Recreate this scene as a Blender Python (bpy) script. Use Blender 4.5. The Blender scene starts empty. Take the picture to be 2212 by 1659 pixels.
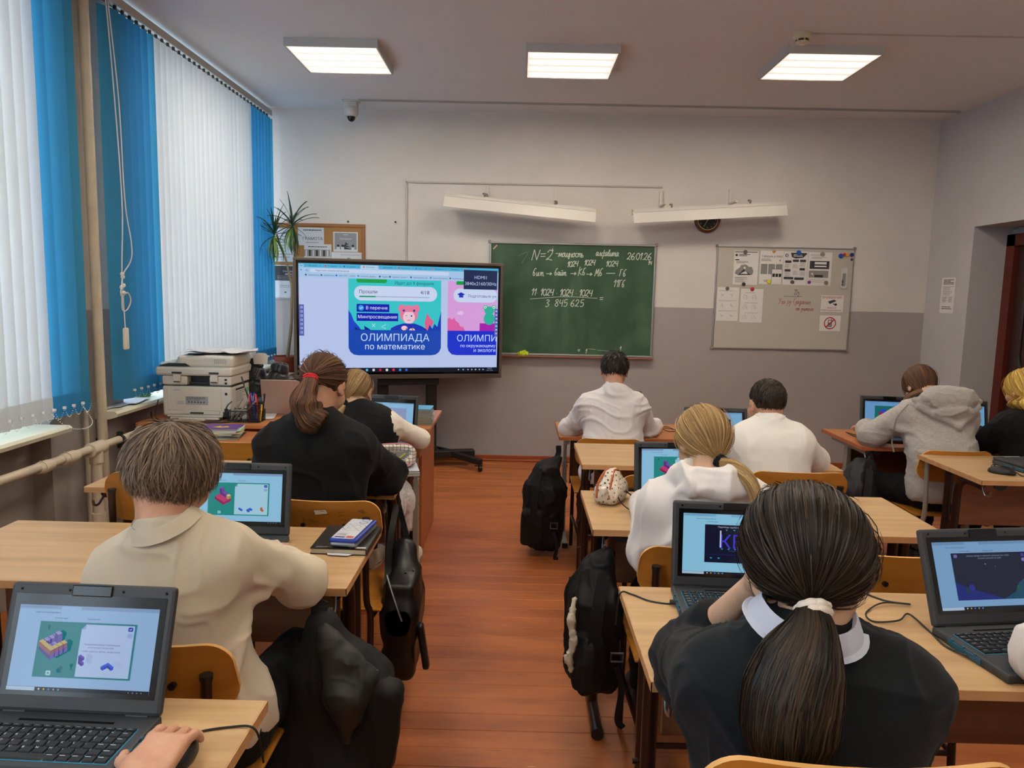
EXPO = 0.0; SKY = 5.0; LAMP = 48
import bpy, bmesh, math, random
import numpy as np
from mathutils import Vector, Matrix
PI = math.pi
sc = bpy.context.scene
C = sc.collection
rnd = random.Random(7)

# ------------------------------------------------------------------ camera
FPX = 1610.0
cam_d = bpy.data.cameras.new('camera'); cam = bpy.data.objects.new('camera', cam_d); C.objects.link(cam)
cam_d.sensor_width = 36.0; cam_d.lens = 36.0 * FPX / 2212.0; cam_d.clip_start = .05; cam_d.clip_end = 200
yaw, pitch, roll = -.0074, -.122, .0217
fw = Vector((math.sin(yaw)*math.cos(pitch), math.cos(yaw)*math.cos(pitch), math.sin(pitch)))
rt = Vector((math.cos(yaw), -math.sin(yaw), 0)); up = rt.cross(fw)
r2 = rt*math.cos(roll) + up*math.sin(roll); u2 = -rt*math.sin(roll) + up*math.cos(roll)
cm = Matrix((r2, u2, -fw)).transposed().to_4x4(); cm.translation = Vector((0, 0, 1.546))
cam.matrix_world = cm
sc.camera = cam

# ------------------------------------------------------------------ view, sky, windows' daylight
sc.view_settings.view_transform = 'Standard'; sc.view_settings.look = 'None'
sc.view_settings.gamma = 1.0; sc.view_settings.use_curve_mapping = False
sc.view_settings.exposure = EXPO
sc.cycles.max_bounces = 8; sc.cycles.diffuse_bounces = 5; sc.cycles.glossy_bounces = 3
sc.cycles.transmission_bounces = 4; sc.cycles.transparent_max_bounces = 8
sc.cycles.sample_clamp_indirect = 6.0; sc.cycles.caustics_reflective = False; sc.cycles.caustics_refractive = False
world = bpy.data.worlds.new('overcast_sky'); sc.world = world; world.use_nodes = True
bg = world.node_tree.nodes['Background']; bg.inputs[0].default_value = (.72, .87, 1.0, 1); bg.inputs[1].default_value = SKY
world.cycles.sampling_method = 'AUTOMATIC'
def portal(y0, y1):
    d = bpy.data.lights.new('window_portal', 'AREA'); d.shape = 'RECTANGLE'; d.size = y1-y0; d.size_y = 2.25
    d.cycles.is_portal = True
    o = bpy.data.objects.new('window_portal', d); C.objects.link(o)
    o.location = (-2.72, (y0+y1)/2, 2.03); o.rotation_euler = (PI/2, 0, -PI/2)
for a, b in ((4.25, 6.7), (1.3, 3.6), (-1.9, .75)): portal(a, b)

# ------------------------------------------------------------------ helpers
def lin(c):
    if isinstance(c, str):
        c = [int(c[i:i+2], 16)/255 for i in (0, 2, 4)]
    return tuple(x/12.92 if x <= .04045 else ((x+.055)/1.055)**2.4 for x in c[:3])
MATS = {}
def mat(name, col, rough=.6, metal=0., emit=0., ecol=None, spec=.5, var=0., vscale=(8, 8, 8), bump=0., bscale=60., sheen=0., coat=0., col2=None, trans=0., bstretch=(1, 1, 1), detail=4):
    if name in MATS: return MATS[name]
    m = bpy.data.materials.new(name); m.use_nodes = True; nt = m.node_tree; b = nt.nodes['Principled BSDF']
    c = lin(col); b.inputs['Base Color'].default_value = (*c, 1)
    b.inputs['Roughness'].default_value = rough; b.inputs['Metallic'].default_value = metal
    b.inputs['Specular IOR Level'].default_value = spec
    if sheen: b.inputs['Sheen Weight'].default_value = sheen
    if coat: b.inputs['Coat Weight'].default_value = coat; b.inputs['Coat Roughness'].default_value = .08
    if emit:
        b.inputs['Emission Color'].default_value = (*lin(ecol or col), 1); b.inputs['Emission Strength'].default_value = emit
    L = nt.links.new
    if var or bump:
        tc = nt.nodes.new('ShaderNodeTexCoord')
    if var:
        mp = nt.nodes.new('ShaderNodeMapping'); mp.inputs['Scale'].default_value = vscale
        n = nt.nodes.new('ShaderNodeTexNoise'); n.inputs['Scale'].default_value = 1; n.inputs['Detail'].default_value = detail; n.inputs['Roughness'].default_value = .6
        L(tc.outputs['Object'], mp.inputs[0]); L(mp.outputs[0], n.inputs['Vector'])
        r = nt.nodes.new('ShaderNodeValToRGB'); r.color_ramp.elements[0].position = .3; r.color_ramp.elements[1].position = .7
        c2 = lin(col2) if col2 else tuple(x*(1-var) for x in c)
        r.color_ramp.elements[0].color = (*c2, 1); r.color_ramp.elements[1].color = (*c, 1)
        L(n.outputs['Fac'], r.inputs[0]); L(r.outputs[0], b.inputs['Base Color'])
    if bump:
        n2 = nt.nodes.new('ShaderNodeTexNoise'); n2.inputs['Scale'].default_value = bscale; n2.inputs['Detail'].default_value = 3
        m2 = nt.nodes.new('ShaderNodeMapping'); m2.inputs['Scale'].default_value = bstretch; L(tc.outputs['Object'], m2.inputs[0]); L(m2.outputs[0], n2.inputs['Vector'])
        bp = nt.nodes.new('ShaderNodeBump'); bp.inputs['Strength'].default_value = bump; bp.inputs['Distance'].default_value = .004
        L(n2.outputs['Fac'], bp.inputs['Height']); L(bp.outputs[0], b.inputs['Normal'])
    MATS[name] = m
    return m

class MB:
    """collects shapes; build() links them as one mesh object"""
    def __init__(s): s.v = []; s.f = []; s.mi = []; s.n = 0; s.slots = []
    def slot(s, m):
        if m is None: return 0
        if m not in s.slots: s.slots.append(m)
        return s.slots.index(m)
    def add(s, v, f, m=None):
        v = np.asarray(v, float).reshape(-1, 3)
        s.v.append(v); k = s.slot(m)
        s.f += [tuple(int(i)+s.n for i in q) for q in f]; s.mi += [k]*len(f); s.n += len(v)
        return s
    def box(s, lo, hi, m=None, R=None, c=None, bev=0.):
        lo = np.array(lo, float); hi = np.array(hi, float)
        if bev:
            ctr = (lo+hi)/2; v, f = rounded(tuple(np.round(hi-lo, 5)), bev); v = v+ctr
        else:
            v = np.array([[(lo, hi)[i][0], (lo, hi)[j][1], (lo, hi)[k][2]] for i in (0, 1) for j in (0, 1) for k in (0, 1)])
            f = [(0, 1, 3, 2), (4, 6, 7, 5), (0, 4, 5, 1), (2, 3, 7, 6), (0, 2, 6, 4), (1, 5, 7, 3)]
        if R is not None:
            cc = np.array(c if c is not None else (lo+hi)/2); v = (v-cc) @ np.array(R).T + cc
        return s.add(v, f, m)
    def tube(s, pts, r, n=8, m=None, closed=False, caps=True, flat=1.0):
        P = np.array(pts, float); N = len(P); rr = np.full(N, r) if np.isscalar(r) else np.array(r, float)
        T = np.zeros_like(P)
        T[1:-1] = P[2:]-P[:-2]; T[0] = P[1]-P[0]; T[-1] = P[-1]-P[-2]
        if closed: T[0] = P[1]-P[-1]; T[-1] = P[0]-P[-2]
        T /= np.linalg.norm(T, axis=1)[:, None]+1e-12
        a = np.array([0, 0, 1.]) if abs(T[0][2]) < .9 else np.array([1., 0, 0])
        V = []; X = np.cross(T[0], a); X /= np.linalg.norm(X)
        for i in range(N):
            X = X - T[i]*(X@T[i]); X /= np.linalg.norm(X)+1e-12; Y = np.cross(T[i], X)
            for k in range(n):
                t = 2*PI*k/n+PI/n
                V.append(P[i]+rr[i]*(X*math.cos(t)+Y*math.sin(t)*flat))
        F = []
        for i in range(N if closed else N-1):
            j = (i+1) % N
            for k in range(n):
                F.append((i*n+k, i*n+(k+1) % n, j*n+(k+1) % n, j*n+k))
        if caps and not closed: F.append(tuple(range(n))[::-1]); F.append(tuple((N-1)*n+k for k in range(n)))
        return s.add(V, F, m)
    def lathe(s, prof, c=(0, 0, 0), n=24, m=None, R=None, caps=True):
        V = []; c = np.array(c, float)
        for r, z in prof:
            for k in range(n):
                t = 2*PI*k/n; V.append((r*math.cos(t), r*math.sin(t), z))
        V = np.array(V)
        if R is not None: V = V @ np.array(R).T
        F = []
        for i in range(len(prof)-1):
            for k in range(n): F.append((i*n+k, i*n+(k+1) % n, (i+1)*n+(k+1) % n, (i+1)*n+k))
        if caps: F.append(tuple(range(n))[::-1]); F.append(tuple((len(prof)-1)*n+k for k in range(n)))
        return s.add(V+c, F, m)
    def ball(s, c, r, n=12, m=None, R=None):
        r = np.array(r if np.ndim(r) else (r, r, r), float); pr = []
        V = []; c = np.array(c, float); k2 = n//2
        V.append((0, 0, 1))
        for i in range(1, k2):
            p = PI*i/k2
            for k in range(n): V.append((math.sin(p)*math.cos(2*PI*k/n), math.sin(p)*math.sin(2*PI*k/n), math.cos(p)))
        V.append((0, 0, -1)); V = np.array(V)*r
        if R is not None: V = V @ np.array(R).T
        F = [(0, 1+k, 1+(k+1) % n) for k in range(n)]
        for i in range(k2-2):
            for k in range(n): F.append((1+i*n+k, 1+(i+1)*n+k, 1+(i+1)*n+(k+1) % n, 1+i*n+(k+1) % n))
        b = 1+(k2-2)*n
        F += [(len(V)-1, b+(k+1) % n, b+k) for k in range(n)]
        return s.add(V+c, F, m)
    def prism(s, poly, fn, t, m=None, both=True):
        """2d polygon; fn(u,v,w)->3d point; thickness t along w"""
        n = len(poly); V = [fn(u, v, 0) for u, v in poly]+[fn(u, v, t) for u, v in poly]
        F = [tuple(range(n))[::-1], tuple(range(n, 2*n))]+[(i, (i+1) % n, n+(i+1) % n, n+i) for i in range(n)]
        return s.add(V, F, m)
    def build(s, name, m=None, parent=None, origin=(0, 0, 0), smooth=False, label=None, angle=40):
        me = bpy.data.meshes.new(name); V = np.concatenate(s.v)-np.array(origin, float) if s.v else np.zeros((0, 3))
        me.from_pydata(V.tolist(), [], s.f)
        if m is not None and not s.slots: me.materials.append(m)
        else:
            for q in s.slots: me.materials.append(q)
            me.polygons.foreach_set('material_index', s.mi)
        me.update()
        bm = bmesh.new(); bm.from_mesh(me); bmesh.ops.recalc_face_normals(bm, faces=bm.faces); bm.to_mesh(me); bm.free()
        if smooth:
            me.polygons.foreach_set('use_smooth', [True]*len(me.polygons))
            if angle: me.set_sharp_from_angle(angle=math.radians(angle))
        return link(name, me, parent, origin if parent is None else (0, 0, 0), label)
def link(name, me, parent=None, loc=(0, 0, 0), label=None):
    o = bpy.data.objects.new(name, me); C.objects.link(o); o.location = loc
    if parent is not None: o.parent = parent
    if label: o['label'] = label
    return o
_rc = {}
def rounded(size, bev, seg=2):
    k = (size, bev, seg)
    if k not in _rc:
        bm = bmesh.new(); bmesh.ops.create_cube(bm, size=1.0)
        bmesh.ops.scale(bm, vec=size, verts=bm.verts)
        bmesh.ops.bevel(bm, geom=list(bm.edges), offset=min(bev, min(size)*.49), segments=seg, profile=.5, affect='EDGES')
        bm.verts.index_update(); _rc[k] = (np.array([v.co[:] for v in bm.verts]), [tuple(v.index for v in f.verts) for f in bm.faces]); bm.free()
    return _rc[k]
def tag(o, label, cat, group=None):
    o['label'] = label; o['category'] = cat
    if group: o['group'] = group
    return o
def thing(name, label, cat, loc=(0, 0, 0), rz=0., group=None):
    o = bpy.data.objects.new(name, None); C.objects.link(o); o.location = loc; o.rotation_euler = (0, 0, rz); o.empty_display_size = .1
    return tag(o, label, cat, group)
def struct(o): o['kind'] = 'structure'; return o
def bez(pts, n=8):
    """catmull-rom through pts"""
    P = np.array(pts, float)
    if len(P) < 3: return P
    Q = np.vstack([2*P[0]-P[1], P, 2*P[-1]-P[-2]]); out = []
    for i in range(1, len(Q)-2):
        for k in range(n):
            t = k/n; a, b, c, d = Q[i-1], Q[i], Q[i+1], Q[i+2]
            out.append(.5*((2*b)+(-a+c)*t+(2*a-5*b+4*c-d)*t*t+(-a+3*b-3*c+d)*t**3))
    out.append(Q[-2]); return np.array(out)
def rotm(ax, ang): return np.array(Matrix.Rotation(ang, 3, ax))
def rrect(x0, y0, x1, y1, r, n=5):
    out = []
    for cx, cy, a in ((x1-r, y1-r, 0), (x0+r, y1-r, 90), (x0+r, y0+r, 180), (x1-r, y0+r, 270)):
        for k in range(n+1):
            t = math.radians(a+90*k/n); out.append((cx+r*math.cos(t), cy+r*math.sin(t)))
    return out
def fill_loops(V, E):
    """fills letter outlines one contour at a time (with its holes), so that overlapping strokes stay whole"""
    adj = {}
    for a, b in E: adj.setdefault(a, []).append(b); adj.setdefault(b, []).append(a)
    seen = set(); loops = []
    for s in adj:
        if s in seen: continue
        l = [s]; seen.add(s); p = s
        while True:
            nx = [q for q in adj[p] if q not in seen]
            if not nx: break
            p = nx[0]; seen.add(p); l.append(p)
        if len(l) > 2: loops.append(l)
    def area(l): P = V[l]; x, y = P[:, 0], P[:, 1]; return .5*float(np.sum(x*np.roll(y, -1)-y*np.roll(x, -1)))
    def inside(pt, l):
        P = V[l]; r = False; x, y = pt
        for i in range(len(P)):
            (x1, y1), (x2, y2) = P[i-1], P[i]
            if (y1 > y) != (y2 > y) and x < (x2-x1)*(y-y1)/(y2-y1)+x1: r = not r
        return r
    def split(P):
        n = len(P)
        for i in range(n):
            a, b = P[i], P[(i+1) % n]
            for j in range(i+2, n):
                if i == 0 and j == n-1: continue
                c, d = P[j], P[(j+1) % n]; r, s_ = b-a, d-c; den = r[0]*s_[1]-r[1]*s_[0]
                if abs(den) < 1e-12: continue
                q = c-a; t = (q[0]*s_[1]-q[1]*s_[0])/den; u = (q[0]*r[1]-q[1]*r[0])/den
                if 1e-6 < t < 1-1e-6 and 1e-6 < u < 1-1e-6:
                    x = a+r*t; return split(np.vstack([x[None], P[i+1:j+1]]))+split(np.vstack([P[:i+1], x[None], P[j+1:]]))
        return [P]
    out = [] ; pts = []
    for l in loops:
        for P in split(V[l]):
            x, y = P[:, 0], P[:, 1]
            if len(P) > 2 and abs(np.sum(x*np.roll(y, -1)-y*np.roll(x, -1))) > 2e-4: out.append(list(range(len(pts), len(pts)+len(P)))); pts += list(P)
    loops = out; V = np.array(pts).reshape(-1, 2); sg = [area(l) > 0 for l in loops]
    bb = [(V[l].min(0), V[l].max(0)) for l in loops]; ar = [abs(area(l)) for l in loops]; par = []
    for i, l in enumerate(loops):
        c = [j for j in range(len(loops)) if j != i and ar[j] > ar[i] and sg[i] != sg[j] and (bb[j][0] <= bb[i][0]+1e-6).all() and (bb[j][1] >= bb[i][1]-1e-6).all() and all(inside(V[q], loops[j]) for q in l[::max(1, len(l)//4)])]
        par.append(min(c, key=lambda j: ar[j]) if c else None)
    from mathutils.geometry import tessellate_polygon
    F = []
    for i, l in enumerate(loops):
        if par[i] is not None: continue
        hs = [loops[j] for j in range(len(loops)) if par[j] == i]; idx = [q for h in [l]+hs for q in h]
        F += [tuple(idx[q] for q in t) for t in tessellate_polygon([[Vector((*V[q], 0)) for q in h] for h in [l]+hs])]
    return V, F
_tc = {}
def text2d(txt, size=1., shear=0., weight=0., align='LEFT', track=1.):
    k = (txt, shear, weight, track)
    if k not in _tc:
        cu = bpy.data.curves.new('t', 'FONT'); cu.body = txt; cu.size = 1; cu.shear = shear; cu.offset = weight; cu.space_character = track; cu.resolution_u = 3; cu.fill_mode = 'NONE'
        ob = bpy.data.objects.new('t', cu); C.objects.link(ob); dg = bpy.context.evaluated_depsgraph_get()
        me = ob.evaluated_get(dg).to_mesh(); V = np.array([v.co[:2] for v in me.vertices]).reshape(-1, 2); V, F = fill_loops(V, [tuple(e.vertices) for e in me.edges])
        _tc[k] = (V, F); ob.evaluated_get(dg).to_mesh_clear(); bpy.data.objects.remove(ob); bpy.data.curves.remove(cu)
    V, F = _tc[k]; V = V*size
    if len(V):
        w = V[:, 0].max()
        if align == 'CENTER': V = V-np.array([w/2, 0])
        if align == 'RIGHT': V = V-np.array([w, 0])
    return V, F
class Pic:
    """flat print or screen image: shapes in u (right), v (up) metres on one plane, thin layers"""
    def __init__(s, fn, step=.00025): s.mb = MB(); s.fn = fn; s.d = 0; s.step = step
    def poly(s, pts, m, up=True):
        if up: s.d += s.step
        s.mb.add([s.fn(u, v, s.d) for u, v in pts], [tuple(range(len(pts)))], m); return s
    def rect(s, x0, y0, x1, y1, m, r=0., up=True):
        return s.poly(rrect(x0, y0, x1, y1, r) if r else [(x0, y0), (x1, y0), (x1, y1), (x0, y1)], m, up)
    def disc(s, x, y, r, m, ry=None, n=20, up=True):
        return s.poly([(x+r*math.cos(2*PI*k/n), y+(ry or r)*math.sin(2*PI*k/n)) for k in range(n)], m, up)
    def text(s, x, y, txt, size, m, align='LEFT', **kw):
        V, F = text2d(txt, size, align=align, **kw); s.d += s.step
        if len(V): s.mb.add([s.fn(u+x, v+y, s.d) for u, v in V], F, m)
        return s
    def fittext(s, x0, x1, y, txt, m, vs=1., **kw):
        """text stretched to run from x0 to x1 on baseline y"""
        V, F = text2d(txt, 1., **kw); w = V[:, 0].max()-V[:, 0].min(); k = (x1-x0)/w; s.d += s.step
        s.mb.add([s.fn((u-V[:, 0].min())*k+x0, v*k*vs+y, s.d) for u, v in V], F, m); return s
    def line(s, pts, w, m, smooth=True, up=True):
        P = bez(pts, 5) if smooth and len(pts) > 2 else np.array(pts, float)
        if up: s.d += s.step
        T = np.gradient(P, axis=0); T /= np.linalg.norm(T, axis=1)[:, None]+1e-9; N = np.stack([-T[:, 1], T[:, 0]], 1)*w/2
        V = [s.fn(*(p+q), s.d) for p, q in zip(P, N)]+[s.fn(*(p-q), s.d) for p, q in zip(P, N)]; n = len(P)
        s.mb.add(V, [(i, i+1, n+i+1, n+i) for i in range(n-1)], m); return s
    def greek(s, x0, y0, x1, y1, m, rows, fill=.55, seed=1):
        """rows of small grey word-dashes, text too small to read"""
        r = random.Random(seed); h = (y1-y0)/rows; s.d += s.step
        for i in range(rows):
            y = y1-(i+.7)*h; x = x0; end = x1-(x1-x0)*r.choice([0, 0, .1, .3])
            while x < end:
                w = (x1-x0)*r.uniform(.06, .16); s.mb.add([s.fn(*q, s.d) for q in ((x, y), (min(x+w, end), y), (min(x+w, end), y+h*fill), (x, y+h*fill))], [(0, 1, 2, 3)], m); x += w+(x1-x0)*.02
        return s
    def build(s, name, parent=None, **kw):
        return s.mb.build(name, parent=parent, **kw)

# ------------------------------------------------------------------ distance-field modelling (bodies, clothes, bags)
def vnoise(P, seed=0):
    P = np.asarray(P, np.float32); I = np.floor(P).astype(np.int64); f = P-I; f = f*f*f*(f*(f*6-15)+10)
    def h(ix, iy, iz):
        n = (ix*374761393+iy*668265263+iz*2147483647+seed*1274126177) & 0xffffffff
        n = ((n ^ (n >> 13))*1274126177) & 0xffffffff
        return ((n ^ (n >> 16)) & 0xffff)/65535.
    r = 0
    for dx in (0, 1):
        for dy in (0, 1):
            for dz in (0, 1):
                w = (f[:, 0] if dx else 1-f[:, 0])*(f[:, 1] if dy else 1-f[:, 1])*(f[:, 2] if dz else 1-f[:, 2])
                r = r+w*h(I[:, 0]+dx, I[:, 1]+dy, I[:, 2]+dz)
    return r*2-1
class SDF:
    def __init__(s, h): s.ops = []; s.h = h
    def _op(s, fn, lo, hi, k, mode): s.ops.append((fn, np.array(lo, np.float32), np.array(hi, np.float32), k, mode)); return s
    def cap(s, a, b, ra, rb=None, k=.02, mode='u', sc=None):
        a = np.array(a, np.float32); b = np.array(b, np.float32); rb = ra if rb is None else rb; ba = b-a; L = float(ba@ba)+1e-9; R = max(ra, rb)
        def fn(P):
            q = P-a; t = np.clip((q@ba)/L, 0, 1); return np.linalg.norm(q-t[:, None]*ba, axis=1)-(ra+(rb-ra)*t)
        return s._op(fn, np.minimum(a, b)-R, np.maximum(a, b)+R, k, mode)
    def chain(s, pts, rad, k=.02, mode='u'):
        for i in range(len(pts)-1): s.cap(pts[i], pts[i+1], rad[i], rad[i+1], k, mode)
        return s
    def ell(s, c, r, R=None, k=.02, mode='u'):
        c = np.array(c, np.float32); r = np.array(r, np.float32); M = None if R is None else np.array(R, np.float32)
        def fn(P):
            q = P-c
            if M is not None: q = q@M
            k0 = np.linalg.norm(q/r, axis=1); k1 = np.linalg.norm(q/(r*r), axis=1)+1e-9; return k0*(k0-1)/k1
        m = r.max(); return s._op(fn, c-m, c+m, k, mode)
    def box(s, c, hf, rad=.01, R=None, k=.01, mode='u'):
        c = np.array(c, np.float32); hf = np.array(hf, np.float32)-rad; M = None if R is None else np.array(R, np.float32)
        def fn(P):
            q = P-c
            if M is not None: q = q@M
            d = np.abs(q)-hf; return np.linalg.norm(np.maximum(d, 0), axis=1)+np.minimum(d.max(axis=1), 0)-rad
        m = np.linalg.norm(hf+rad) if R is not None else hf+rad; return s._op(fn, c-m, c+m, k, mode)
    def plane(s, p, n, k=.005):
        """keeps the side the normal points away from"""
        p = np.array(p, np.float32); n = np.array(n, np.float32); n = n/np.linalg.norm(n)
        return s._op(lambda P: (P-p)@n, np.full(3, -99), np.full(3, 99), k, 'i')
    def ev(s, P, blo, bhi, per, marg):
        """P points grouped in len(blo) blocks of per points"""
        n = len(blo); F = np.full((n, per), 9., np.float32); P3 = P.reshape(n, per, 3)
        for fn, lo, hi, k, mode in s.ops:
            mg = 1.6*k+marg
            sel = np.all((blo <= hi+mg) & (bhi >= lo-mg), axis=1)
            if mode == 's': sel &= (F.min(axis=1) < mg+.1)
            ix = np.nonzero(sel)[0]
            if not len(ix): continue
            d = fn(P3[ix].reshape(-1, 3)).reshape(len(ix), per).astype(np.float32); f = F[ix]
            if mode == 'u':
                hh = np.maximum(k-np.abs(f-d), 0)/k; F[ix] = np.minimum(f, d)-hh*hh*k*.25
            elif mode == 's':
                d = -d; hh = np.maximum(k-np.abs(f-d), 0)/k; F[ix] = np.maximum(f, d)+hh*hh*k*.25
            else:
                hh = np.maximum(k-np.abs(f-d), 0)/k; F[ix] = np.maximum(f, d)+hh*hh*k*.25
        return F
    def mesh(s, disp=None):
        h = s.h; B = 8; us = [o for o in s.ops if o[4] == 'u']
        lo = np.min([o[1] for o in us], 0)-2*h; hi = np.max([o[2] for o in us], 0)+2*h
        nb = np.ceil((hi-lo)/(B*h)).astype(int)+1
        G = np.stack(np.meshgrid(*[np.arange(n) for n in nb], indexing='ij'), -1).reshape(-1, 3)
        ctr = (lo+(G+.5)*B*h).astype(np.float32); hw = B*h/2
        f = s.ev(ctr, ctr-hw, ctr+hw, 1, B*h*2)[:, 0]
        G = G[np.abs(f) < B*h*1.6]
        o9 = np.stack(np.meshgrid(*[np.arange(B+1)]*3, indexing='ij'), -1).reshape(-1, 3)
        base = G*B; blo = (lo+base*h).astype(np.float32); bhi = blo+B*h
        P = (lo+(base[:, None, :]+o9[None])*h).astype(np.float32)
        F = s.ev(P.reshape(-1, 3), blo, bhi, 729, 3*h).reshape(-1, 9, 9, 9)
        S = F < 0
        cells = np.zeros(F.shape[:1]+(8, 8, 8), np.uint8)
        for a in (0, 1):
            for b in (0, 1):
                for c in (0, 1): cells += S[:, a:a+8, b:b+8, c:c+8]
        act = (cells > 0) & (cells < 8); bi, ci, cj, ck = np.nonzero(act)
        acc = np.zeros((len(bi), 3)); cnt = np.zeros(len(bi))
        for ax in range(3):
            for u in (0, 1):
                for w in (0, 1):
                    o0 = [0, 0, 0]; oth = [x for x in range(3) if x != ax]; o0[oth[0]] = u; o0[oth[1]] = w; o1 = list(o0); o1[ax] = 1
                    fa = F[bi, ci+o0[0], cj+o0[1], ck+o0[2]]; fb = F[bi, ci+o1[0], cj+o1[1], ck+o1[2]]
                    x = (fa < 0) != (fb < 0); t = np.where(x, fa/np.where(x, fa-fb, 1), 0)
                    p = np.tile(np.array(o0, float), (len(bi), 1)); p[:, ax] += t; acc += p*x[:, None]; cnt += x
        cell = base[bi]+np.stack([ci, cj, ck], 1); V = lo+(cell+acc/cnt[:, None])*h
        M = (nb*B+4).astype(np.int64); key = lambda c: (c[:, 0]*M[1]+c[:, 1])*M[2]+c[:, 2]
        K = key(cell.astype(np.int64)); order = np.argsort(K); Ks = K[order]
        quads = []
        for ax in range(3):
            sl0 = (slice(None),)+(slice(0, 8),)*3; s1 = [slice(0, 8)]*3; s1[ax] = slice(1, 9)
            A = S[sl0]; Bb = S[(slice(None),)+tuple(s1)]; bi2, i, j, k = np.nonzero(A != Bb)
            pt = base[bi2]+np.stack([i, j, k], 1); flip = A[bi2, i, j, k]
            e1 = np.zeros(3, int); e2 = np.zeros(3, int); e1[(ax+1) % 3] = 1; e2[(ax+2) % 3] = 1
            ids = []; ok = np.ones(len(pt), bool)
            for off in (0*e1, e1, e1+e2, e2):
                kk = key((pt-off).astype(np.int64)); pos = np.searchsorted(Ks, kk); pos = np.minimum(pos, len(Ks)-1); ok &= Ks[pos] == kk; ids.append(order[pos])
            q = np.stack(ids, 1); q[~flip] = q[~flip][:, ::-1]; quads.append(q[ok])
        Q = np.concatenate(quads); V = V.astype(np.float64)
        if disp is not None:
            N = vnormals(V, Q); V = V+N*disp(V, N)[:, None]
        return V, Q
def vnormals(V, Q):
    n = np.cross(V[Q[:, 2]]-V[Q[:, 0]], V[Q[:, 3]]-V[Q[:, 1]]); N = np.zeros_like(V)
    for i in range(4): np.add.at(N, Q[:, i], n)
    return N/(np.linalg.norm(N, axis=1)[:, None]+1e-12)
def qmesh(name, V, Q, m, parent=None, origin=(0, 0, 0), smooth=True, loc=None, label=None, attr=None):
    me = bpy.data.meshes.new(name); V = (V-np.array(origin)).astype(np.float32)
    me.vertices.add(len(V)); me.vertices.foreach_set('co', V.ravel()); k = Q.shape[1]
    me.loops.add(Q.size); me.loops.foreach_set('vertex_index', Q.ravel().astype(np.int32))
    me.polygons.add(len(Q)); me.polygons.foreach_set('loop_start', np.arange(0, Q.size, k, dtype=np.int32))
    me.polygons.foreach_set('use_smooth', np.full(len(Q), smooth))
    if attr is not None:
        a = me.attributes.new('tint', 'FLOAT', 'POINT'); a.data.foreach_set('value', attr.astype(np.float32))
    me.update(calc_edges=True)
    if m is not None:
        for q in (m if isinstance(m, (list, tuple)) else [m]): me.materials.append(q)
    return link(name, me, parent, (loc if loc is not None else origin) if parent is None else (0, 0, 0), label)
def folds(amp, sc_, seed=0, ax=None, fine=.3):
    """cloth folds: ridged noise, stretched along ax"""
    ax = np.array(ax or (1, 1, 1), float)
    def fn(V, N):
        Wp = V+.05*np.stack([vnoise(V*5+k*9, seed+k) for k in (1, 2, 3)], 1); P = Wp*sc_*ax
        a = np.maximum(0, 1-2.6*np.abs(vnoise(P+3.1, seed)))**1.4; b = np.maximum(0, 1-2.6*np.abs(vnoise(P*2.2+7.7, seed+5)))**1.4; c = vnoise(P*.6+1.7, seed+9)
        return amp*(1.25*a+fine*2.0*b+.55*c-.45)
    return fn
# ------------------------------------------------------------------ room shell
XL, XR, YB, YF, ZC = -2.30, 3.637, -2.2, 6.76, 3.11
def wallmat(name, hi, lo, zsplit, noise=.05):
    m = bpy.data.materials.new(name); m.use_nodes = True; nt = m.node_tree; L = nt.links.new; b = nt.nodes['Principled BSDF']; b.inputs['Roughness'].default_value = .75
    g = nt.nodes.new('ShaderNodeNewGeometry'); sx = nt.nodes.new('ShaderNodeSeparateXYZ'); L(g.outputs['Position'], sx.inputs[0])
    n = nt.nodes.new('ShaderNodeTexNoise'); n.inputs['Scale'].default_value = 3; n.inputs['Detail'].default_value = 6; L(g.outputs['Position'], n.inputs['Vector'])
    a = nt.nodes.new('ShaderNodeMath'); a.operation = 'MULTIPLY_ADD'; L(n.outputs['Fac'], a.inputs[0]); a.inputs[1].default_value = .012; L(sx.outputs['Z'], a.inputs[2])
    gt = nt.nodes.new('ShaderNodeMath'); gt.operation = 'GREATER_THAN'; L(a.outputs[0], gt.inputs[0]); gt.inputs[1].default_value = zsplit+.006
    n2 = nt.nodes.new('ShaderNodeTexNoise'); n2.inputs['Scale'].default_value = 1.6; n2.inputs['Detail'].default_value = 8; n2.inputs['Roughness'].default_value = .65; L(g.outputs['Position'], n2.inputs['Vector'])
    mx = nt.nodes.new('ShaderNodeMix'); mx.data_type = 'RGBA'; L(gt.outputs[0], mx.inputs[0]); mx.inputs[6].default_value = (*lin(lo), 1); mx.inputs[7].default_value = (*lin(hi), 1)
    mr = nt.nodes.new('ShaderNodeMapRange'); L(n2.outputs['Fac'], mr.inputs[0]); mr.inputs[1].default_value = .3; mr.inputs[2].default_value = .7; mr.inputs[3].default_value = 1-noise*1.6; mr.inputs[4].default_value = 1+noise*.3
    mu = nt.nodes.new('ShaderNodeMix'); mu.data_type = 'RGBA'; mu.blend_type = 'MULTIPLY'; mu.inputs[0].default_value = 1; L(mx.outputs[2], mu.inputs[6]); L(mr.outputs[0], mu.inputs[7]); L(mu.outputs[2], b.inputs['Base Color'])
    # small pits and lumps of old plaster
    v = nt.nodes.new('ShaderNodeTexNoise'); v.inputs['Scale'].default_value = 9; v.inputs['Detail'].default_value = 7; v.inputs['Roughness'].default_value = .55; L(g.outputs['Position'], v.inputs['Vector'])
    bp = nt.nodes.new('ShaderNodeBump'); bp.inputs['Strength'].default_value = .35; bp.inputs['Distance'].default_value = .012; L(v.outputs['Fac'], bp.inputs['Height']); L(bp.outputs[0], b.inputs['Normal'])
    return m
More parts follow.
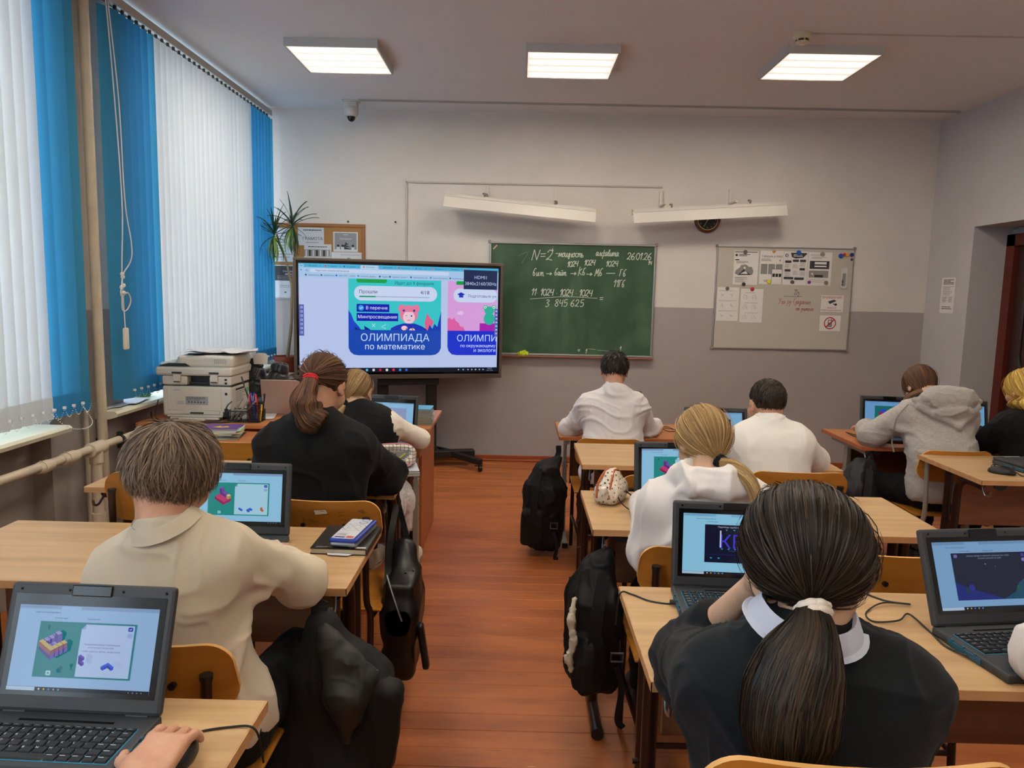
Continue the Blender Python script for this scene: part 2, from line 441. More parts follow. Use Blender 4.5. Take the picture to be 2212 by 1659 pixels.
W_FRONT = wallmat('front_wall_paint', 'd4cfc9', 'a29b98', 1.445); W_LEFT = wallmat('left_wall_paint', 'c5bfb4', '97918a', 1.405); W_RIGHT = wallmat('right_wall_paint', 'bcbbbd', 'bcbbbd', 0)
M_CEIL = mat('ceiling_whitewash', 'e0e3e4', .9, var=.05, vscale=(.5, 1.4, 1), bump=.2, bscale=6, detail=6)
mb = MB(); mb.box((XL-.6, YF, -.1), (XR+.6, YF+.3, ZC+.2)); struct(mb.build('wall_front', W_FRONT))
mb = MB(); mb.box((XL-.6, YB-.2, ZC), (XR+.6, YF+.3, ZC+.2)); struct(mb.build('ceiling', M_CEIL))
mb = MB(); mb.box((XL-.6, YB-.3, -.1), (XR+.6, YB, ZC+.2)); struct(mb.build('wall_back', W_RIGHT))
# left wall: piers and the wall under the windows, which stands back in niches
WIN = [(4.29, 6.70), (1.25, 3.60), (-1.95, .55)]; SILLZ = .855  # rearmost window is unseen, added without a blind for cool fill light
mb = MB()
ys = [YB]+[v for w in reversed(WIN) for v in w]+[YF]
for i in range(0, len(ys), 2): mb.box((XL-.45, ys[i], 0), (XL, ys[i+1], ZC))
for a, b_ in WIN: mb.box((XL-.45, a, 0), (XL-.10, b_, SILLZ-.02)); mb.box((XL-.45, a, 3.06), (XL, b_, ZC))
struct(mb.build('wall_left', W_LEFT))
# right wall with the deep doorway
DY0, DY1, DZ = 4.95, 6.125, 2.15
mb = MB(); mb.box((XR, YB, 0), (XR+.35, DY0, ZC)); mb.box((XR, DY1, 0), (XR+.35, YF, ZC)); mb.box((XR, DY0, DZ), (XR+.35, DY1, ZC)); mb.box((XR+.35, YB, 0), (XR+.5, YF, ZC))
struct(mb.build('wall_right', W_RIGHT))
M_DFR = mat('red_brown_paint', '5c2013', .45); M_DOOR = mat('dark_veneer', '3a1d12', .35, var=.35, vscale=(30, 30, 1.2), col2='2a140c', coat=.3)
mb = MB(); x = XR+.27
mb.box((x, DY1-.10, 0), (x+.08, DY1, 2.09)); mb.box((x, DY0, 0), (x+.08, DY0+.10, 2.09)); mb.box((x, DY0, 2.0), (x+.08, DY1, 2.09))
dfr = struct(mb.build('door_1', M_DFR)); dfr['label'] = 'red-brown door frame in the deep doorway'
mb = MB(); mb.box((x+.035, DY0+.10, .01), (x+.075, DY1-.10, 2.0), bev=.004); leaf = mb.build('door_leaf', M_DOOR, dfr)
mb = MB()
for z0, z1 in ((.15, .85), (1.0, 1.85)):
    pl = rrect(DY0+.24, z0, DY1-.24, z1, .14, 6); mb.tube([(x+.033, u, v) for u, v in pl], .016, 6, closed=True)
mb.build('moulding', mat('door_moulding', '231009', .3), leaf)
mb = MB(); mb.tube([(x+.0, DY0+.18, 1.02), (x-.03, DY0+.18, 1.02), (x-.03, DY0+.28, 1.02)], .009, 8); mb.build('handle', mat('brass', '8a6a3a', .3, 1), leaf)
mb = MB(); mb.box((x+.02, DY0+.02, 2.095), (x+.08, DY1-.02, 2.13)); struct(mb.build('trim_1', mat('grey_foam', '9aa2a8', .8)))
# floor of painted boards running across the room
def floormat():
    m = bpy.data.materials.new('floor_paint'); m.use_nodes = True; nt = m.node_tree; L = nt.links.new; b = nt.nodes['Principled BSDF']
    g = nt.nodes.new('ShaderNodeNewGeometry'); mp = nt.nodes.new('ShaderNodeMapping'); mp.inputs['Scale'].default_value = (1.2, 6, 1); L(g.outputs['Position'], mp.inputs[0])
    n = nt.nodes.new('ShaderNodeTexNoise'); n.inputs['Scale'].default_value = 1.3; n.inputs['Detail'].default_value = 7; n.inputs['Roughness'].default_value = .6; L(mp.outputs[0], n.inputs['Vector'])
    r = nt.nodes.new('ShaderNodeValToRGB'); e = r.color_ramp.elements; e[0].position = .3; e[0].color = (*lin('904b22'), 1); e[1].position = .72; e[1].color = (*lin('bd7039'), 1); L(n.outputs['Fac'], r.inputs[0])
    mp2 = nt.nodes.new('ShaderNodeMapping'); mp2.inputs['Scale'].default_value = (9, 90, 1); L(g.outputs['Position'], mp2.inputs[0])
    n2 = nt.nodes.new('ShaderNodeTexNoise'); n2.inputs['Scale'].default_value = 1; n2.inputs['Detail'].default_value = 2; L(mp2.outputs[0], n2.inputs['Vector'])
    r2 = nt.nodes.new('ShaderNodeValToRGB'); q = r2.color_ramp.elements; q[0].position = .735; q[0].color = (0, 0, 0, 1); q[1].position = .78; q[1].color = (1, 1, 1, 1); L(n2.outputs['Fac'], r2.inputs[0])
    mx = nt.nodes.new('ShaderNodeMix'); mx.data_type = 'RGBA'; L(r2.outputs[0], mx.inputs[0]); L(r.outputs[0], mx.inputs[6]); mx.inputs[7].default_value = (*lin('cfa487'), 1)
    r3 = nt.nodes.new('ShaderNodeValToRGB'); q = r3.color_ramp.elements; q[0].position = .24; q[0].color = (.25, .25, .25, 1); q[1].position = .285; q[1].color = (1, 1, 1, 1); L(n2.outputs['Fac'], r3.inputs[0])
    mu = nt.nodes.new('ShaderNodeMix'); mu.data_type = 'RGBA'; mu.blend_type = 'MULTIPLY'; mu.inputs[0].default_value = .8; L(mx.outputs[2], mu.inputs[6]); L(r3.outputs[0], mu.inputs[7]); L(mu.outputs[2], b.inputs['Base Color'])
    n3 = nt.nodes.new('ShaderNodeTexNoise'); n3.inputs['Scale'].default_value = 1; n3.inputs['Detail'].default_value = 4; mp3 = nt.nodes.new('ShaderNodeMapping'); mp3.inputs['Scale'].default_value = (3, 26, 1); L(g.outputs['Position'], mp3.inputs[0]); L(mp3.outputs[0], n3.inputs['Vector'])
    mr = nt.nodes.new('ShaderNodeMapRange'); L(n3.outputs['Fac'], mr.inputs[0]); mr.inputs[3].default_value = .3; mr.inputs[4].default_value = .55; L(mr.outputs[0], b.inputs['Roughness'])
    bp = nt.nodes.new('ShaderNodeBump'); bp.inputs['Strength'].default_value = .25; bp.inputs['Distance'].default_value = .003; L(n3.outputs['Fac'], bp.inputs['Height']); L(bp.outputs[0], b.inputs['Normal'])
    return m
M_FLOOR = floormat()
mb = MB(); mb.box((XL-.45, YB, -.10), (XR+.5, YF, -.022)); fl = struct(mb.build('floor', mat('floor_joists', '2a140b', .8)))
BW = .104; y = YB; k = 0; bme = None
while y < YF:
    o = None
    if bme is None:
        t = MB(); t.box((XL-.45, 0, -.022), (XR+.5, BW-.0016, 0)); o = t.build('floor_board', M_FLOOR, fl); bme = o.data
        bm = bmesh.new(); bm.from_mesh(bme); bmesh.ops.bevel(bm, geom=[e for e in bm.edges if abs(e.verts[0].co.z) < 1e-4 and abs(e.verts[1].co.z) < 1e-4 and abs(e.verts[0].co.x-e.verts[1].co.x) > 1], offset=.0012, segments=1, affect='EDGES'); bm.to_mesh(bme); bm.free()
    else: o = link('floor_board', bme, fl)
    o.location = (0, y, rnd.uniform(-.0008, .0002)); o.rotation_euler = (rnd.uniform(-.004, .004), 0, 0); y += BW
M_BASE = mat('baseboard_paint', '9a4a26', .35, var=.2, vscale=(2, 2, 20))
mb = MB(); mb.box((XL, YF-.022, .0), (XR, YF, .055), bev=.004); mb.box((XL, YF-.035, 0), (XR, YF, .022), bev=.006); struct(mb.build('baseboard_front', M_BASE))
mb = MB(); mb.box((XR-.022, YB, 0), (XR, DY0, .055), bev=.004); mb.box((XR-.022, DY1, 0), (XR, YF-.03, .055), bev=.004); struct(mb.build('baseboard_right', M_BASE))

# windows: white frames, panes, sills
M_PVC = mat('white_frame', 'd9dcdc', .35); M_GL = bpy.data.materials.new('window_glass'); M_GL.use_nodes = True
nt = M_GL.node_tree; nt.nodes.clear(); o_ = nt.nodes.new('ShaderNodeOutputMaterial'); tr = nt.nodes.new('ShaderNodeBsdfTransparent'); gl = nt.nodes.new('ShaderNodeBsdfGlossy'); gl.inputs['Roughness'].default_value = .02
mxs = nt.nodes.new('ShaderNodeMixShader'); mxs.inputs[0].default_value = .08; nt.links.new(tr.outputs[0], mxs.inputs[1]); nt.links.new(gl.outputs[0], mxs.inputs[2]); nt.links.new(mxs.outputs[0], o_.inputs[0])
M_SILL = mat('sill_paint', 'd5d3bd', .45, var=.15, vscale=(4, 4, 4))
for i, (a, b_) in enumerate(WIN):
    xg = XL-.32; mb = MB()
    for z in (SILLZ, 2.1, 3.0): mb.box((xg-.03, a, z), (xg+.03, b_, z+.065))
    for yy in (a, (a*2+b_)/3, (a+2*b_)/3, b_-.065): mb.box((xg-.03, yy, SILLZ), (xg+.03, yy+.065, 3.06))
    w = struct(mb.build('window_%d' % (i+1), M_PVC))
    for z0, z1 in ((SILLZ+.065, 2.1), (2.165, 3.0)):
        for q in range(3):
            y0 = a+(b_-a)*q/3+.065; y1 = a+(b_-a)*(q+1)/3-(.065 if q == 2 else 0); t = MB(); t.add([(xg, y0, z0), (xg, y1, z0), (xg, y1, z1), (xg, y0, z1)], [(0, 1, 2, 3)]); t.build('window_pane', M_GL, w)
    t = MB(); pr = [(XL-.30, SILLZ-.0), (XL+.11, SILLZ), (XL+.125, SILLZ-.012), (XL+.12, SILLZ-.03), (XL+.07, SILLZ-.045), (XL-.1, SILLZ-.04), (XL-.30, SILLZ-.04)]
    y0, y1 = (a-.30 if i == 0 else a-.05, b_+(.0 if i != 1 else -.02)); t.prism(pr, lambda u, v, w_: (u, y0+w_, v), y1-y0); t.build('window_sill', M_SILL, w)

# vertical blinds: rail, slats, bead chains
def slatmat(name, c, tr_, k):
    m = bpy.data.materials.new(name); m.use_nodes = True; nt = m.node_tree; b = nt.nodes['Principled BSDF']; b.inputs['Base Color'].default_value = (*lin(c), 1); b.inputs['Roughness'].default_value = .8
    t = nt.nodes.new('ShaderNodeBsdfTranslucent'); t.inputs[0].default_value = (*lin(tr_), 1); x_ = nt.nodes.new('ShaderNodeMixShader'); x_.inputs[0].default_value = k
    nt.links.new(b.outputs[0], x_.inputs[1]); nt.links.new(t.outputs[0], x_.inputs[2]); nt.links.new(x_.outputs[0], nt.nodes['Material Output'].inputs[0])
    tc = nt.nodes.new('ShaderNodeTexCoord'); mp = nt.nodes.new('ShaderNodeMapping'); mp.inputs['Scale'].default_value = (900, 900, 40); n = nt.nodes.new('ShaderNodeTexNoise'); n.inputs['Scale'].default_value = 1
    bp = nt.nodes.new('ShaderNodeBump'); bp.inputs['Strength'].default_value = .15; bp.inputs['Distance'].default_value = .001; L = nt.links.new; L(tc.outputs['Object'], mp.inputs[0]); L(mp.outputs[0], n.inputs[0]); L(n.outputs['Fac'], bp.inputs['Height']); L(bp.outputs[0], b.inputs['Normal']); L(bp.outputs[0], t.inputs['Normal'])
    return m
S_W = slatmat('white_slat_fabric', 'd8dcdd', 'dbe2e6', .34); S_B = slatmat('blue_slat_fabric', '3a97c2', '45a6d6', .42)
M_CHAIN = mat('bead_chain', 'dcdcd8', .5); M_RAIL = mat('blind_rail', 'b9b6ad', .5); M_HANG = mat('slat_hanger', '2c2a28', .5)
def slat_mesh(hm, top, bot, m):
    mb = MB(); n = 6
    pts = [((u-.5)*.127, .006*math.cos((u-.5)*PI)) for u in np.linspace(0, 1, n)]
    rows = [top, top-.03, bot+.11, bot+.105, bot]; V = [(0+pv, pu, z) for z in rows for pu, pv in pts]
    F = [(i*n+j, i*n+j+1, (i+1)*n+j+1, (i+1)*n+j) for i in range(4) for j in range(n-1)]
    mb.add(V, F, m)
    off = .0035; V = [(off+pv, pu, z) for z in (bot+.105, bot) for pu, pv in pts]; mb.add(V, [(j, j+1, n+j+1, n+j) for j in range(n-1)], m)   # hem pocket with its weight
    return mb
def blind(label, y0, y1, seg, flip, x=-2.215, ztop=3.0, zbot=.905, ang=.48):
    t = thing('vertical_blind', label, 'blind', (x, y0, 0))
    mb = MB(); mb.box((-.028, 0, ztop+.035), (.028, y1-y0, ztop+.075), bev=.004); mb.box((-.028, 0, ztop+.027), (-.02, y1-y0, ztop+.04)); mb.box((.02, 0, ztop+.027), (.028, y1-y0, ztop+.04)); mb.build('rail', M_RAIL, t)
    n = int(round((y1-y0-.127)/.0762)); protos = {}
    hooks = []
    for i in range(n+1):
        yy = .064+i*.0762; m = S_B if seg(y0+yy) else S_W
        if m not in protos: o = slat_mesh(None, ztop, zbot, m).build('slat', None, t, smooth=True); protos[m] = o
        else: o = link('slat', protos[m].data, t)
        o.location = (0, yy, 0); o.rotation_euler = (0, 0, -ang*(1 if not flip else 1)+rnd.uniform(-.05, .05)); hooks.append((yy, o.rotation_euler[2]))
    mb = MB()
    for yy, _ in hooks: mb.box((-.006, yy-.008, ztop-.0), (.006, yy+.008, ztop+.034))
    hg = mb.build('slat_hangers', M_HANG, t); hg['kind'] = 'stuff'
    mb = MB(); ch = MB()
    for (ya, ra), (yb, rb) in zip(hooks[:-1], hooks[1:]):
        a = np.array((.0+.058*math.sin(ra)*-1+.012, ya+.058*math.cos(ra), zbot+.045)); b_ = np.array((.058*math.sin(-rb)+.012, yb+.058*math.cos(rb), zbot+.045))
        for s_ in np.linspace(0, 1, 14):
            p = a+(b_-a)*s_; p[2] -= .05*math.sin(PI*s_); ch.ball(p, .0022, 6)
        mb.box(a-.006, a+.006)
    c_ = ch.build('bead_chain', M_CHAIN, t, smooth=True); c_['kind'] = 'stuff'; c_ = mb.build('chain_clips', M_CHAIN, t); c_['kind'] = 'stuff'
    return t
blind('white and blue vertical blind on the window beside the blackboard wall', 4.07, 6.70, lambda y: y < 4.56 or y > 6.12, False)
b2 = blind('white and blue vertical blind on the near window, over the first sill', 1.35, 3.80, lambda y: y > 3.42 or y < 1.9, False)
mb = MB(); pts = bez([(-2.19, 3.42, .95), (-2.15, 3.50, .86), (-2.10, 3.56, .845), (-2.1, 3.62, .87), (-2.17, 3.66, .94)], 10)
for p in pts: mb.ball(p, .003, 6)
c_ = mb.build('loose_bead_chain', M_CHAIN); tag(c_, 'loose loop of white bead chain hanging on the near sill', 'chain'); c_['kind'] = 'stuff'
# pull cords of the far blind, knotted, with the white weight
t = thing('blind_pull_cord', 'knotted white blind cord with a long plastic weight at its end', 'cord', (-2.15, 4.04, 0))
mb = MB(); mb.tube(bez([(-.01, -.02, 3.0), (.0, 0, 2.6), (.005, .03, 2.0), (.0, .012, 1.65), (0, .01, 1.52), (.0, .02, 1.30)]), .0035, 6)
mb.tube(bez([(-.01, .0, 3.0), (.01, .03, 2.5), (.01, .05, 2.0), (.01, .10, 1.78), (.01, .09, 1.68), (.0, .02, 1.60), (.0, .0, 1.54), (.01, -.03, 1.50), (0, .0, 1.48), (.01, .04, 1.50), (.01, .07, 1.46), (.0, .05, 1.41), (0, .0, 1.41), (0, .0, 1.5)]), .0035, 6)
for p in ((0, .01, 1.60), (.0, .015, 1.585), (0, .02, 1.54), (0, 0, 1.53), (.005, .01, 1.50)): mb.ball(p, .012, 8)
mb.build('cord', M_CHAIN, t, smooth=True)
mb = MB(); mb.box((-.009, .0, 1.19), (.009, .045, 1.31), bev=.008); mb.build('weight', mat('cord_weight', 'd7d3c4', .4), t)

# heating pipes
M_PIPE = mat('cream_pipe_paint', 'cfc2ab', .45, var=.18, vscale=(9, 9, 9))
t = thing('heating_pipe', 'cream painted heating pipe along the window wall with joints', 'pipe', (-2.17, 3.0, .70))
mb = MB(); mb.tube([(0, -2.2, .05), (0, .0, .012), (0, 1.25, 0)], .021, 12); mb.tube([(0, 1.25, 0), (0, 1.55, 0)], .02, 12); mb.build('pipe_run', M_PIPE, t, smooth=True)
for yy, l, r in ((.34, .05, .029), (.53, .06, .031), (1.27, .07, .036)):
    mb = MB(); mb.tube([(0, yy-l, .003), (0, yy-l*.6, .003), (0, yy+l*.6, .003), (0, yy+l, .003)], [r*.85, r, r, r*.85], 12); mb.tube([(0, yy-l*.5, .003), (0, yy-l*.3, .003)], r*1.12, 12); mb.build('pipe_joint', M_PIPE, t, smooth=True)
mb = MB(); mb.tube([(0, .70, 0), (0, .82, 0)], .036, 14); mb.tube([(0, .76, 0), (0, .76, -.075)], .033, 14); mb.build('tee_joint', M_PIPE, t, smooth=True)
mb = MB(); mb.tube([(0, .76, -.06), (0, .76, -.70)], .026, 14); mb.build('pipe_drop', M_PIPE, t, smooth=True)
mb = MB(); mb.tube([(0, .76, -.34), (0, .76, -.46)], .034, 14); mb.tube([(0, .76, -.40), (0, .76, -.48)], .038, 14); mb.build('pipe_sleeve', M_PIPE, t, smooth=True)
mb = MB(); mb.tube([(0, .985, 0), (0, 1.005, 0)], .029, 14); mb.box((-.012, .985, .025), (.012, 1.005, .045)); mb.box((-.012, .985, -.045), (.012, 1.005, -.025)); mb.tube([(0, .995, 0), (-.13, .995, 0)], .006, 6); mb.build('pipe_clamp', mat('clamp_black', '1c1c1c', .5), t, smooth=True)
mb = MB(); mb.tube([(0, 0, 0), (0, 0, ZC)], .026, 14); o = mb.build('riser_pipe', M_PIPE, None, smooth=True); o.location = (-2.262, 3.99, 0); tag(o, 'cream riser pipe from floor to ceiling between the two windows', 'pipe')
mb = MB(); mb.tube([(0, 0, 0), (0, 0, ZC)], .012, 10); mb.tube([(0, 0, 1.02), (0, 0, 1.03)], .016, 10); o = mb.build('thin_riser_pipe', M_PIPE, None, smooth=True); o.location = (-2.28, 3.87, 0); tag(o, 'thin vertical pipe close beside the cream riser pipe', 'pipe')

# outdoors: snow, a bare tree, a low building
mb = MB(); mb.box((-60, -30, -2.4), (-3.2, 60, -2.3)); struct(mb.build('snow_ground', mat('snow', 'e4e9ee', .8)))
mb = MB(); br = random.Random(3)
def grow(p, d, l, r, n):
    q = p+d*l; mb.tube([p, (p+q)/2+np.array([br.uniform(-1, 1) for _ in '123'])*l*.04, q], [r, r*.85, r*.7], 5)
    if n:
        for _ in range(3):
            e = d+np.array([br.uniform(-.6, .6) for _ in '123']); e /= np.linalg.norm(e); grow(q, e, l*.72, r*.6, n-1)
grow(np.array((-6.3, 10.6, -2.3)), np.array((0, 0, 1.)), 1.7, .10, 5); grow(np.array((-7.2, 11.9, -2.3)), np.array((0, 0, 1.)), 2.0, .10, 5)
o = mb.build('bare_tree', mat('bark_grey', '6c6a68', .9)); tag(o, 'bare winter tree outside beyond the far window', 'tree')
mb = MB(); mb.box((-20, 22, -2.3), (-10, 30, 4)); o = mb.build('brick_building', mat('pale_render', 'c9ccd0', .9)); tag(o, 'pale building outside seen through the window gap', 'building')

# ceiling lamps
def lampmat():
    m = bpy.data.materials.new('lamp_diffuser'); m.use_nodes = True; nt = m.node_tree; L = nt.links.new; b = nt.nodes['Principled BSDF']; b.inputs['Base Color'].default_value = (.8, .8, .78, 1); b.inputs['Roughness'].default_value = .3
    tc = nt.nodes.new('ShaderNodeTexCoord'); s_ = nt.nodes.new('ShaderNodeSeparateXYZ'); L(tc.outputs['Object'], s_.inputs[0])
    def mth(op, a, b_=None):
        n = nt.nodes.new('ShaderNodeMath'); n.operation = op
        for i, q in enumerate((a, b_)):
            if q is None: continue
            if isinstance(q, (int, float)): n.inputs[i].default_value = q
            else: L(q, n.inputs[i])
        return n.outputs[0]
    # four LED strips behind the diffuser
    yy = mth('MULTIPLY', s_.outputs['Y'], 1/.143); fr = mth('SUBTRACT', mth('FRACT', mth('ADD', yy, 2.0)), .5); mf = nt.nodes.new('ShaderNodeMapRange'); mf.interpolation_type = 'SMOOTHERSTEP'; L(mth('ABSOLUTE', fr), mf.inputs[0]); mf.inputs[1].default_value = .40; mf.inputs[2].default_value = .16; mf.inputs[3].default_value = 0; mf.inputs[4].default_value = 1; g1 = mth('POWER', mf.outputs[0], 1.5)
    xx = mth('ABSOLUTE', s_.outputs['X']); mr = nt.nodes.new('ShaderNodeMapRange'); mr.interpolation_type = 'SMOOTHSTEP'; L(xx, mr.inputs[0]); mr.inputs[1].default_value = .28; mr.inputs[2].default_value = .15; mr.inputs[3].default_value = 0; mr.inputs[4].default_value = 1
    pw = mth('MULTIPLY', g1, mr.outputs[0]); st = mth('ADD', mth('MULTIPLY', pw, LAMP), .78); L(st, b.inputs['Emission Strength']); b.inputs['Emission Color'].default_value = (*lin('fff1dc'), 1)
    return m
M_LD = lampmat(); M_LH = mat('lamp_housing', 'bfc0be', .5); proto = None
spots = [(-1.225, 5.20), (.305, 5.22), (1.93, 5.15)]+[(x_, y_) for y_ in (2.35, -.6) for x_ in (-1.225, .305, 1.93)]
labs = ['square ceiling light panel over the screen, nearest the windows', 'square ceiling light panel in the middle of the front row', 'square ceiling light panel beside the smoke detector']+['square ceiling light panel above the viewer, window side', 'square ceiling light panel above the viewer, middle', 'square ceiling light panel above the viewer, door side', 'square ceiling light panel in the rear row, window side', 'square ceiling light panel in the rear row, middle', 'square ceiling light panel in the rear row, door side']
for i, (x_, y_) in enumerate(spots):
    t = thing('ceiling_lamp', labs[i], 'lamp', (x_, y_, ZC), 0, 'ceiling light panels')
    if proto is None:
        mb = MB(); s_ = .2975
        for a in ((-s_, -s_, -.05), (-s_, s_-.006, -.05)): mb.box(a, (a[0]+2*s_, a[1]+.006, 0))
        for a in ((-s_, -s_, -.05), (s_-.006, -s_, -.05)): mb.box(a, (a[0]+.006, a[1]+2*s_, 0))
        mb.box((-s_, -s_, -.052), (s_, -s_+.012, -.048)); mb.box((-s_, s_-.012, -.052), (s_, s_, -.048)); mb.box((-s_, -s_, -.052), (-s_+.012, s_, -.048)); mb.box((s_-.012, -s_, -.052), (s_, s_, -.048))
        h_ = mb.build('housing', M_LH, t); mb = MB(); mb.box((-.286, -.286, -.049), (.286, .286, -.046)); d_ = mb.build('diffuser', M_LD, t); proto = (h_.data, d_.data)
    else: link('housing', proto[0], t); link('diffuser', proto[1], t)
# dome camera, conduit, smoke detector
M_WPL = mat('white_plastic', 'c9c8c4', .4)
t = thing('dome_camera', 'white dome surveillance camera under the ceiling near the windows', 'camera', (-1.445, 6.47, ZC))
mb = MB(); mb.box((-.07, -.05, -.012), (.07, .05, 0), bev=.004); mb.box((-.055, -.04, -.06), (.055, .04, -.01), bev=.01); mb.lathe([(.055, -.05), (.06, -.06), (.06, -.10), (.05, -.125), (.03, -.13)], n=20); mb.build('housing', M_WPL, t, smooth=True)
mb = MB(); mb.ball((0, 0, -.125), (.036, .036, .045), 16); mb.build('dome', mat('black_glass', '0c0d10', .08), t, smooth=True)
mb = MB(); mb.box((-1.37, 6.40, ZC-.014), (3.60, 6.42, ZC)); o = mb.build('ceiling_conduit', mat('conduit_grey', 'a5a3a0', .6), None); tag(o, 'thin cable conduit across the ceiling from the dome camera', 'conduit')
t = thing('smoke_detector', 'round cream smoke detector on the ceiling beside a light panel', 'detector', (1.645, 4.66, ZC)); M_CRM = mat('cream_plastic', 'cfc9a8', .4)
mb = MB(); mb.lathe([(.052, 0), (.055, -.005), (.054, -.026), (.044, -.034), (.042, -.036)], n=24); mb.lathe([(.036, -.047), (.034, -.056), (.02, -.062), (.002, -.063)], n=24); mb.build('housing', M_CRM, t, smooth=True)
mb = MB(); mb.lathe([(.036, -.034), (.036, -.048)], n=24); mb.build('vent_ring', mat('vent_dark', '3b3833', .6), t)
mb = MB()
for k in range(6): a = k*PI/3; mb.box((-.003, .032, -.05), (.003, .042, -.032), R=rotm('Z', a), c=(0, 0, -.04))
mb.build('ribs', M_CRM, t)
mb = MB(); mb.box((1.70, 4.645, ZC-.006), (3.637, 4.655, ZC)); o = mb.build('detector_cable', mat('cable_white', 'b5ada4', .6), None); tag(o, 'thin white cable on the ceiling from the smoke detector', 'cable')
# paper notice on the right wall
M_PAP = mat('paper', 'dcdad6', .8); M_INK = mat('ink', '2b2b2e', .8); M_GINK = mat('grey_ink', '6f6f72', .8)
fR = lambda u, v, d: (XR-.002-d, 6.515-u, 1.452+v)
p = Pic(fR); p.rect(0, 0, .205, .30, M_PAP)
p.greek(.03, .24, .18, .285, M_INK, 4, seed=1); p.greek(.03, .15, .18, .23, M_GINK, 8, .3, 2); p.greek(.03, .09, .10, .14, M_GINK, 5, .4, 3); p.greek(.12, .09, .18, .14, M_GINK, 5, .4, 4); p.greek(.03, .03, .18, .06, M_INK, 2, .4, 5)
o = p.build('paper_notice'); tag(o, 'printed paper notice on the wall beside the doorway', 'notice')
# ------------------------------------------------------------------ things on the front wall
def fF(x0, z0, y=YF, ang=0.):
    ca, sa = math.cos(ang), math.sin(ang)
    return lambda u, v, d: (x0+u*ca-v*sa, y-d, z0+u*sa+v*ca)
M_ALU = mat('aluminium', 'a9a9a6', .35, .8); M_BRD = bpy.data.materials.new('green_chalkboard'); M_BRD.use_nodes = True
nt = M_BRD.node_tree; L = nt.links.new; b = nt.nodes['Principled BSDF']; b.inputs['Roughness'].default_value = .5
g = nt.nodes.new('ShaderNodeTexCoord'); mp = nt.nodes.new('ShaderNodeMapping'); mp.inputs['Scale'].default_value = (4, 1, 1.0); L(g.outputs['Object'], mp.inputs[0]); n = nt.nodes.new('ShaderNodeTexNoise'); n.inputs['Scale'].default_value = 1.5; n.inputs['Detail'].default_value = 6; L(mp.outputs[0], n.inputs['Vector'])
n2 = nt.nodes.new('ShaderNodeTexNoise'); n2.inputs['Scale'].default_value = 2.2; n2.inputs['Detail'].default_value = 4; n2.inputs['Distortion'].default_value = 1.5; L(g.outputs['Object'], n2.inputs['Vector'])
ma = nt.nodes.new('ShaderNodeMath'); ma.operation = 'MULTIPLY'; L(n.outputs['Fac'], ma.inputs[0]); L(n2.outputs['Fac'], ma.inputs[1])
r = nt.nodes.new('ShaderNodeValToRGB'); r.color_ramp.elements[0].position = .15; r.color_ramp.elements[0].color = (*lin('274a2f'), 1); r.color_ramp.elements[1].position = .48; r.color_ramp.elements[1].color = (*lin('4a6b50'), 1); L(ma.outputs[0], r.inputs[0]); L(r.outputs[0], b.inputs['Base Color'])
def board(name, label, x0, z0, w, h, surf, cat='board', fr=.018, dep=.022):
    t = thing(name, label, cat, (x0, YF, z0)); mb = MB(); mb.box((0, -.012, 0), (w, -.001, h)); mb.build('board_surface', surf, t)
    for nm, a, b_ in (('frame_rail', (0, -dep, 0), (w, -.001, fr)), ('frame_rail', (0, -dep, h-fr), (w, -.001, h)), ('frame_rail', (0, -dep, fr), (fr, -.001, h-fr)), ('frame_rail', (w-fr, -dep, fr), (w, -.001, h-fr))):
        mb = MB(); mb.box(a, b_, bev=.004); mb.build(nm, M_ALU, t)
    for cx, cz in ((0, 0), (w, 0), (0, h), (w, h)):
        mb = MB(); mb.box((cx-.012, -dep-.004, cz-.012), (cx+.012, 0, cz+.012), bev=.005); mb.build('corner_cap', M_CAP, t)
    return t
M_CAP = mat('corner_cap', '8d877c', .5)
BBX, BBZ, BBW, BBH = -.276, .985, 1.487, 1.01
bb = board('blackboard', 'green chalkboard with chalk sums, partly behind the big screen', BBX, BBZ, BBW, BBH, M_BRD)
mb = MB(); mb.box((.0, -.065, -.012), (BBW, -.02, .0), bev=.003); mb.build('chalk_tray', mat('tray_brown', '8f5a45', .5), bb)
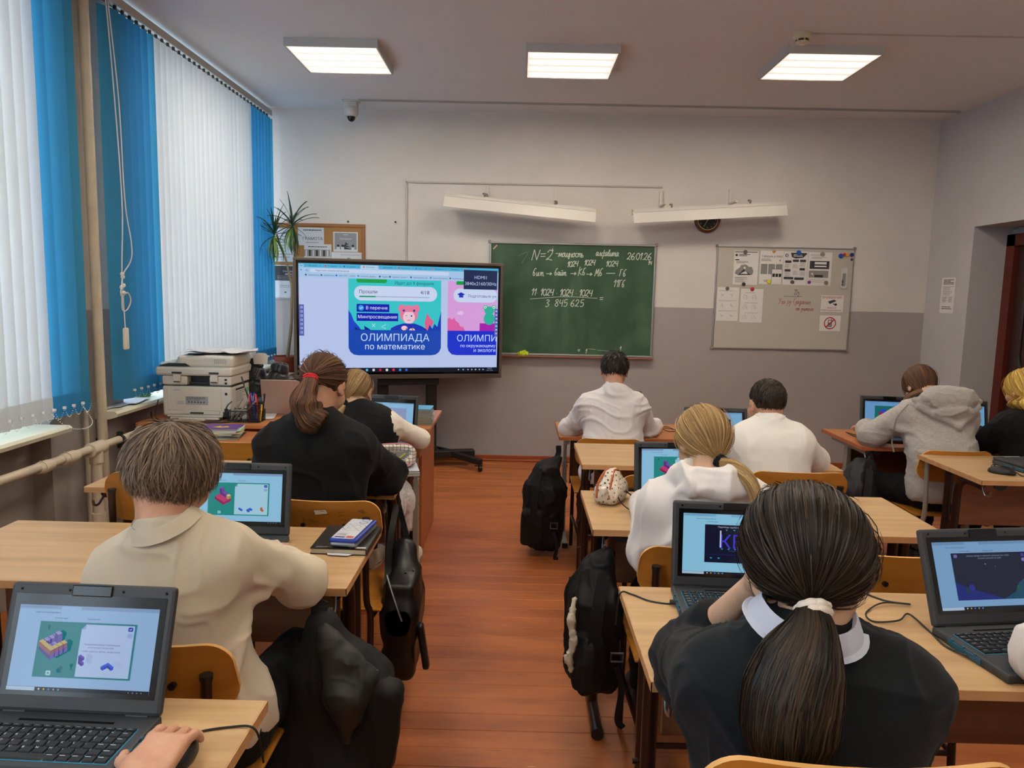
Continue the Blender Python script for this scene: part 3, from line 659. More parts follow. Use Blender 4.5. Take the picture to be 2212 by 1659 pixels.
# chalk handwriting: strokes in the board's own plane
GL = {'0': [[(.3, 1), (.05, .7), (.05, .3), (.28, 0), (.5, .3), (.5, .7), (.3, 1)]], '1': [[(.08, .65), (.34, 1), (.22, 0)]], '2': [[(.05, .75), (.25, 1), (.48, .8), (.3, .35), (.02, .05), (.2, .1), (.55, .0)]],
'3': [[(.05, .9), (.3, 1), (.45, .8), (.2, .55), (.5, .3), (.25, 0), (0, .1)]], '4': [[(.12, 1), (.03, .5), (.45, .52)], [(.47, 1), (.40, 0)]], '5': [[(.52, 1), (.15, .97), (.1, .55), (.4, .6), (.5, .3), (.3, .02), (.02, .08)]],
'6': [[(.45, 1), (.12, .6), (.05, .2), (.3, 0), (.5, .25), (.3, .5), (.08, .3)]], '8': [[(.3, .55), (.08, .8), (.3, 1), (.48, .8), (.3, .55), (.05, .25), (.28, 0), (.5, .25), (.3, .55)]],
'=': [[(0, .6), (.45, .63)], [(.02, .35), (.45, .38)]], '-': [[(0, .4), (.35, .42)]], '.': [[(.05, .0), (.09, .03)]], '*': [[(.12, .35), (.17, .38)]], '>': [[(0, .35), (.85, .35)], [(.6, .55), (.87, .35), (.6, .15)]], '_': [[(0, .35), (.95, .37)]],
'N': [[(0, -.05), (.12, 1)], [(.12, 1), (.42, .0)], [(.42, 0), (.62, 1)]], 'i': [[(.1, .5), (.05, .1), (.15, .02), (.25, .2)], [(.15, .8), (.17, .84)]],
'м': [[(0, .0), (.06, .08), (.16, .5), (.24, .05), (.42, .5), (.46, .05), (.56, .08)]], 'о': [[(.2, .5), (.02, .3), (.1, .0), (.3, .15), (.2, .5), (.38, .42)]], 'щ': [[(0, .5), (.02, .1), (.15, 0), (.27, .5), (.28, .08), (.42, 0), (.53, .5), (.53, .05), (.58, -.2), (.48, -.22), (.68, .08)]],
'н': [[(0.04, .5), (.0, 0)], [(0.02, .28), (.28, .28)], [(.30, .5), (.27, 0), (.38, .05)]], 'с': [[(.3, .42), (.15, .5), (.02, .25), (.15, 0), (.36, .1)]], 'т': [[(.02, .5), (.0, 0)], [(0, .3), (.12, .5), (.18, 0)], [(.18, .3), (.32, .5), (.38, 0), (.48, .06)]],
'ь': [[(0.05, .5), (.0, .05), (.18, .0), (.22, .2), (.03, .25)]], 'а': [[(.3, .45), (.12, .5), (.0, .2), (.12, 0), (.3, .5), (.28, .05), (.4, .04)]], 'л': [[(0, .03), (.08, .06), (.2, .5), (.28, 0), (.36, .05)]],
'ф': [[(.25, .42), (.05, .4), (.02, .1), (.2, 0), (.28, .3), (.42, .45), (.52, .2), (.35, 0), (.26, .1)], [(.34, .85), (.18, -.4)]], 'в': [[(0, .05), (.1, .4), (.2, .8), (.1, .8), (.03, .3), (.12, 0), (.28, .2), (.08, .35)]],
'и': [[(0.02, .5), (.0, .05), (.12, .03), (.28, .5), (.26, .03), (.38, .06)]], 'й': [[(0.02, .5), (.0, .05), (.12, .03), (.28, .5), (.26, .03), (.38, .06)], [(.08, .75), (.16, .68), (.26, .78)]], 'б': [[(.4, 1.0), (.18, .9), (.03, .3), (.15, 0), (.3, .2), (.15, .45), (.05, .3)]],
'К': [[(0.1, 1.15), (0, -.1)], [(.42, .9), (.06, .45), (.48, 0)]], 'М': [[(0, .0), (.08, .05), (.22, .9), (.3, .25), (.52, .95), (.52, 0), (.62, .05)]], 'Г': [[(.05, 0), (.12, .95), (.1, .93)], [(.1, .93), (.42, 1.02)]],
'Д': [[(.1, .05), (.3, .95), (.0, .8), (.35, 1), (.6, .5), (.45, .05), (.1, .1), (0, 0)]], 'з': [[(.02, .45), (.2, .5), (.22, .3), (.08, .25), (.22, .1), (.1, -.3), (.02, -.1)]], 'У': [[(.05, 1), (.1, .6), (.3, .55)], [(.45, 1), (.2, 0), (.05, .05)]],
'ч': [[(.02, .5), (.05, .3), (.22, .3)], [(.25, .5), (.22, 0), (.32, .05)]], '(': [[(.25, 1.1), (.05, .5), (.2, -.1)]], 'р': [[(.05, .5), (-.08, -.4)], [(.02, .3), (.16, .5), (.28, .25), (.12, .0)]], 'у': [[(.02, .5), (.08, .2), (.25, .5)], [(.28, .5), (.1, -.35), (.0, -.2)]],
'д': [[(.28, .5), (.08, .45), (.02, .1), (.2, .05), (.3, .5), (.22, -.35), (.08, -.25), (.4, .1)]], 'е': [[(.03, .22), (.28, .3), (.15, .5), (.02, .25), (.12, .0), (.34, .1)]], 'я': [[(.3, .5), (.1, .45), (.1, .25), (.28, .22)], [(.3, .5), (.26, 0), (.38, .05)], [(.2, .22), (0, 0)]], 'n': [[(0, .5), (0, 0)]]}
def write(p, s, x, y, h, m, w, track=1., slope=0., width=1.):
    cx = 0
    for ch in s:
        if ch == ' ': cx += h*.4*track; continue
        g_ = GL[ch]; mx = max(q[0] for st in g_ for q in st)
        for st in g_: p.line([(x+cx+(a*width+b_*.12)*h, y+b_*h+(cx+a*h)*slope) for a, b_ in st], w, m, smooth=len(st) > 2, up=False)
        cx += (mx*width+.12)*h*track
    return cx
M_CHK = mat('chalk', 'c9d2c6', .9); pc = Pic(lambda u, v, d: (u, -.0125-d, v), .0002)
K = BBW/1985.  # board millimetres per crop pixel
def flush():
    global pc
    pc.build('chalk_writing', bb); pc = Pic(lambda u, v, d: (u, -.0125-d, v), .0002); pc.d = .0003
def bw(s, cx, cy, hp, **kw):   # lower-left corner of a word, letter height
    write(pc, s, (cx-95)*K, (1505-cy)*K+.012+(cx-95)*K*.012, hp*K, M_CHK, .0064, **kw)
pc.d = .0003
bw('N=2', 600, 385, 120, track=.95, width=1.15); bw('i', 838, 280, 60); flush(); bw('-мощность', 880, 345, 92, track=.74); flush(); bw('алфавита', 1362, 330, 84, track=.78); flush(); bw('26.01.26', 1730, 372, 82, track=.86)
flush(); bw('14', 1985, 432, 45); bw('1024', 1020, 470, 66, track=.85, slope=.12); bw('1024', 1222, 448, 66, track=.85, slope=.05); bw('1024', 1482, 458, 66, track=.95, slope=.05)
flush(); bw('бит', 615, 572, 88, width=1.0); bw('>', 775, 572, 72); bw('байт', 875, 565, 80, track=.85); bw('>', 1062, 570, 78); bw('Кб', 1160, 560, 86, track=.9); bw('>', 1252, 575, 78); bw('Мб', 1350, 566, 88, track=.9); bw('_', 1490, 575, 110); bw('Гб', 1648, 570, 82)
flush(); bw('11Гб', 1578, 697, 84, track=.85); flush(); bw('11* 1024 * 1024 * 1024', 600, 805, 80, track=.845); pc.line([((590-95)*K, (1505-855)*K+.02), ((1000-95)*K, (1505-832)*K+.03), ((1400-95)*K, (1505-842)*K+.03)], .004, M_CHK); bw('=', 1420, 880, 90)
flush(); bw('3', 775, 940, 84); bw('845', 885, 935, 84, track=1.05); bw('625', 1075, 935, 84, track=1.05); flush(); bw('=', 1180, 1490, 60); bw('1', 1270, 1500, 55); bw('1', 1680, 1470, 60); pc.line([((1310-95)*K, .07), ((1400-95)*K, .065)], .003, M_CHK); pc.line([((1420-95)*K, .06), ((1560-95)*K, .055)], .0025, M_CHK)
pc.line([((440-95)*K, (1505-320)*K), ((550-95)*K, (1505-275)*K), ((480-95)*K, (1505-410)*K)], .003, mat('faint_chalk', '6d8a70', .9))
pc.build('chalk_writing', bb)
mb = MB(); mb.box((.025, -.016, BBH-.055), (.075, -.0125, BBH-.042), R=rotm('Y', -.85)); mb.build('tape_strip', mat('pale_tape', 'c9a48c', .7), bb)
S = SDF(.004); S.box((0, 0, .008), (.05, .018, .008), .006); S.ell((.015, .005, .02), (.022, .014, .02)); S.ell((-.03, 0, .014), (.022, .014, .01)); V, Q = S.mesh(folds(.008, 40, 4)); o = qmesh('yellow_cloth', V, Q, mat('yellow_cloth', 'b8cf2a', .9, bump=.3), None); o.location = (.045, YF-.042, BBZ+.003); tag(o, 'crumpled yellow-green cloth lying on the chalk tray', 'cloth')
# whiteboard
M_WB = mat('whiteboard_surface', 'b9b4a8', .35); WX, WZ, WW, WH = 1.748, 1.085, 1.222, .915
wb = board('whiteboard', 'whiteboard with pinned sheets and coloured magnets', WX, WZ, WW, WH, M_WB, fr=.014, dep=.016)
kw_ = WW/1900.; fW = lambda u, v, d: (WX+u, YF-.0125-d, WZ+v)
def wu(cx): return (cx-(160 if 1 else 0))*kw_
def sheet(cx0, cy0, cx1, cy1, label, draw, rot=0.):
    """crop-pixel box on the whiteboard -> paper with print"""
    x0, x1 = wu(cx0)+(cy0-140)*.00002, wu(cx1); z1, z0 = (1555-cy0)*kw_*1.0, (1555-cy1)*kw_
    p = Pic(lambda u, v, d: (WX+x0+u, YF-.014-d, WZ+z0+v), .0003); w, h = x1-x0, z1-z0
    p.rect(0, 0, w, h, M_PAP); draw(p, w, h); o = p.build('pinned_sheet'); tag(o, label, 'paper', 'sheets on the whiteboard'); return o
M_G1 = mat('print_grey', '8b8985', .8); M_G2 = mat('print_dark', '3a3a3e', .8)
def d1(p, w, h):
    p.rect(.02*w, .955*h, .95*w, .975*h, M_INK); p.disc(.1*w, .87*h, .05*w, M_INK); p.greek(.2*w, .83*h, .65*w, .91*h, M_G2, 2, seed=2); p.rect(.05*w, .72*h, .22*w, .75*h, M_INK, .004); p.greek(.1*w, .62*h, .6*w, .7*h, M_G1, 3, seed=3)
    p.poly([(.06*w, .33*h), (.1*w, .42*h), (.25*w, .5*h), (.3*w, .58*h), (.5*w, .6*h), (.62*w, .53*h), (.75*w, .53*h), (.82*w, .4*h), (.78*w, .30*h), (.2*w, .28*h)], M_G1); p.poly([(.2*w, .29*h), (.42*w, .46*h), (.72*w, .29*h)], M_G2); p.poly([(.28*w, .32*h), (.5*w, .41*h), (.6*w, .32*h)], M_PAP); p.disc(.45*w, .5*h, .045*w, M_PAP)
    p.greek(.08*w, .06*h, .6*w, .24*h, M_G1, 6, .35, 4)
def d2(p, w, h):
    p.text(.06*w, .80*h, 'Сферум в MAX', .026, M_INK); p.greek(.06*w, .68*h, .5*w, .76*h, M_G1, 2, seed=5); p.poly([(.82*w, .71*h), (.85*w, .70*h), (.86*w, .67*h), (.87*w, .70*h), (.9*w, .71*h), (.87*w, .72*h), (.86*w, .75*h), (.85*w, .72*h)], M_INK)
    for k in range(3): p.rect((.05+.32*k)*w, .3*h, (.33+.32*k)*w, .6*h, M_G1, .006)
    p.rect(.52*w, .02*h, .98*w, .46*h, M_INK, .007); p.rect(.535*w, .02*h, .965*w, .45*h, M_PAP, .006)
    for k in range(3): p.rect((.56+.135*k)*w, .22*h, (.67+.135*k)*w, .32*h, M_INK)
    p.greek(.2*w, .06*h, .45*w, .13*h, M_G1, 3, seed=6)
def d3(p, w, h):
    p.disc(.12*w, .88*h, .07*w, M_INK); p.disc(.13*w, .88*h, .045*w, M_PAP); p.disc(.15*w, .88*h, .02*w, M_INK); p.poly([(.28*w, .96*h), (.95*w, .96*h), (.95*w, .93*h), (.8*w, .82*h), (.5*w, .79*h), (.33*w, .83*h)], M_G2); p.greek(.4*w, .84*h, .78*w, .92*h, M_PAP, 2, seed=7)
    for cx, cy, cw in ((.06, .66, .26), (.38, .69, .25), (.68, .69, .25), (.06, .4, .24), (.68, .44, .22), (.04, .17, .4), (.48, .16, .4)): p.rect(cx*w, cy*h, (cx+cw)*w, (cy+.07)*h, M_G2, .002)
    for cx, cy in ((.06, .5), (.38, .5), (.68, .55), (.06, .25), (.4, .3), (.7, .28)): p.greek(cx*w, cy*h, (cx+.22)*w, (cy+.13)*h, M_G1, 5, .35, int(cx*99+cy*7))
def d4(p, w, h):
    p.greek(.1*w, .9*h, .7*w, .93*h, M_G1, 1, seed=1); p.greek(.15*w, .8*h, .75*w, .87*h, M_G1, 2, .4, 2); p.rect(.08*w, .5*h, .9*w, .74*h, M_G2); p.rect(.28*w, .64*h, .78*w, .71*h, M_PAP); p.rect(.28*w, .56*h, .78*w, .6*h, M_PAP); p.rect(.06*w, .24*h, .88*w, .45*h, M_G1); p.rect(.3*w, .25*h, .66*w, .32*h, M_INK); p.poly([(.12*w, .36*h), (.25*w, .30*h), (.22*w, .38*h)], M_PAP); p.greek(.1*w, .08*h, .8*w, .2*h, M_G1, 5, .25, 4)
def d5(p, w, h):
    for i in range(3):
        z = (.9-.3*i)*h; p.greek(.08*w, z-.02*h, .95*w, z+.02*h, M_G1, 2, .35, i)
        for cx in (.25, .68):
            for a in (.6, 2.2, 3.9): p.line([(cx*w, z-.14*h), (cx*w+.1*w*math.cos(a+i+cx), z-.14*h+.06*h*math.sin(a+i))], .0018, M_G2)
def d6(p, w, h):
    for i in range(3):
        z = (.88-.3*i)*h; p.greek(.2*w, z-.01*h, .8*w, z+.015*h, M_G1, 1, .4, i)
        for cx in (.2, .6):
            p.line([((cx-.06)*w, z-.2*h), ((cx-.07)*w, z-.1*h), (cx*w, z-.05*h), ((cx+.08)*w, z-.1*h), ((cx+.06)*w, z-.2*h)], .0015, M_G1); p.line([((cx-.02)*w, z-.18*h), ((cx+.05)*w, z-.07*h), ((cx+.12)*w, z-.19*h)], .0015, M_G1)
sheet(400, 195, 740, 660, 'leaflet with a grey mountain picture, first sheet in the top row', d1); sheet(762, 185, 1085, 645, 'leaflet headed with a large title and a drawn phone', d2); sheet(1088, 190, 1420, 650, 'leaflet full of small dark text boxes under a dark banner', d3); sheet(1425, 195, 1755, 650, 'sheet with two dark screenshots, last in the top row', d4)
sheet(180, 700, 500, 1165, 'sheet with six small stick diagrams, lower corner of the board', d5); sheet(505, 715, 835, 1180, 'curled sheet with faint outline drawings under a red magnet', d6)
M_RED = mat('sign_red', 'a8202c', .6)
def d7(p, w, h):
    p.fittext(.05*w, .95*w, .80*h, 'ВНИМАНИЕ!', M_RED, weight=.03); p.poly([(.3*w, .62*h), (.58*w, .74*h), (.68*w, .66*h), (.40*w, .48*h)], M_G2); p.disc(.66*w, .45*h, .055*w, M_G2); p.line([(.55*w, .5*h), (.62*w, .42*h)], .008, M_G2); p.fittext(.3*w, .68*w, .2*h, 'ВЕДЁТСЯ', M_RED, weight=.02); p.fittext(.02*w, .93*w, .06*h, 'ВИДЕОНАБЛЮДЕНИЕ', M_RED, weight=.02)
def d8(p, w, h):
    c = (.5*w, .5*h); R_ = .29*w
    p.disc(*c, R_, M_RED, n=32); p.disc(*c, R_*.84, M_PAP, n=32); p.rect(c[0]-.10*w, c[1]-.17*w, c[0]+.09*w, c[1]+.16*w, M_INK, .006); p.rect(c[0]-.07*w, c[1]+.02*w, c[0]+.06*w, c[1]+.13*w, M_PAP); p.rect(c[0]+.05*w, c[1]+.16*w, c[0]+.075*w, c[1]+.24*w, M_INK)
    for i in range(3):
        for j in range(3): p.rect(c[0]+(-.07+.045*i)*w, c[1]+(-.14+.05*j)*w, c[0]+(-.04+.045*i)*w, c[1]+(-.11+.05*j)*w, M_PAP)
    p.line([(c[0]-R_*.62, c[1]-R_*.62), (c[0]+R_*.62, c[1]+R_*.62)], .012, M_RED)
sheet(1625, 780, 1955, 1010, 'warning notice with red words and a camera drawing', d7); sheet(1615, 1060, 1935, 1275, 'no-phones sign, a phone crossed out in a red ring', d8)
M_BLK = mat('marker_black', '2a2a30', .7); M_MRED = mat('marker_red', '9b3a44', .7); p = Pic(lambda u, v, d: (u, -.0125-d, v), .0002); p.d = .0003
def ww(s, cx, cy, hp, m, **kw): write(p, s, wu(cx), (1555-cy)*kw_, hp*kw_, m, .0032, **kw)
ww('Дз', 1260, 785, 75, M_BLK); p.line([(wu(1120), (1555-803)*kw_), (wu(1250), (1555-810)*kw_), (wu(1375), (1555-808)*kw_)], .003, M_BLK); ww('Учи ру (задание', 1050, 910, 78, M_MRED, track=.86); ww('от учителя', 1300, 1000, 62, M_MRED, track=.82); p.build('marker_writing', wb)
mags = [(552, 210, 28, '6b5f50', 'bronze magnet on the leaflet with the mountain picture'), (943, 196, 20, 'cf8a1e', 'small orange magnet on the titled leaflet'), (1287, 205, 34, '1e5fb8', 'large blue magnet on the text-box leaflet'), (1617, 218, 30, '8b8270', 'grey magnet above the screenshots sheet'), (553, 652, 27, '3d3a36', 'dark magnet with a hole under the mountain leaflet'), (900, 612, 29, 'd6cf2a', 'yellow magnet at the foot of the titled leaflet'), (1222, 607, 26, '5a554c', 'brown magnet at the foot of the text-box leaflet'), (1458, 607, 23, '8c1e88', 'purple magnet beside the screenshots sheet'), (1693, 610, 29, '7d755c', 'olive magnet at the lower corner of the screenshots sheet'), (331, 717, 26, '5d5f5a', 'grey magnet on the stick-diagram sheet'), (677, 718, 28, 'b02030', 'red magnet on the curled sheet'), (1870, 238, 33, '1d4da8', 'large blue magnet in the spare cluster, lower one'), (1916, 216, 22, 'b8302c', 'red magnet in the spare cluster'), (1962, 222, 25, 'd79a2c', 'orange magnet in the spare cluster'), (2020, 220, 28, '1e2a78', 'navy magnet in the spare cluster by the frame corner'), (2023, 285, 19, '5c3038', 'maroon magnet below the spare cluster')]
for cx, cy, r_, c_, lb in mags:
    t = MB(); R_ = rotm('X', PI/2); r_ *= kw_; t.lathe([(r_*.9, 0), (r_, .002), (r_*.95, .007), (r_*.7, .009), (.001, .0095)], n=16, R=R_); o = t.build('magnet', mat('magnet_'+c_, c_, .3), smooth=True); o.location = (WX+wu(cx), YF-.0155, WZ+(1555-cy)*kw_); tag(o, lb, 'magnet', 'magnets on the whiteboard')
t = thing('wall_thermometer', 'white thermometer hanging on the whiteboard under the spare magnets', 'thermometer', (WX+wu(1935), YF-.014, WZ+(1555-685)*kw_)); h_ = 290*kw_
mb = MB(); mb.prism(rrect(-.027, 0, .027, h_, .022), lambda u, v, w: (u, -w, v), .012, None); mb.build('case', M_WPL, t, smooth=True)
p = Pic(lambda u, v, d: (u, -.012-d, v)); p.rect(-.017, .02, .012, h_-.05, M_G1, .01); p.rect(-.019, .05, -.009, .075, M_INK, .002); p.rect(-.02, .025, -.010, .045, mat('ink_blue', '2a3a80', .6), .002)
for k in range(8): p.disc(.016, .035+.014*k, .003, M_G1, n=8)
p.build('printed_scale', t)
# cork board with certificates
M_CORK = mat('cork', 'a97c48', .9, var=.25, vscale=(90, 90, 90)); M_OAK = mat('oak_frame', '9a6432', .5, var=.2, vscale=(3, 3, 40))
CX0, CZ0, CW, CH = -2.26, 1.50, .87, .62
t = thing('cork_board', 'wood-framed cork board behind the plant with pinned certificates', 'board', (CX0, YF, CZ0)); mb = MB(); mb.box((0, -.012, 0), (CW, -.001, CH)); mb.build('cork_panel', M_CORK, t)
for a, b_ in (((0, -.02, 0), (CW, 0, .03)), ((0, -.02, CH-.03), (CW, 0, CH)), ((0, -.02, .03), (.03, 0, CH-.03)), ((CW-.03, -.02, .03), (CW, 0, CH-.03))):
    mb = MB(); mb.box(a, b_, bev=.004); mb.build('frame_rail', M_OAK, t)
M_CERT = mat('certificate_grey', '86878c', .5); M_PAP2 = mat('paper_cool', 'c9cdd2', .6)
def cert(px0, py0, px1, py1, label, draw, tilt=0., out=.014):
    k = .004145; x0, x1 = (-2.245+(px0-583)*k), (-2.245+(px1-583)*k); z1 = 2.108-(py0-486)*k; z0 = 2.108-(py1-486)*k
    p = Pic(lambda u, v, d: (x0+u, YF-out-d, z0+v), .0003); w, h = x1-x0, z1-z0; p.rect(0, 0, w, h, M_PAP2); draw(p, w, h); o = p.build('certificate'); tag(o, label, 'certificate', 'certificates on the cork board')
def c1(p, w, h): p.rect(0, .0, w, h, M_PAP2); p.fittext(.18*w, .95*w, .3*h, 'ГРАМОТА', M_INK); p.greek(.2*w, .8*h, .9*w, .9*h, M_G2, 1, seed=2); p.greek(.3*w, .12*h, .8*w, .2*h, M_G1, 1, seed=2)
def c2(p, w, h):
    p.rect(.05*w, .12*h, .95*w, .95*h, M_CERT); p.fittext(.25*w, .75*w, .62*h, 'Сертификат', M_PAP2); p.greek(.4*w, .82*h, .6*w, .88*h, M_PAP2, 1)
    for k in range(3): p.poly([((.42-.04*k)*w+.08*w, (.5-.12*k)*h), ((.42-.07*k)*w+.08*w-.03*w, (.36-.12*k)*h), ((.58+.07*k)*w+.05*w, (.36-.12*k)*h)], M_G2)
    for cx in (.2, .38, .8): p.disc(cx*w, .3*h, .05*w, M_INK); p.rect((cx-.06)*w, .12*h, (cx+.06)*w, .24*h, M_PAP2)
def c3(p, w, h):
    p.greek(.15*w, .75*h, .85*w, .85*h, M_G2, 1); p.rect(.0*w, .1*h, .95*w, .6*h, M_G1)
    for k in range(7): p.rect((.05+.13*k)*w, .12*h, (.11+.13*k)*w, .56*h, M_INK if k % 2 else M_PAP2)
def c4(p, w, h): p.greek(.1*w, .1*h, .9*w, .9*h, M_G1, 9, .3, 3)
def c5(p, w, h): p.rect(.03*w, .1*h, .99*w, .95*h, M_G2); p.fittext(.4*w, .98*w, .6*h, 'Сертификат', M_PAP2); p.rect(.5*w, .45*h, .8*w, .5*h, M_PAP2); p.greek(.15*w, .15*h, .9*w, .4*h, M_CERT, 3, .4, 8)
def c6(p, w, h): p.greek(.3*w, .6*h, .95*w, .8*h, M_G1, 2, .35, 4); p.rect(.5*w, .3*h, .6*w, .36*h, M_INK)
cert(583, 495, 636, 566, 'ruled sheet on the cork board behind the plant crown', c4); cert(645, 492, 701, 530, 'certificate headed with one large word beside the plant', c1, out=.015); cert(721, 500, 774, 542, 'certificate with a printed fir tree and children', c2, out=.015); cert(658, 527, 717, 556, 'certificate with a striped photo above the screen', c3, out=.018); cert(716, 543, 786, 562, 'white sheet pinned lowest above the screen edge', c6, out=.018)
cert(592, 573, 640, 610, 'dark certificate hanging low behind the plant stem', c5, out=.018); cert(590, 608, 638, 643, 'white certificate hanging over the lower frame', c6, out=.022)
# board lamps on arms
M_LW = mat('white_enamel', 'cfcac2', .4)
def boardlamp(label, xa, za, xb, zb, arms, clips):
    dy = .22; L_ = math.hypot(xb-xa, zb-za); a = math.atan2(zb-za, xb-xa); t = thing('board_lamp', label, 'lamp', (xa, YF-dy, za)); t.rotation_euler = (0, -a, 0)
    mb = MB(); pr = [(-.045, .0), (.035, .0), (.035, -.028), (-.035, -.028), (-.075, -.115), (-.078, -.114), (-.045, -.02)]
    mb.prism(pr, lambda u, v, w: (w, u, v), L_); mb.build('reflector', M_LW, t)
    mb = MB(); mb.prism([(-.040, .002), (.038, .002), (.038, -.03), (-.04, -.03)], lambda u, v, w: (w, u, v), L_+.004); mb.build('housing', M_LW, t)
    mb = MB(); mb.box((.01, -.0465, -.0285), (L_-.01, -.0445, -.0225)); mb.build('seam_gap', M_G2, t)
    mb = MB(); mb.tube([(.04, 0, -.05), (L_-.04, 0, -.05)], .013, 10); mb.build('tube', mat('lamp_tube', 'd8d8d4', .3), t, smooth=True)
    for f in (0, L_): mb = MB(); mb.box((f-.004, -.045, -.035), (f+.004, .04, .004)); mb.build('end_cap', M_CRM, t)
    for u in clips: mb = MB(); mb.tube(bez([(u, 0, 0), (u+.012, -.01, .03), (u-.01, 0, .035), (u+.015, .0, .012)]), .004, 6); mb.build('clip', mat('clip_steel', '6f6a62', .4, .6), t)
    return t
boardlamp('white board lamp above the chalkboard, sloping down to its right end', -.655, 2.375, .640, 2.268, [], (.33, .95)); boardlamp('white board lamp above the whiteboard and clock, nearly level', .952, 2.268, 2.250, 2.360, [], (.33, 1.0))
for xx, zt, zb, lb in ((-.304, 2.48, 2.39, 'first lamp bracket from the windows'), (.297, 2.475, 2.33, 'second lamp bracket from the windows'), (1.232, 2.465, 2.33, 'lamp bracket under the end of the cable trunking'), (1.84, 2.49, 2.36, 'lone lamp bracket above the clock')):
    t = MB(); t.box((-.014, -.02, 0), (.014, 0, zt-zb), bev=.003); t.box((-.010, -.22, -.005), (.010, -.005, .012), bev=.003); o = t.build('lamp_bracket', M_LW); o.location = (xx, YF, zb-.0); tag(o, lb, 'bracket', 'brackets of the board lamps')
t = MB(); t.box((-1.03, YF-.014, .98), (-1.014, YF, 2.505), bev=.003); t.box((-1.03, YF-.014, 2.49), (1.24, YF, 2.505), bev=.003); o = t.build('cable_trunking', mat('trunking', 'b9b2a9', .5)); tag(o, 'thin white cable trunking rising beside the screen and over the boards', 'trunking')
# clock
t = thing('wall_clock', 'round wall clock with a dark tortoiseshell rim behind the board lamp', 'clock', (1.650, YF, 2.222)); Rx = rotm('X', PI/2)
mb = MB(); mb.lathe([(.112, 0), (.116, .01), (.11, .025), (.092, .03), (.088, .022)], n=32, R=Rx, caps=False); mb.build('rim', mat('tortoiseshell', '2a130b', .12, var=.6, vscale=(30, 30, 30), col2='7a3f12', coat=.5), t, smooth=True)
mb = MB(); mb.lathe([(.090, .02), (.089, .027), (.084, .027)], n=32, R=Rx, caps=False); mb.build('inner_ring', mat('gold_ring', 'd8c49a', .3, .7), t)
p = Pic(lambda u, v, d: (u, -.0225-d, v)); p.disc(0, 0, .086, mat('clock_face', '1b1a19', .4), n=32); MW = mat('clock_ink', 'cfc7b4', .5)
for k in range(12): a = k*PI/6; p.text(.068*math.sin(a), .068*math.cos(a)-.006, str(k or 12), .018, MW, 'CENTER')
p.build('dial', t); p = Pic(lambda u, v, d: (u, -.026-d, v)); p.line([(0, 0), (-.03, -.055)], .004, MW, False); p.line([(0, 0), (-.012, .062)], .003, MW, False); p.disc(0, 0, .005, MW); p.build('hands', t)
for x_, z_, lb in ((-1.539, 2.138, 'small rusty nail above the cork board'), (-1.117, 2.143, 'small nail in the wall beside the trunking')):
    t = MB(); t.tube([(0, 0, 0), (0, -.02, .004)], .005, 6); t.ball((0, -.022, .004), .009, 8); o = t.build('wall_nail', mat('rust', '4a3a30', .7)); o.location = (x_, YF, z_); tag(o, lb, 'nail')

# ------------------------------------------------------------------ big screen on its stand
P0 = np.array((-1.822, 6.03, .806)); ANG = math.atan2(.46, 1.675); TW, TH = 1.735, .985
tv = thing('interactive_display', 'large interactive display on a wheeled stand showing a web page', 'screen', tuple(P0), ANG)
M_BZ = mat('bezel_taupe', '5e534b', .4, .3); M_BLKG = mat('screen_black', '060608', .12)
mb = MB()
for a, b_ in (((0, -.03, 0), (TW, .03, .036)), ((0, -.03, TH-.024), (TW, .03, TH)), ((0, -.03, .036), (.024, .03, TH-.024)), ((TW-.024, -.03, .036), (TW, .03, TH-.024))): mb.box(a, b_, bev=.004)
mb.build('bezel', M_BZ, tv)
mb = MB(); mb.box((.01, -.018, .01), (TW-.01, .055, TH-.01), bev=.01); mb.build('panel_body', M_BLKG, tv)
def em(c, k=.95): return mat('glow_%s_%d' % (c, int(k*100)), '101010', .14, emit=k, ecol=c, spec=.3)
SX0, SZ0, SW, SH = .042, .060, TW-.084, TH-.105
G = lambda u, v: (u*SW, (1-v)*SH)
class Scr(Pic):
    """fractions of the screen: u right, v down"""
    def __init__(s, fn, W, H, k=.95): super().__init__(fn, .0003); s.W = W; s.H = H; s.k = k; s.mb2 = None
    def R(s, u0, v0, u1, v1, c, r=0): s.rect(u0*s.W, (1-v1)*s.H, u1*s.W, (1-v0)*s.H, em(c, s.k), r*s.H); return s
    def P(s, pts, c): s.poly([(a*s.W, (1-b_)*s.H) for a, b_ in pts], em(c, s.k)); return s
    def D(s, u, v, r, c, ry=None): s.disc(u*s.W, (1-v)*s.H, r*s.H, em(c, s.k), ry=ry and ry*s.H, n=24); return s
    def T(s, u0, u1, v, t, c, **kw): s.fittext(u0*s.W, u1*s.W, (1-v)*s.H, t, em(c, s.k), **kw); return s
    def L(s, pts, w, c, **kw): s.line([(a*s.W, (1-b_)*s.H) for a, b_ in pts], w*s.H, em(c, s.k), **kw); return s
    def Gk(s, u0, v0, u1, v1, c, rows, fill=.5, seed=1): s.greek(u0*s.W, (1-v1)*s.H, u1*s.W, (1-v0)*s.H, em(c, s.k), rows, fill, seed); return s
p = Scr(lambda u, v, d: (SX0+u, -.0185-d, SZ0+v), SW, SH, .92)
p.R(0, 0, 1, 1, 'b9c8ee'); p.R(0, .0, 1, .037, '4ab0d8'); p.R(.0, .037, 1, .128, 'a5c8ea'); p.R(.296, .005, .385, .04, 'b5d2ee', .008); p.R(.0, .008, .026, .036, '8fc6e4', .008); p.R(.055, .046, .74, .080, 'c6d6f2', .016)
p.L([(.008, .018), (.014, .026), (.020, .018)], .004, '1f5f80', smooth=False); p.L([(.008, .062), (.018, .062)], .004, '2a4a78'); p.L([(.008, .062), (.012, .055)], .003, '2a4a78'); p.L([(.043, .055), (.036, .062), (.041, .07), (.047, .064)], .003, '2a4a78')
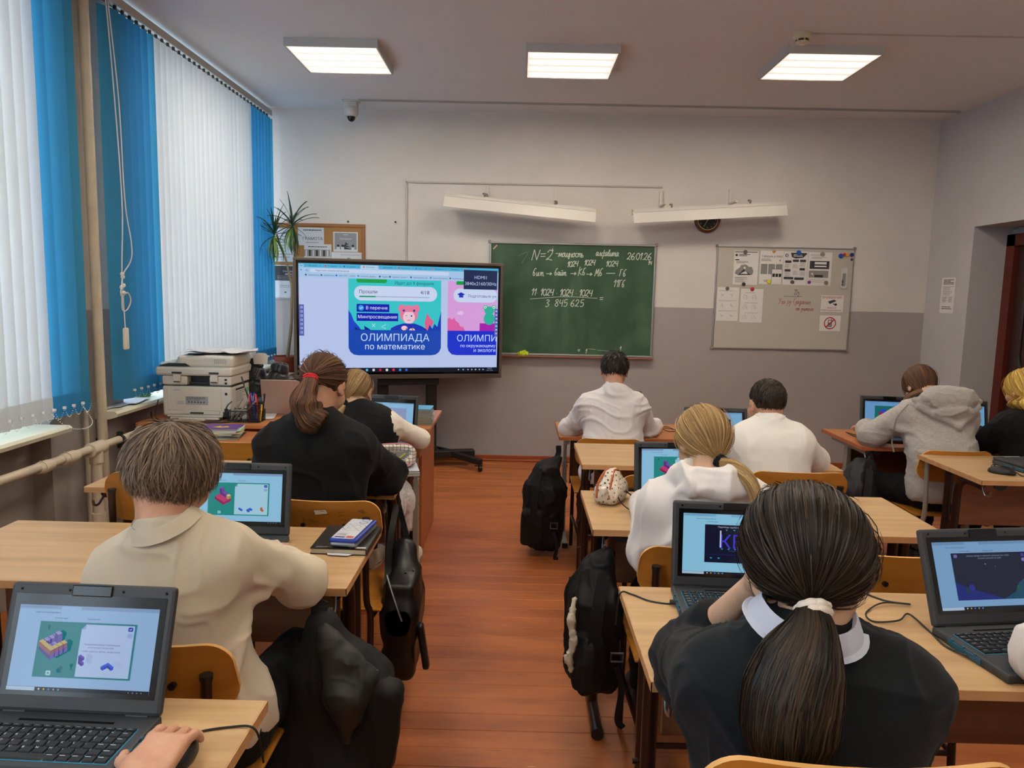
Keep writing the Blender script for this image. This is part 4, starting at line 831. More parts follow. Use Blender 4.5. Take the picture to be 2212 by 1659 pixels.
for i, (u, t_) in enumerate(((.035, 'ГИС «Моя..'), (.128, 'Ты Эдванс'), (.218, 'ТА_дневник'), (.312, 'Образоват'), (.398, 'portal.pdf'), (.487, 'Вход в Гост'), (.572, 'Прил_Т_Цел'), (.655, 'Письмо от'), (.737, 'Онлайн-р'), (.82, 'Вебинары'))): p.D(u, .021, .008, ('5aa0c8', 'd04050', '4060c0', 'e06080')[i % 4]); p.T(u+.01, u+.055, .027, t_, '1c4c70'); p.T(u+.066, u+.071, .026, 'x', '1c3c60')
p.T(.082, .24, .070, 'https://uchi.ru/teachers/lk/olympiads', '2a3a70'); 
for i, (u, w_, t_) in enumerate(((.035, .052, 'Дневник.ру'), (.108, .052, 'Дневник.ру'), (.18, .08, 'ФИС ОКО — публи..'), (.285, .075, 'Журналы - Дневни..'), (.39, .03, 'Яндекс'), (.44, .075, 'Журналы - Дневни..'), (.545, .075, 'Официальный сайт..'), (.645, .075, 'Марина Юнгмейстер'), (.745, .065, 'Всероссийский'))): p.D(u, .105, .008, ('30406a', '2a3a90', '2a4ac0', '3080d0')[i % 4]); p.T(u+.012, u+.012+w_, .112, t_, '24345e')
p.R(.236, .130, .699, .84, '36c6cc'); p.R(.276, .118, .425, .165, '0fa048', .02); p.R(.23, .118, .71, .130, 'a5c8ea'); p.T(.465, .66, .175, 'Идет до 9 февраля', '1d5a6a')
p.R(.264, .193, .678, .33, 'c9d8f4', .066); p.T(.289, .377, .262, 'Прошли', '27305a'); p.T(.593, .638, .262, '4/18', '27305a', vs=1.0); p.R(.289, .287, .637, .297, 'a5b6d8', .004); p.R(.289, .286, .37, .299, '1aa070', .005)
p.R(.276, .362, .437, .435, '0a16b0'); p.D(.298, .398, .026, '2f9ae8'); p.L([(.292, .398), (.297, .406), (.305, .39)], .006, 'e8f4ff', smooth=False); p.T(.322, .428, .411, 'В перечне', 'dce8ff'); p.R(.276, .446, .481, .520, '0a16b0'); p.T(.283, .474, .495, 'Минпросвещения', 'dce8ff')
p.L([(.352, .545), (.367, .575)], .007, 'a8dcea'); p.L([(.367, .545), (.352, .575)], .007, 'a8dcea'); p.L([(.42, .552), (.397, .574), (.42, .592)], .008, 'a8dcea', smooth=False)
p.P([(.236, .42), (.25, .46), (.262, .52), (.29, .58), (.30, .612), (.236, .612)], '1246c8'); p.P([(.262, .612), (.27, .575), (.29, .60), (.315, .60), (.312, .565), (.335, .59), (.35, .612)], '0b2a90'); p.P([(.62, .612), (.615, .53), (.627, .44), (.645, .49), (.662, .52), (.65, .57), (.64, .612)], 'e0608c'); p.P([(.63, .612), (.64, .55), (.655, .59), (.665, .54), (.68, .57), (.699, .42), (.699, .612)], '0f3ab8')
# generic girl with two hair buns
p.D(.500, .398, .036, 'e87aa0'); p.D(.570, .398, .036, 'e87aa0'); p.D(.535, .452, .085, 'e87aa0'); p.D(.535, .482, .056, 'ecc8d8', .062); p.P([(.495, .455), (.51, .405), (.56, .405), (.575, .455), (.55, .43), (.52, .43)], 'e87aa0'); p.D(.509, .418, .011, '203a90'); p.D(.561, .418, .011, '203a90')
p.L([(.517, .468), (.526, .463)], .004, '302050'); p.D(.548, .468, .008, '2a3a80'); p.L([(.527, .505), (.535, .51), (.543, .503)], .005, 'c04070')
p.P([(.442, .612), (.445, .585), (.47, .56), (.505, .54), (.565, .54), (.60, .565), (.622, .59), (.63, .612)], '1432b8'); p.D(.512, .583, .03, 'f6c8d0', .022); p.D(.551, .605, .028, 'f6c8d0', .022); p.L([(.525, .58), (.515, .62)], .006, '202040'); p.L([(.535, .55), (.555, .6)], .006, '202040')
p.R(.236, .604, .699, .842, '1448b4', .0); p.R(.236, .75, .699, .842, 'b9c8ee'); p.P([(.236, .74), (.699, .74), (.699, .77), (.69, .81), (.672, .835), (.65, .842), (.285, .842), (.262, .835), (.245, .81), (.236, .77)], '1448b4')
p.T(.296, .639, .706, 'ОЛИМПИАДА', 'c4dcff', weight=.012); p.T(.317, .616, .785, 'по математике', 'd4e4ff')
p.R(.732, .130, .99, .61, 'd9a0de'); p.R(.762, .20, .99, .33, 'c9d8f4', .06); p.P([(.78, .255), (.80, .235), (.822, .255), (.80, .27)], '1c2ab8'); p.R(.79, .262, .812, .285, '2a3ac8'); p.T(.838, .985, .282, 'Подготовьте уч', '4a4a80'); p.R(.775, .130, .83, .165, '0fa048', .01)
p.P([(.732, .61), (.732, .49), (.745, .48), (.752, .50), (.765, .48), (.775, .51), (.79, .53), (.797, .56), (.815, .57), (.825, .61)], 'e060a8'); p.R(.90, .53, .985, .61, 'a81eb0'); p.D(.79, .435, .016, 'e8c0ee'); p.D(.802, .432, .02, 'e8c0ee')
p.D(.95, .485, .055, '2ab49c', .06); p.D(.95, .405, .05, '2ab49c', .04); p.D(.928, .375, .022, '2ab49c'); p.D(.974, .375, .022, '2ab49c'); p.D(.928, .374, .013, 'f0fff8'); p.D(.974, .374, .013, 'f0fff8'); p.D(.928, .374, .006, '102040'); p.D(.974, .374, .006, '102040')
p.P([(.732, .604), (.99, .604), (.99, .84), (.78, .84), (.755, .832), (.738, .80), (.732, .76)], '1230d0'); p.T(.782, .99, .705, 'ОЛИМПИ', 'c4dcff', weight=.012); p.T(.80, .985, .762, 'по окружающему', 'd4e4ff'); p.T(.87, .985, .808, 'и экологи', 'd4e4ff')
p.R(.0, .375, .024, .66, '5a64b0'); p.R(.978, .39, .996, .66, '5a64b0')
for k in range(7): p.R(.007, .392+k*.038, .018, .41+k*.038, 'c6d0f0', .004); p.R(.008, .396+k*.038, .016, .406+k*.038, '5a64b0', .003); p.R(.983, .405+k*.036, .992, .418+k*.036, 'c6d0f0', .003)
p.R(.812, .022, .988, .205, '1a2a52'); p.T(.868, .932, .105, 'HDMI1', 'b8c8e8'); p.T(.818, .984, .165, '3840x2160/30Hz', 'b8c8e8')
p.R(0, .958, 1, 1, '0e1526')
for i, (u, c) in enumerate(((.26, '2a6ad0'), (.292, '2a60c8'), (.325, '50b0e0'), (.358, 'd8d8e8'), (.391, 'd02030'), (.424, 'e8e8e0'), (.457, 'e03040'), (.49, '3090d0'), (.522, '3a60e0'), (.79, '9aa8c8'), (.815, '60b8f0'), (.84, '9aa8c8'), (.86, '9aa8c8'), (.88, 'b8c8d8'), (.90, '9aa8c8'), (.92, '9aa8c8'))): p.D(u, .979, .012 if u < .7 else .007, c)
p.T(.943, .968, .975, '10:27', '8a98b8'); p.T(.938, .972, .992, '26.01.2026', '8a98b8')
p.build('screen_picture', tv)
# stand
M_STB = mat('stand_black', '141416', .45)
st = thing('display_stand', 'black wheeled stand with two columns and splayed feet under the display', 'stand', (-.955, 6.42, 0), ANG)
for s_ in (-1, 1): mb = MB(); mb.box((s_*.21-.045, -.02, .12), (s_*.21+.045, .05, 1.5), bev=.006); mb.build('column', M_STB, st)
mb = MB(); mb.box((-.26, -.09, .74), (.26, -.05, .80), bev=.006); mb.box((-.26, -.05, .95), (.26, -.02, 1.4), bev=.005); mb.build('mount_bar', M_STB, st)
mb = MB(); mb.box((-.33, -.04, .075), (.60, .05, .14), bev=.006); mb.build('base_bar', M_STB, st)
for s_ in (-1, 1):
    x1 = .60 if s_ > 0 else -.62
    mb = MB(); mb.tube([(s_*.24, .30, .12), (s_*.27, .0, .115), (s_*.40, -.02, .11), (x1, -.28, .085)], .036, 4, flat=.9); mb.tube([(s_*.24, .28, .12), (x1*.75, -.02, .11)], .025, 4); mb.build('foot', M_STB, st)
for cx, cy in ((.60, -.26), (-.62, -.26), (.25, .28), (-.25, .28)):
    mb = MB(); mb.tube([(cx-.013, cy, .028), (cx+.013, cy, .028)], .028, 14); mb.box((cx-.018, cy-.02, .045), (cx+.018, cy+.03, .06), bev=.004); mb.tube([(cx, cy, .05), (cx, cy, .08)], .009, 8); mb.box((cx-.05, cy-.01, .048), (cx-.01, cy+.01, .054)); mb.build('castor', M_STB, st)
# ------------------------------------------------------------------ desks and chairs
def woodmat(name, a, b_, rough=.42, ax=0, scale=1., coat=0.):
    m = bpy.data.materials.new(name); m.use_nodes = True; nt = m.node_tree; L = nt.links.new; b = nt.nodes['Principled BSDF']; b.inputs['Roughness'].default_value = rough; b.inputs['Specular IOR Level'].default_value = .45
    if coat: b.inputs['Coat Weight'].default_value = coat; b.inputs['Coat Roughness'].default_value = .2
    tc = nt.nodes.new('ShaderNodeTexCoord'); mp = nt.nodes.new('ShaderNodeMapping'); s_ = [26*scale]*3; s_[ax] = 1.6*scale; mp.inputs['Scale'].default_value = s_
    oi = nt.nodes.new('ShaderNodeObjectInfo'); ad = nt.nodes.new('ShaderNodeVectorMath'); ad.operation = 'ADD'; L(tc.outputs['Object'], ad.inputs[0]); cx = nt.nodes.new('ShaderNodeCombineXYZ')
    mm = nt.nodes.new('ShaderNodeMath'); mm.operation = 'MULTIPLY'; L(oi.outputs['Random'], mm.inputs[0]); mm.inputs[1].default_value = 9; L(mm.outputs[0], cx.inputs[0]); L(mm.outputs[0], cx.inputs[1]); L(cx.outputs[0], ad.inputs[1]); L(ad.outputs[0], mp.inputs[0])
    n = nt.nodes.new('ShaderNodeTexNoise'); n.inputs['Scale'].default_value = 1; n.inputs['Detail'].default_value = 5; n.inputs['Distortion'].default_value = .4; L(mp.outputs[0], n.inputs['Vector'])
    r = nt.nodes.new('ShaderNodeValToRGB'); r.color_ramp.elements[0].position = .32; r.color_ramp.elements[0].color = (*lin(a), 1); r.color_ramp.elements[1].position = .68; r.color_ramp.elements[1].color = (*lin(b_), 1); L(n.outputs['Fac'], r.inputs[0]); L(r.outputs[0], b.inputs['Base Color'])
    bp = nt.nodes.new('ShaderNodeBump'); bp.inputs['Strength'].default_value = .06; bp.inputs['Distance'].default_value = .002; L(n.outputs['Fac'], bp.inputs['Height']); L(bp.outputs[0], b.inputs['Normal'])
    return m
T_BEECH = woodmat('pale_beech_laminate', 'b08d63', 'c6a57a', .36); T_EDGE = woodmat('beech_edge', 'b8895a', 'c99a6a', .4); T_PANEL = woodmat('panel_laminate', '7d5438', '8f6345', .5)
T_ORANGE = woodmat('alder_laminate', 'a8693c', 'ba7a4b', .4); T_OEDGE = woodmat('alder_edge', 'a05a34', 'ab6238', .4); PLY = woodmat('varnished_plywood', 'a0641f', 'b87c30', .3, 0, .7, .4); PLYE = woodmat('plywood_edge', 'cf9a55', 'dcae6c', .4)
M_BRN = mat('brown_tube_paint', '2d1a13', .3, .2); M_SIL = mat('grey_tube_paint', '8f8b80', .4, .2); M_HOOK = mat('black_plastic', '151515', .4); M_STEEL = mat('steel', '8c8c8c', .3, .9)
def desk(label, x, y, z, kind='brown', w=1.2, d=.5, rz=0., th=.022, hooks=True):
    t = thing('school_desk', label, 'desk', (x, y, 0), rz, 'two-seat school desks')
    top, edge = (T_BEECH, T_EDGE) if kind == 'brown' or kind == 'beech_grey' else (T_ORANGE, T_OEDGE)
    mb = MB(); mb.box((0.0018, .0018, z-th), (w-.0018, d-.0018, z), bev=.0015); mb.build('tabletop', top, t)
    for a, b_ in (((0, 0, z-th), (w, .002, z-.001)), ((0, d-.002, z-th), (w, d, z-.001)), ((0, 0, z-th), (.002, d, z-.001)), ((w-.002, 0, z-th), (w, d, z-.001))):
        mb = MB(); mb.box(a, b_); mb.build('edge_band', edge, t)
    ym = d*.55
    if kind == 'brown':
        mb = MB(); mb.box((.09, ym+.02, z-.30), (w-.09, ym+.036, z-.06), bev=.002); mb.build('modesty_panel', T_PANEL, t)
        for sx in (0, 1):
            xx = .045 if sx == 0 else w-.045; s_ = 1 if sx == 0 else -1
            mb = MB(); mb.tube([(xx, .03, .022), (xx, d-.02, .022)], .021, 12); mb.build('foot_tube', M_BRN, t, smooth=True)
            mb = MB(); mb.tube([(xx, .025, .022), (xx, .05, .022)], .0225, 12); mb.build('foot_cap', M_HOOK, t, smooth=True)
            mb = MB(); mb.tube(bez([(xx, ym-.05, .03), (xx, ym-.05, .35), (xx, ym-.05, z-.16), (xx, ym-.065, z-.075), (xx, ym-.12, z-.043), (xx, .07, z-.042)], 6), .0185, 12); mb.build('leg', M_BRN, t, smooth=True)
            mb = MB(); mb.tube([(xx, ym+.025, .03), (xx, ym+.025, z-.03)], .0185, 12); mb.build('leg', M_BRN, t, smooth=True)
            mb = MB()
            for zz in (.28, .42): mb.tube([(xx+.03*s_*-1, ym-.01, zz), (xx+.02*s_, ym-.01, zz)], .007, 8)
            mb.box((xx-.004, ym-.05, .22), (xx+.004, ym+.025, .50)); mb.build('height_plate', M_BRN, t)
    else:
        mb = MB(); mb.box((.09, ym+.02, z-.36), (w-.09, ym+.036, z-.08), bev=.002); mb.build('modesty_panel', T_PANEL if kind != 'orange' else woodmat('alder_panel', '5e3724', '6e432d', .5) if 'ap' not in MATS else MATS['ap'], t)
        for sx in (0, 1):
            xx = .055 if sx == 0 else w-.055
            mb = MB(); mb.box((xx-.016, .03, .004), (xx+.016, d-.03, .034), bev=.002); mb.build('foot_bar', M_SIL, t)
            mb = MB(); mb.box((xx-.017, .026, .004), (xx+.017, .034, .035)); mb.build('foot_cap', M_HOOK, t)
            mb = MB(); mb.box((xx-.014, ym-.03, .03), (xx+.014, ym+.03, z-.20), bev=.002); mb.build('leg', M_SIL, t)
            mb = MB(); mb.box((xx-.010, ym-.024, .2), (xx+.010, ym+.024, z-.03), bev=.002); mb.box((xx-.012, .05, z-.055), (xx+.012, d-.05, z-th)); mb.build('leg_upper', M_SIL, t)
            mb = MB()
            for zz in (z-.24, z-.34, .3): mb.tube([(xx-.02, ym, zz), (xx+.02, ym, zz)], .006, 8)
            mb.build('bolts', M_STEEL, t)
    if hooks:
        for sx in (0, 1):
            xx = .10 if sx == 0 else w-.10
            mb = MB(); mb.prism([(.03*math.cos(a), -.028*math.sin(a)) for a in np.linspace(0, PI, 12)], lambda u, v, w_: (xx+u, .02+w_, z-th+v), .012); mb.build('corner_bumper', M_HOOK, t)
            s_ = 1 if sx else -1; mb = MB(); mb.tube(bez([(xx+s_*.05, .09, z-th), (xx+s_*.055, .06, z-.05), (xx+s_*.06, .03, z-.075), (xx+s_*.06, .0, z-.07), (xx+s_*.06, -.008, z-.05)], 6), .005, 8); mb.build('bag_hook', M_STEEL, t, smooth=True)
    return t
d_l1 = desk('near left desk with the open laptop and the mouse', -.46-1.2, .827, .768)
desk('left-row desk where the boy in the cream polo leans', -.4355-1.2, 1.866, .768); desk('left-row desk in front of the girl in the black sweatshirt', -.464-1.2, 2.785, .768)
desk('near right desk with two open laptops', .285, 1.43, .768); desk('right-row desk in front of the girl in the white hoodie', .262, 2.41, .768)
desk('right-row desk between the two boys in white', .305, 3.36, .768); desk('front right desk with grey legs below the chalkboard', .256, 4.37, .70, 'orange', d=.52)
desk('grey-legged desk with two laptops by the door wall', 1.93, 4.10, .735, 'orange', d=.56); desk('beech desk at the door side with the closed laptop', 2.06, 3.235, .768, d=.54)
desk('grey-legged orange desk of the small girl, next to the teacher desk', -1.69, 3.72, .72, 'orange')
# chairs
M_GRAF = mat('scribble_brown', '5a3a1c', .6); M_SCUFF = mat('paint_scuff', 'c9c3b8', .6)
def chair(label, x, y, top=.83, rz=0., frame=None, w=.38, bh=.165, marks=False, seat=.45):
    frame = frame or M_BRN; t = thing('school_chair', label, 'chair', (x, y, 0), rz, 'plywood school chairs')
    # backrest: bent plywood with round corners; local +y faces the desk
    mb = MB(); n = 16; th = .010; out = rrect(-w/2, top-bh, w/2, top, .06, 5)
    zz = np.linspace(0, 1, 9); cols = np.concatenate([np.linspace(-w/2, -w/2+.06, 8)[:-1]*1, np.linspace(-w/2+.06, w/2-.06, 9), np.linspace(w/2-.06, w/2, 8)[1:]]); e_ = np.array([0, .004, .01, .018, .028, .038, .049]); cols[:7] = -w/2+e_; cols[-7:] = (w/2-e_)[::-1]
    def ext(u):   # height range at this width
        r_ = .06; e = w/2-abs(u)
        k = 0 if e >= r_ else r_-math.sqrt(max(0, r_*r_-(r_-e)**2))
        return top-bh+k, top-k
    V = []
    for side_ in (0, 1):
        for u in cols:
            z0, z1 = ext(u)
            for q in zz: V.append((u, .032*(abs(u)/(w/2))**2*1.1+(.5-q)*.02+side_*th, z0+(z1-z0)*q))
    nz = len(zz); nc = len(cols); off = nc*nz; F = []
    for i in range(nc-1):
        for j in range(nz-1): F.append((i*nz+j, (i+1)*nz+j, (i+1)*nz+j+1, i*nz+j+1)); F.append((off+i*nz+j, off+i*nz+j+1, off+(i+1)*nz+j+1, off+(i+1)*nz+j))
    fe = len(F)
    for i in range(nc-1): F.append((i*nz+nz-1, (i+1)*nz+nz-1, off+(i+1)*nz+nz-1, off+i*nz+nz-1)); F.append((i*nz, off+i*nz, off+(i+1)*nz, (i+1)*nz))
    for j in range(nz-1): F.append((j, j+1, off+j+1, off+j)); F.append(((nc-1)*nz+j, off+(nc-1)*nz+j, off+(nc-1)*nz+j+1, (nc-1)*nz+j+1))
    mb.add(V, F[:fe], PLY); mb.add(np.array(V), F[fe:], PLYE); bk = mb.build('backrest', None, t, smooth=True)
    mb = MB(); mb.box((-.19, -.01+.03, seat-.012), (.19, .38, seat), bev=.005); mb.build('seat', PLY, t)
    for s_ in (-1, 1):
        xx = s_*.158; xb = s_*(w/2-.045)
        if frame is M_BRN:
            mb = MB(); mb.tube(bez([(xb, .002-.012, top-.055), (xb, -.012, top-.12), (xb*1.0, -.005, seat+.05), (xx, .0, seat-.02), (xx, -.02, .25), (xx, -.04, .012)], 5), .0115, 10); mb.build('rear_leg', frame, t, smooth=True)
            mb = MB(); mb.tube(bez([(xx*1.08, .39, .012), (xx*1.08, .385, .25), (xx*1.08, .375, seat-.06), (xx*1.08, .34, seat-.022), (xx*1.08, .2, seat-.02), (xx*1.02, .02, seat-.02)], 5), .0115, 10); mb.build('front_leg', frame, t, smooth=True)
            mb = MB(); mb.tube([(xx, -.022, .2), (xx*1.08, .385, .2)], .009, 8); mb.build('side_rail', frame, t, smooth=True)
            mb = MB(); mb.tube([(xb, -.0105, top-.062), (xb, -.0105, top-.052)], .0135, 10); mb.build('tube_cap', M_HOOK, t, smooth=True)
        else:
            mb = MB(); mb.tube(bez([(xx*1.08, -.012, top-.03), (xx*1.08, -.02, top-.17), (xx*1.08, -.03, seat+.04), (xx*1.08, -.01, seat-.03), (xx*1.08, .06, seat-.035), (xx*1.08, .37, seat-.012)], 6), .015, 10, flat=.7); mb.build('side_frame', frame, t, smooth=True)
            mb = MB(); mb.box((xx*1.08-.012, .16, .03), (xx*1.08+.012, .20, seat-.03), bev=.002); mb.box((xx*1.08-.012, -.04, .004), (xx*1.08+.012, .36, .03), bev=.002); mb.build('leg', frame, t)
    mb = MB(); mb.tube([(-.16, .18, seat-.03), (.16, .18, seat-.03)], .009, 8); mb.build('cross_bar', frame, t, smooth=True); mb = MB(); mb.tube([(-.16, -.022, .2), (.16, -.022, .2)], .009, 8); mb.build('cross_bar', frame, t, smooth=True)
    for s_ in (-1, 1): mb = MB(); mb.tube([(s_*.07, .009, top-.085), (s_*.07, -.004, top-.085)], .008, 10); mb.build('screw', M_HOOK, t)
    if marks:
        g_ = random.Random(5); p = Pic(lambda u, v, d: (u, .032*(abs(u)/(w/2))**2*1.1-.0075-d+.010*(1-(v-top+bh)/bh)+.002*0-.003, v), .0002)
        for _ in range(26):
            u, v = g_.uniform(-.16, .14), top-g_.uniform(.03, .10); p.line([(u+.006*k, v+g_.uniform(-.004, .004)) for k in range(g_.randint(2, 5))], .0014, M_GRAF)
        p.build('scribbles', t)
        p = Pic(lambda u, v, d: (u, .032*(abs(u)/(w/2))**2*1.1-.011-d, v), .0002); p.poly([(-.17, top-.035), (-.145, top-.028), (-.14, top-.04), (-.165, top-.045)], M_SCUFF); p.poly([(-.03, top-.03), (.01, top-.028), (.015, top-.04), (-.025, top-.045)], M_SCUFF); p.build('paint_scuffs', t)
    return t
chair('plywood chair under the boy in the cream polo', -.755, 1.415, .826); chair('scribbled plywood chair under the girl in the black sweatshirt', -.645, 2.44, .835, marks=True)
chair('empty plywood chair by the wall in the left row', -1.21, 2.44, .915, bh=.17); chair('empty chair behind the orange desk beside the printer', -1.36, 3.52, .80); chair('plywood chair under the small girl in the vest', -.76, 3.44, .78)
chair('plywood chair nearest the viewer, under the dark-haired girl', .452, .862, .972, w=.42, bh=.19, seat=.46); chair('plywood chair under the girl in the white hoodie', .565, 2.125, .81); chair('empty plywood chair between the dark-haired girl and the far laptop', 1.17, 2.125, .80)
chair('plywood chair under the boy with cropped hair', 1.18, 3.03, .832, w=.42, bh=.18); chair('empty plywood chair behind the laptop with the red block puzzle', .63, 3.04, .80); chair('plywood chair under the boy at the chalkboard', .52, 4.05, .755); chair('grey-framed chair under the girl in the grey hoodie', 2.27, 3.76, .79, frame=M_SIL)
# ------------------------------------------------------------------ teacher's desk against the window wall
M_ALD = T_ORANGE
t = thing('teacher_desk', 'long orange-brown desk under the printer with solid side panels', 'desk', (-2.20, 4.22, 0)); W_ = 1.70
mb = MB(); mb.box((0, 0, .733), (W_, .70, .755), bev=.002); mb.build('desktop', T_ORANGE, t)
for xx in (.16, W_-.065): mb = MB(); mb.box((xx, .03, 0), (xx+.018, .66, .733), bev=.001); mb.build('side_panel', T_OEDGE, t)
mb = MB(); mb.box((.178, .10, .30), (W_-.065, .118, .733)); mb.build('front_panel', T_OEDGE, t); mb = MB(); mb.box((.178, .05, .60), (W_-.065, .6, .615)); mb.build('shelf', T_OEDGE, t)
# low cabinet in the corner
t = thing('low_cabinet', 'low brown cabinet in the corner carrying the plant and books', 'cabinet', (-2.24, 6.25, 0)); mb = MB(); mb.box((0, 0, .69), (.75, .46, .715), bev=.002); mb.build('cabinet_top', T_OEDGE, t)
for xx in (0, .36, .73): mb = MB(); mb.box((xx, .01, 0), (xx+.018, .45, .69)); mb.build('side_panel', T_OEDGE, t)
for k in (0, 1): mb = MB(); mb.box((.02+.36*k, -.004, .03), (.355+.36*k, .012, .68), bev=.003); dr = mb.build('door', T_ORANGE, t); mb = MB(); mb.tube([(.32+.06*k, -.02, .34), (.32+.06*k, -.02, .44)], .005, 8); mb.build('handle', M_STEEL, dr)
# ------------------------------------------------------------------ laptops
M_LAP = mat('laptop_grey', '33363a', .5, bump=.1, bscale=1500); M_LAPB = mat('laptop_black', '0b0c0e', .15); M_KEY = mat('key_black', '141416', .45); M_TEAL = mat('laptop_teal', '17566e', .5)
class LS(Scr): pass
def iso(p, cu, cv, s_, cells, cols):
    """isometric blocks; cells (i,j,k,colour)"""
    A = p.W/p.H
    def pt(i, j, k): return (cu+(i-j)*s_*.87/A, cv+(i+j)*s_*.5-k*s_)
    for i, j, k, c in sorted(cells, key=lambda q: q[0]+q[1]+q[2]):
        a, b_, d_ = cols[c]; p.P([pt(i, j, k+1), pt(i+1, j, k+1), pt(i+1, j+1, k+1), pt(i, j+1, k+1)], a); p.P([pt(i, j+1, k+1), pt(i+1, j+1, k+1), pt(i+1, j+1, k), pt(i, j+1, k)], b_); p.P([pt(i+1, j, k+1), pt(i+1, j+1, k+1), pt(i+1, j+1, k), pt(i+1, j, k)], d_)
def page(p, bg, bar):
    p.R(0, 0, 1, 1, bg); p.R(0, 0, 1, .045, bar); p.R(.30, .008, .44, .045, bg); p.T(.12, .30, .092, 'https://uchi.ru/olympiad/game', '3a5a80'); p.Gk(.02, .012, .25, .035, '6f8fb0', 1, .4, 2); p.R(0, .955, 1, 1, '121722'); p.R(.0, .957, .2, 1, 'a8c0d8')
    for k in range(5): p.D(.23+.035*k, .978, .011, ('c8ccd4', 'd8a040', '5080d0', '9098a8', '60a0c0')[k])
    for k in range(4): p.D(.86+.03*k, .978, .007, '9098a8')
def scr_blocks(kind):
    def f(p):
        bg = '8fb2da' if kind != 'b' else '8fc6e6'; page(p, bg, '7f9cc4')
        te = '1a7a82' if kind != 'b' else '128a86'; p.T(.27, .36, .155, 'К списку задач', '24406a'); p.T(.50, .59, .155, 'Прогулка куба', '24406a')
        p.R(.17, .19, .86, .84, te); p.P([(.50, .21), (.845, .21), (.845, .82), (.47, .82), (.47, .27)], 'a9bfe6' if kind != 'b' else 'a4d2e6'); p.P([(.47, .27), (.50, .27), (.50, .21)], '86a4d0')
        p.R(.80, .225, .835, .275, '2438b0', .012); p.L([(.810, .25), (.815, .258), (.826, .243)], .006, 'dfe8ff', smooth=False); p.R(.80, .30, .835, .35, '8fa8dc', .012); p.D(.235, .245, .016, '0d5a5a'); p.R(.23, .25, .24, .285, '0d5a5a')
        if kind == 'a':
            C1 = dict(v=('8d8ac8', '4c3f8e', '5c4ca0'), y=('b9a560', '8e5a60', '7c4468'), r=('9a5a78', '80385e', '6c3260'), b=('3a5ae0', '2238a8', '2c48c8'), p=('5a3cb8', '3a2088', '4a2ca0'))
            iso(p, .30, .42, .052, [(i, j, 0, 'v') for i in range(4) for j in range(4)]+[(i, 3, 1, 'y') for i in range(4)]+[(3, j, 1, 'y') for j in range(4)]+[(0, j, 1, 'v') for j in range(3)]+[(1, 0, 1, 'v'), (1, 0, 2, 'v')], C1)
            p.T(.53, .78, .44, 'Поворачивай фигуры и перетаскивай', '2a3a68'); p.T(.56, .74, .475, 'их на пустые участки куба.', '2a3a68'); p.T(.52, .79, .52, 'Чтобы повернуть фигуру, нажми на неё.', '2a3a68')
            iso(p, .52, .64, .030, [(0, 0, 0, 'p'), (0, 0, 1, 'p'), (0, 0, 2, 'p'), (1, 0, 2, 'p'), (1, 0, 0, 'p')], C1); iso(p, .72, .66, .030, [(i, 0, 0, 'b') for i in range(3)]+[(0, 1, 0, 'b'), (0, 2, 0, 'b')], C1)
            p.D(.40, .71, .022, '0d5a5a'); p.R(.396, .72, .405, .76, '0d5a5a')
        elif kind == 'b':
            C1 = dict(r=('c03a72', '8a1848', '9c2460'), p=('7a48a8', '5a2a80', '6a3898'), o=('d07040', 'b05828', 'c06834'), b=('3a70d8', '2450b0', '2c60c8'), y=('d0c890', 'b09860', 'a88850'))
            iso(p, .33, .44, .055, [(i, j, 0, 'r') for i in range(4) for j in range(3)]+[(i, 0, 1, 'p') for i in range(3)]+[(0, 0, 2, 'p'), (3, 0, 1, 'y')], C1)
            iso(p, .54, .70, .025, [(i, 0, 0, 'b') for i in range(3)], C1); iso(p, .66, .70, .027, [(0, 0, 0, 'b'), (1, 0, 0, 'b'), (0, 1, 0, 'b'), (0, 2, 0, 'b'), (1, 2, 0, 'b')], C1); iso(p, .79, .71, .027, [(0, 0, 0, 'o'), (0, 0, 1, 'o'), (1, 0, 0, 'o')], C1)
        p.R(.30, .745, .335, .80, '9ac8d0', .014); p.R(.311, .765, .324, .78, te, .004)
    return f
def scr_quest(p):
    page(p, '8cc8e4', '78b0d2'); p.T(.22, .32, .135, 'К списку задач', '24406a'); p.T(.52, .64, .15, 'Квест с палочками', '24406a'); p.R(.2, .175, .98, .80, '10122e'); p.T(.32, .80, .225, 'Перетащи трубки и поверни трубки так, чтобы', 'b8c0d8')
    p.fittext(.345*p.W, .90*p.W, .44*p.H, 'КВЕСТ', em('4038c8', .9), weight=-.018); p.L([(.345, .27), (.345, .55)], .022, 'c8d4f8', smooth=False)
    for u in (.4, .47, .53, .62, .65): p.P([(u-.012, .25), (u+.012, .25), (u, .272)], '30a8c0')
    for u in (.36, .42, .48): p.P([(u-.012, .565), (u+.012, .565), (u, .585)], '30a8c0')
    p.L([(.50, .235), (.65, .235)], .005, '3048a0'); p.L([(.42, .60), (.75, .60)], .005, '2a60b0'); p.L([(.22, .665), (.95, .665)], .004, '223078')
    for u in (.26, .33, .62): p.P([(u-.014, .715), (u+.014, .715), (u, .74)], '30a8c0')
